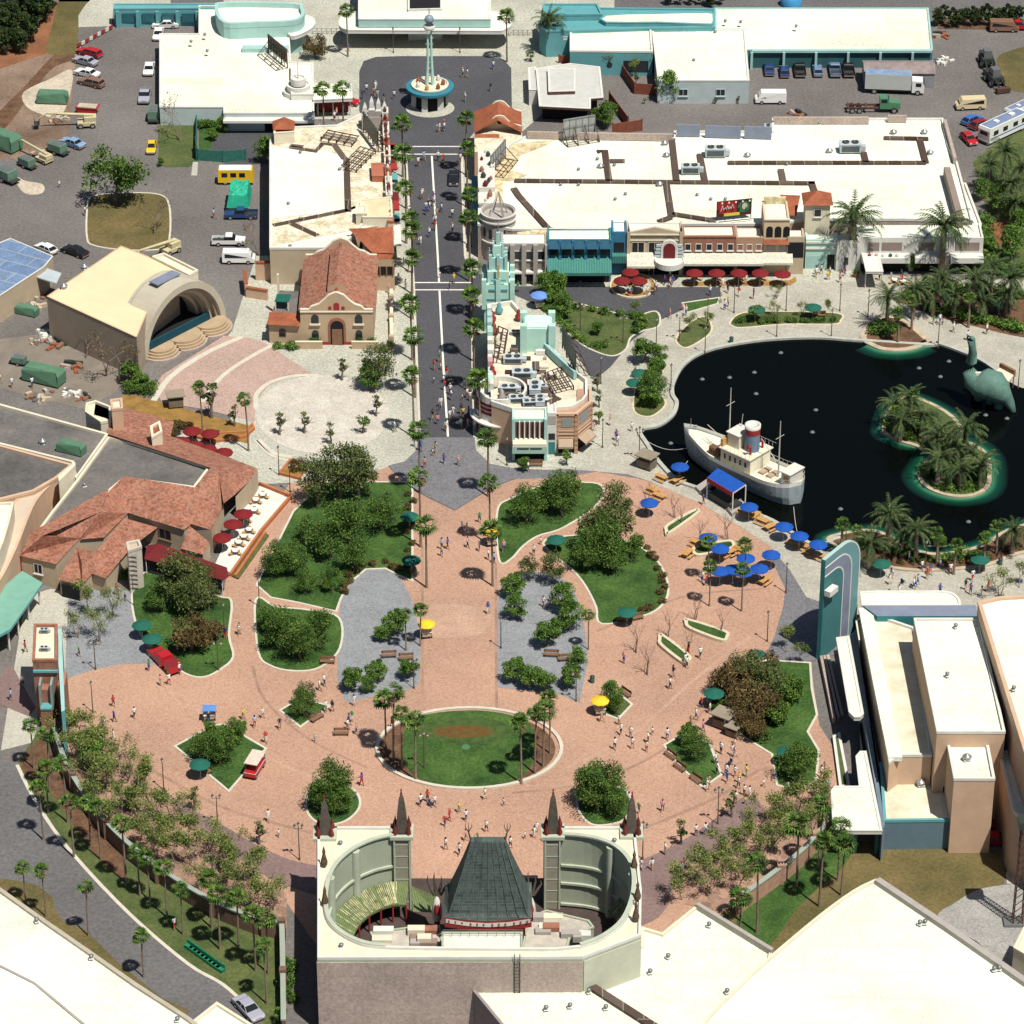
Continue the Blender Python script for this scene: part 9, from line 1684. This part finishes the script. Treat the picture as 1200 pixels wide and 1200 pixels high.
roof('vent', 4.0, [(933, 32), (868, 27), (838, 39), (813, 72), (850, 26), (224, 50), (240, 42), (243, 61)], 'small round vent', 'vents on the entrance roofs'); roof('vent', 12.9, [(1110, 792), (1120, 735)], 'small round vent', 'vents on the cream tower roof'); roof('fan', 10.8, [(1132, 868), (1133, 890)], 'domed metal roof fan', 'fans on the small cream block'); roof('fan', 4.2, [(1079, 920)], 'domed metal roof fan', None); roof('vent', 15, [(1188, 808)], 'small round vent', None)
roof('vent', 9.4, [(1078, 1083), (1084, 1082), (1165, 1137), (1171, 1136)], 'small dark vent', 'vents on the huge lower right roof'); roof('vent', 5.9, [(640, 1183), (668, 1180), (690, 1163), (710, 1182)], 'small roof vent', 'vents behind the theatre'); roof('vent', 4.9, [(831, 1085), (762, 1140), (783, 1122), (852, 1163)], 'small roof vent', 'vents on the angular roof'); roof('vent', 6.9, [(43, 1080), (107, 1123), (208, 1196)], 'small roof vent', 'vents on the lower left warehouse'); roof('vent', 10.2, [(399, 990), (400, 1110), (720, 987), (743, 1060)], 'small roof vent', 'vents on the theatre walls')
for px, py, r, s in ((838, 183, 0, .9), (809, 203, 0, .8), (996, 178, 0, .95), (900, 155, 1.5, .6)): put('ac', 0, 0, r, s, at=G(px, py, ZF-.4), desc='grey air-conditioning unit', group='air-conditioning units')
for px, py, z in ((52, 741, 8.5), (52, 762, 8.5)): put('ac', 0, 0, 0, .3, at=G(px, py, z), desc='small rooftop unit', group=None)
for i, (px, py) in enumerate([(915, 414), (823, 445), (884, 437), (855, 443), (886, 462), (786, 520), (1077, 432), (1102, 442), (952, 507), (1112, 424), (1155, 487), (1180, 491), (985, 597), (956, 481), (1135, 612)]):
 o_ = MB().lathe([(.36, 0), (.3, .1), (.12, .14), (.08, .26), (0, .28)], 10, (0, 0, 0)).build('fountain_float', flat('float_pale', (.13, .15, .15)))
 c = G(px, py); o_.location = (c.x, c.y, .08); tag(o_, 'x', 'fountain'); REG.append([o_, 'small pale fountain float', 'fountain floats on the lake', px, py, None])
# ---------------------------------------------------------------- people
pc = random.Random(5)
def person(px, py, pose=None, **k):
 top = pc.choice(['white']*12+['red', 'blue', 'pink', 'pale blue', 'yellow', 'white', 'black', 'khaki', 'green', 'purple', 'navy', 'red']); leg = pc.choice(['khaki', 'blue', 'navy', 'white', 'black', 'grey', 'khaki', 'red', 'blue'])
 pose = pose or pc.choice(['stand', 'walk', 'walk2', 'walk', 'walk2', 'stand', 'push']); hr = pc.randrange(3)
 o = put('p_'+pose, px, py, pc.random()*6.28, pc.uniform(1.02, 1.18) if pc.random() > .12 else .75, desc='person in %s top and %s %s' % (top, leg, pc.choice(['shorts', 'trousers'])), group='visitors', cols={'skin': SKIND if pc.random() < .15 else SKIN, 'top': CM[top], 'legs': CM[leg], 'hair': HAIRS[hr]}, **k); return o
CL = [(437, 110, 4), (543, 90, 2), (545, 120, 1), (578, 82, 1), (575, 108, 1), (524, 157, 3), (408, 60, 2), (448, 116, 3), (372, 135, 1), (388, 140, 5), (485, 188, 4), (514, 193, 4), (495, 227, 3), (495, 250, 6), (493, 282, 2), (521, 270, 3), (534, 258, 4), (508, 237, 1), (514, 335, 3), (508, 437, 5), (524, 478, 8), (543, 460, 2), (545, 492, 12), (553, 500, 5), (528, 547, 4), (494, 527, 4), (470, 325, 4), (463, 342, 4), (446, 325, 3), (70, 220, 1), (100, 253, 1), (255, 262, 2), (20, 450, 2), (38, 455, 1), (607, 343, 1), (680, 337, 1), (772, 334, 5), (765, 345, 3), (780, 325, 3), (738, 348, 2), (798, 368, 3), (864, 343, 9), (855, 357, 3), (948, 318, 4), (973, 322, 3), (982, 330, 2), (932, 312, 2), (1040, 326, 6), (1113, 383, 6), (728, 510, 5), (619, 553, 1), (824, 592, 1), (1055, 683, 7), (1080, 680, 4), (1108, 682, 5), (1140, 698, 3), (526, 640, 2), (550, 637, 5), (569, 655, 3), (562, 613, 1), (572, 720, 1), (633, 708, 3), (638, 637, 2), (731, 778, 1), (803, 789, 3), (816, 778, 2), (785, 808, 1), (727, 868, 4), (765, 867, 5), (816, 838, 4), (829, 847, 5), (850, 893, 6), (858, 905, 3), (867, 915, 4), (850, 927, 4), (707, 840, 2), (379, 820, 4), (384, 835, 4), (305, 848, 4), (328, 855, 1), (369, 870, 1), (424, 862, 5), (430, 933, 2), (505, 943, 4), (325, 963, 2), (551, 962, 5), (540, 980, 3), (627, 985, 6), (533, 1012, 2), (750, 958, 3), (765, 1015, 5), (788, 1012, 4), (820, 975, 3), (868, 938, 4), (958, 915, 4), (944, 925, 3), (920, 940, 1), (190, 801, 4), (137, 845, 5), (272, 743, 3), (254, 845, 2), (93, 770, 1), (145, 705, 2), (30, 765, 1), (3, 817, 2), (835, 690, 3), (280, 745, 1), (890, 980, 2), (205, 1090, 1), (1150, 700, 1)]
for cx_, cy_, n in CL:
 c = G(cx_, cy_); done = []
 for i in range(n):
  for _ in range(30):
   r0 = .55*n**.6+.2 if n > 1 else 0; q = Vector((c.x+pc.gauss(0, r0), c.y+pc.gauss(0, r0*1.3), 0))
   if all((q-d).length > .6 for d in done): break
  done.append(q); person(0, 0, at=tuple(q))
for px, py in ((764, 345), (855, 897), (505, 945), (1058, 684)): put('stroller', px, py, pc.random()*6, desc='small dark pushchair', group='pushchairs')
# ================================================================ finish the labels: what it looks like + what it stands by (+ which of the look-alikes there)
LM = [('the round kiosk tower', 504, 128), ('the entrance canopy', 497, 50), ('the ticket building', 280, 90), ('the head of the boulevard', 508, 185), ('the upper boulevard', 508, 250), ('the street crossing lines', 514, 336), ('the lower boulevard', 520, 430), ('the foot of the boulevard', 525, 500), ('the slate fan paving', 533, 560), ('the mission-style building', 396, 400), ('the stage shell', 200, 400), ('the flagstone circle', 378, 486), ('the tiled restaurant', 160, 620), ('the dining terrace', 300, 620), ('the restaurant rear court', 240, 520), ('the brick tower', 60, 800), ('the left slate court', 120, 740), ('the left lawn', 225, 730), ('the long upper left lawn', 420, 620), ('the small rounded left lawn', 345, 750), ('the left half-moon court', 440, 740), ('the right half-moon court', 635, 740), ('the plaza entrance axis', 545, 650), ('the upper right lawn', 640, 600), ('the round right lawn', 740, 680), ('the pill-shaped planters', 810, 750), ('the blue umbrellas', 860, 650), ('the ship quay', 800, 570), ('the lakeside bed', 760, 460), ('the side street island', 700, 385), ('the wedge building', 630, 470), ('the grey pilaster building', 610, 330), ('the round marquee', 780, 325), ('the cream canopy', 860, 325), ('the mint shop', 960, 310), ('the white streamline building', 1060, 310), ('the oval promenade planter', 920, 376), ('the lake point', 1050, 390), ('the right promenade bed', 1140, 345), ('the dinosaur', 1160, 440), ('the smaller island', 1065, 500), ('the larger island', 1120, 555), ('the near lake shore', 1070, 650), ('the teal pylon', 980, 730), ('the cream blocks', 1110, 830), ('the shrubby right bed', 890, 830), ('the narrow right bed', 812, 890), ('the small square bed', 718, 828), ('the oval lawn', 547, 878), ('the round bed left of the theatre', 390, 940), ('the round bed right of the theatre', 708, 945), ('the theatre front', 560, 1000), ('the diamond lawn', 258, 885), ('the small bench bed', 358, 835), ('the lower left crescent', 180, 980), ('the lower left road', 130, 1060), ('the lower right crescent', 870, 1010), ('the lower right grass', 960, 1030), ('the mauve band', 790, 1020), ('the bottom edge', 300, 1180), ('the gravel yard', 1160, 1060), ('the red car park corner', 1150, 980), ('the earth lot', 50, 150), ('the upper left wood', 30, 30), ('the car row by the grass verge', 105, 85), ('the left car park', 180, 120), ('the kerbed grass island', 150, 260), ('the court behind the mission building', 275, 260), ('the work yard', 50, 420), ('the blue-roofed workshop', 30, 320), ('the pale blue wall', 825, 115), ('the teal carports', 950, 85), ('the brown-roofed shed', 1050, 100), ('the motorhomes', 1160, 150), ('the top right fence', 1150, 30), ('the palm thicket', 1170, 240), ('the grey pavilion', 665, 110), ('the large white roof', 860, 210), ('the left block roof', 370, 220), ('the lower left roof', 60, 1130), ('the lower right roof', 1000, 1150), ('the white wing behind the theatre', 690, 1170)]
ORD = ['leftmost', 'second', 'third', 'fourth', 'fifth', 'sixth', 'seventh', 'eighth', 'ninth', 'tenth', 'eleventh', 'twelfth', 'thirteenth', 'fourteenth', 'fifteenth', 'sixteenth', 'seventeenth', 'eighteenth', 'nineteenth', 'twentieth', '21st', '22nd', '23rd', '24th', '25th', '26th', '27th', '28th', '29th', '30th', '31st', '32nd', '33rd', '34th', '35th', '36th', '37th', '38th', '39th', '40th', '41st', '42nd', '43rd', '44th', '45th']
def fin(o, lab, grp):
 o['label'] = lab; o['kind'] = 'thing'
 if grp: o['group'] = grp
 elif 'group' in o: del o['group']
buckets = {}
for r_ in REG:
 o, desc, grp, px, py, near = r_; row = 'boulevard row' in desc
 if not near: near = min(LM, key=lambda l: (l[1]-px)**2+((l[2]-py)*1.5)**2)[0]
 key = (desc, '' if row else near); buckets.setdefault(key, []).append(r_)
for (desc, near), L_ in buckets.items():
 if not near:
  L_.sort(key=lambda r: r[4])
  for i, r in enumerate(L_): fin(r[0], '%s, %s from its far end' % (desc, ORD[i] if i else 'first'), r[2])
  continue
 L_.sort(key=lambda r: r[3]); n = len(L_)
 for i, r in enumerate(L_):
  if n == 1: lab = '%s by %s' % (desc, near)
  else: lab = '%s by %s, %s' % (desc, near, 'leftmost' if i == 0 else ('rightmost' if i == n-1 else ORD[i]+' from left'))
  fin(r[0], lab, r[2])
for k in PROTO:
 if k not in USED:
  o = PROTO[k]
  for c in list(o.children_recursive): bpy.data.objects.remove(c)
  bpy.data.objects.remove(o)
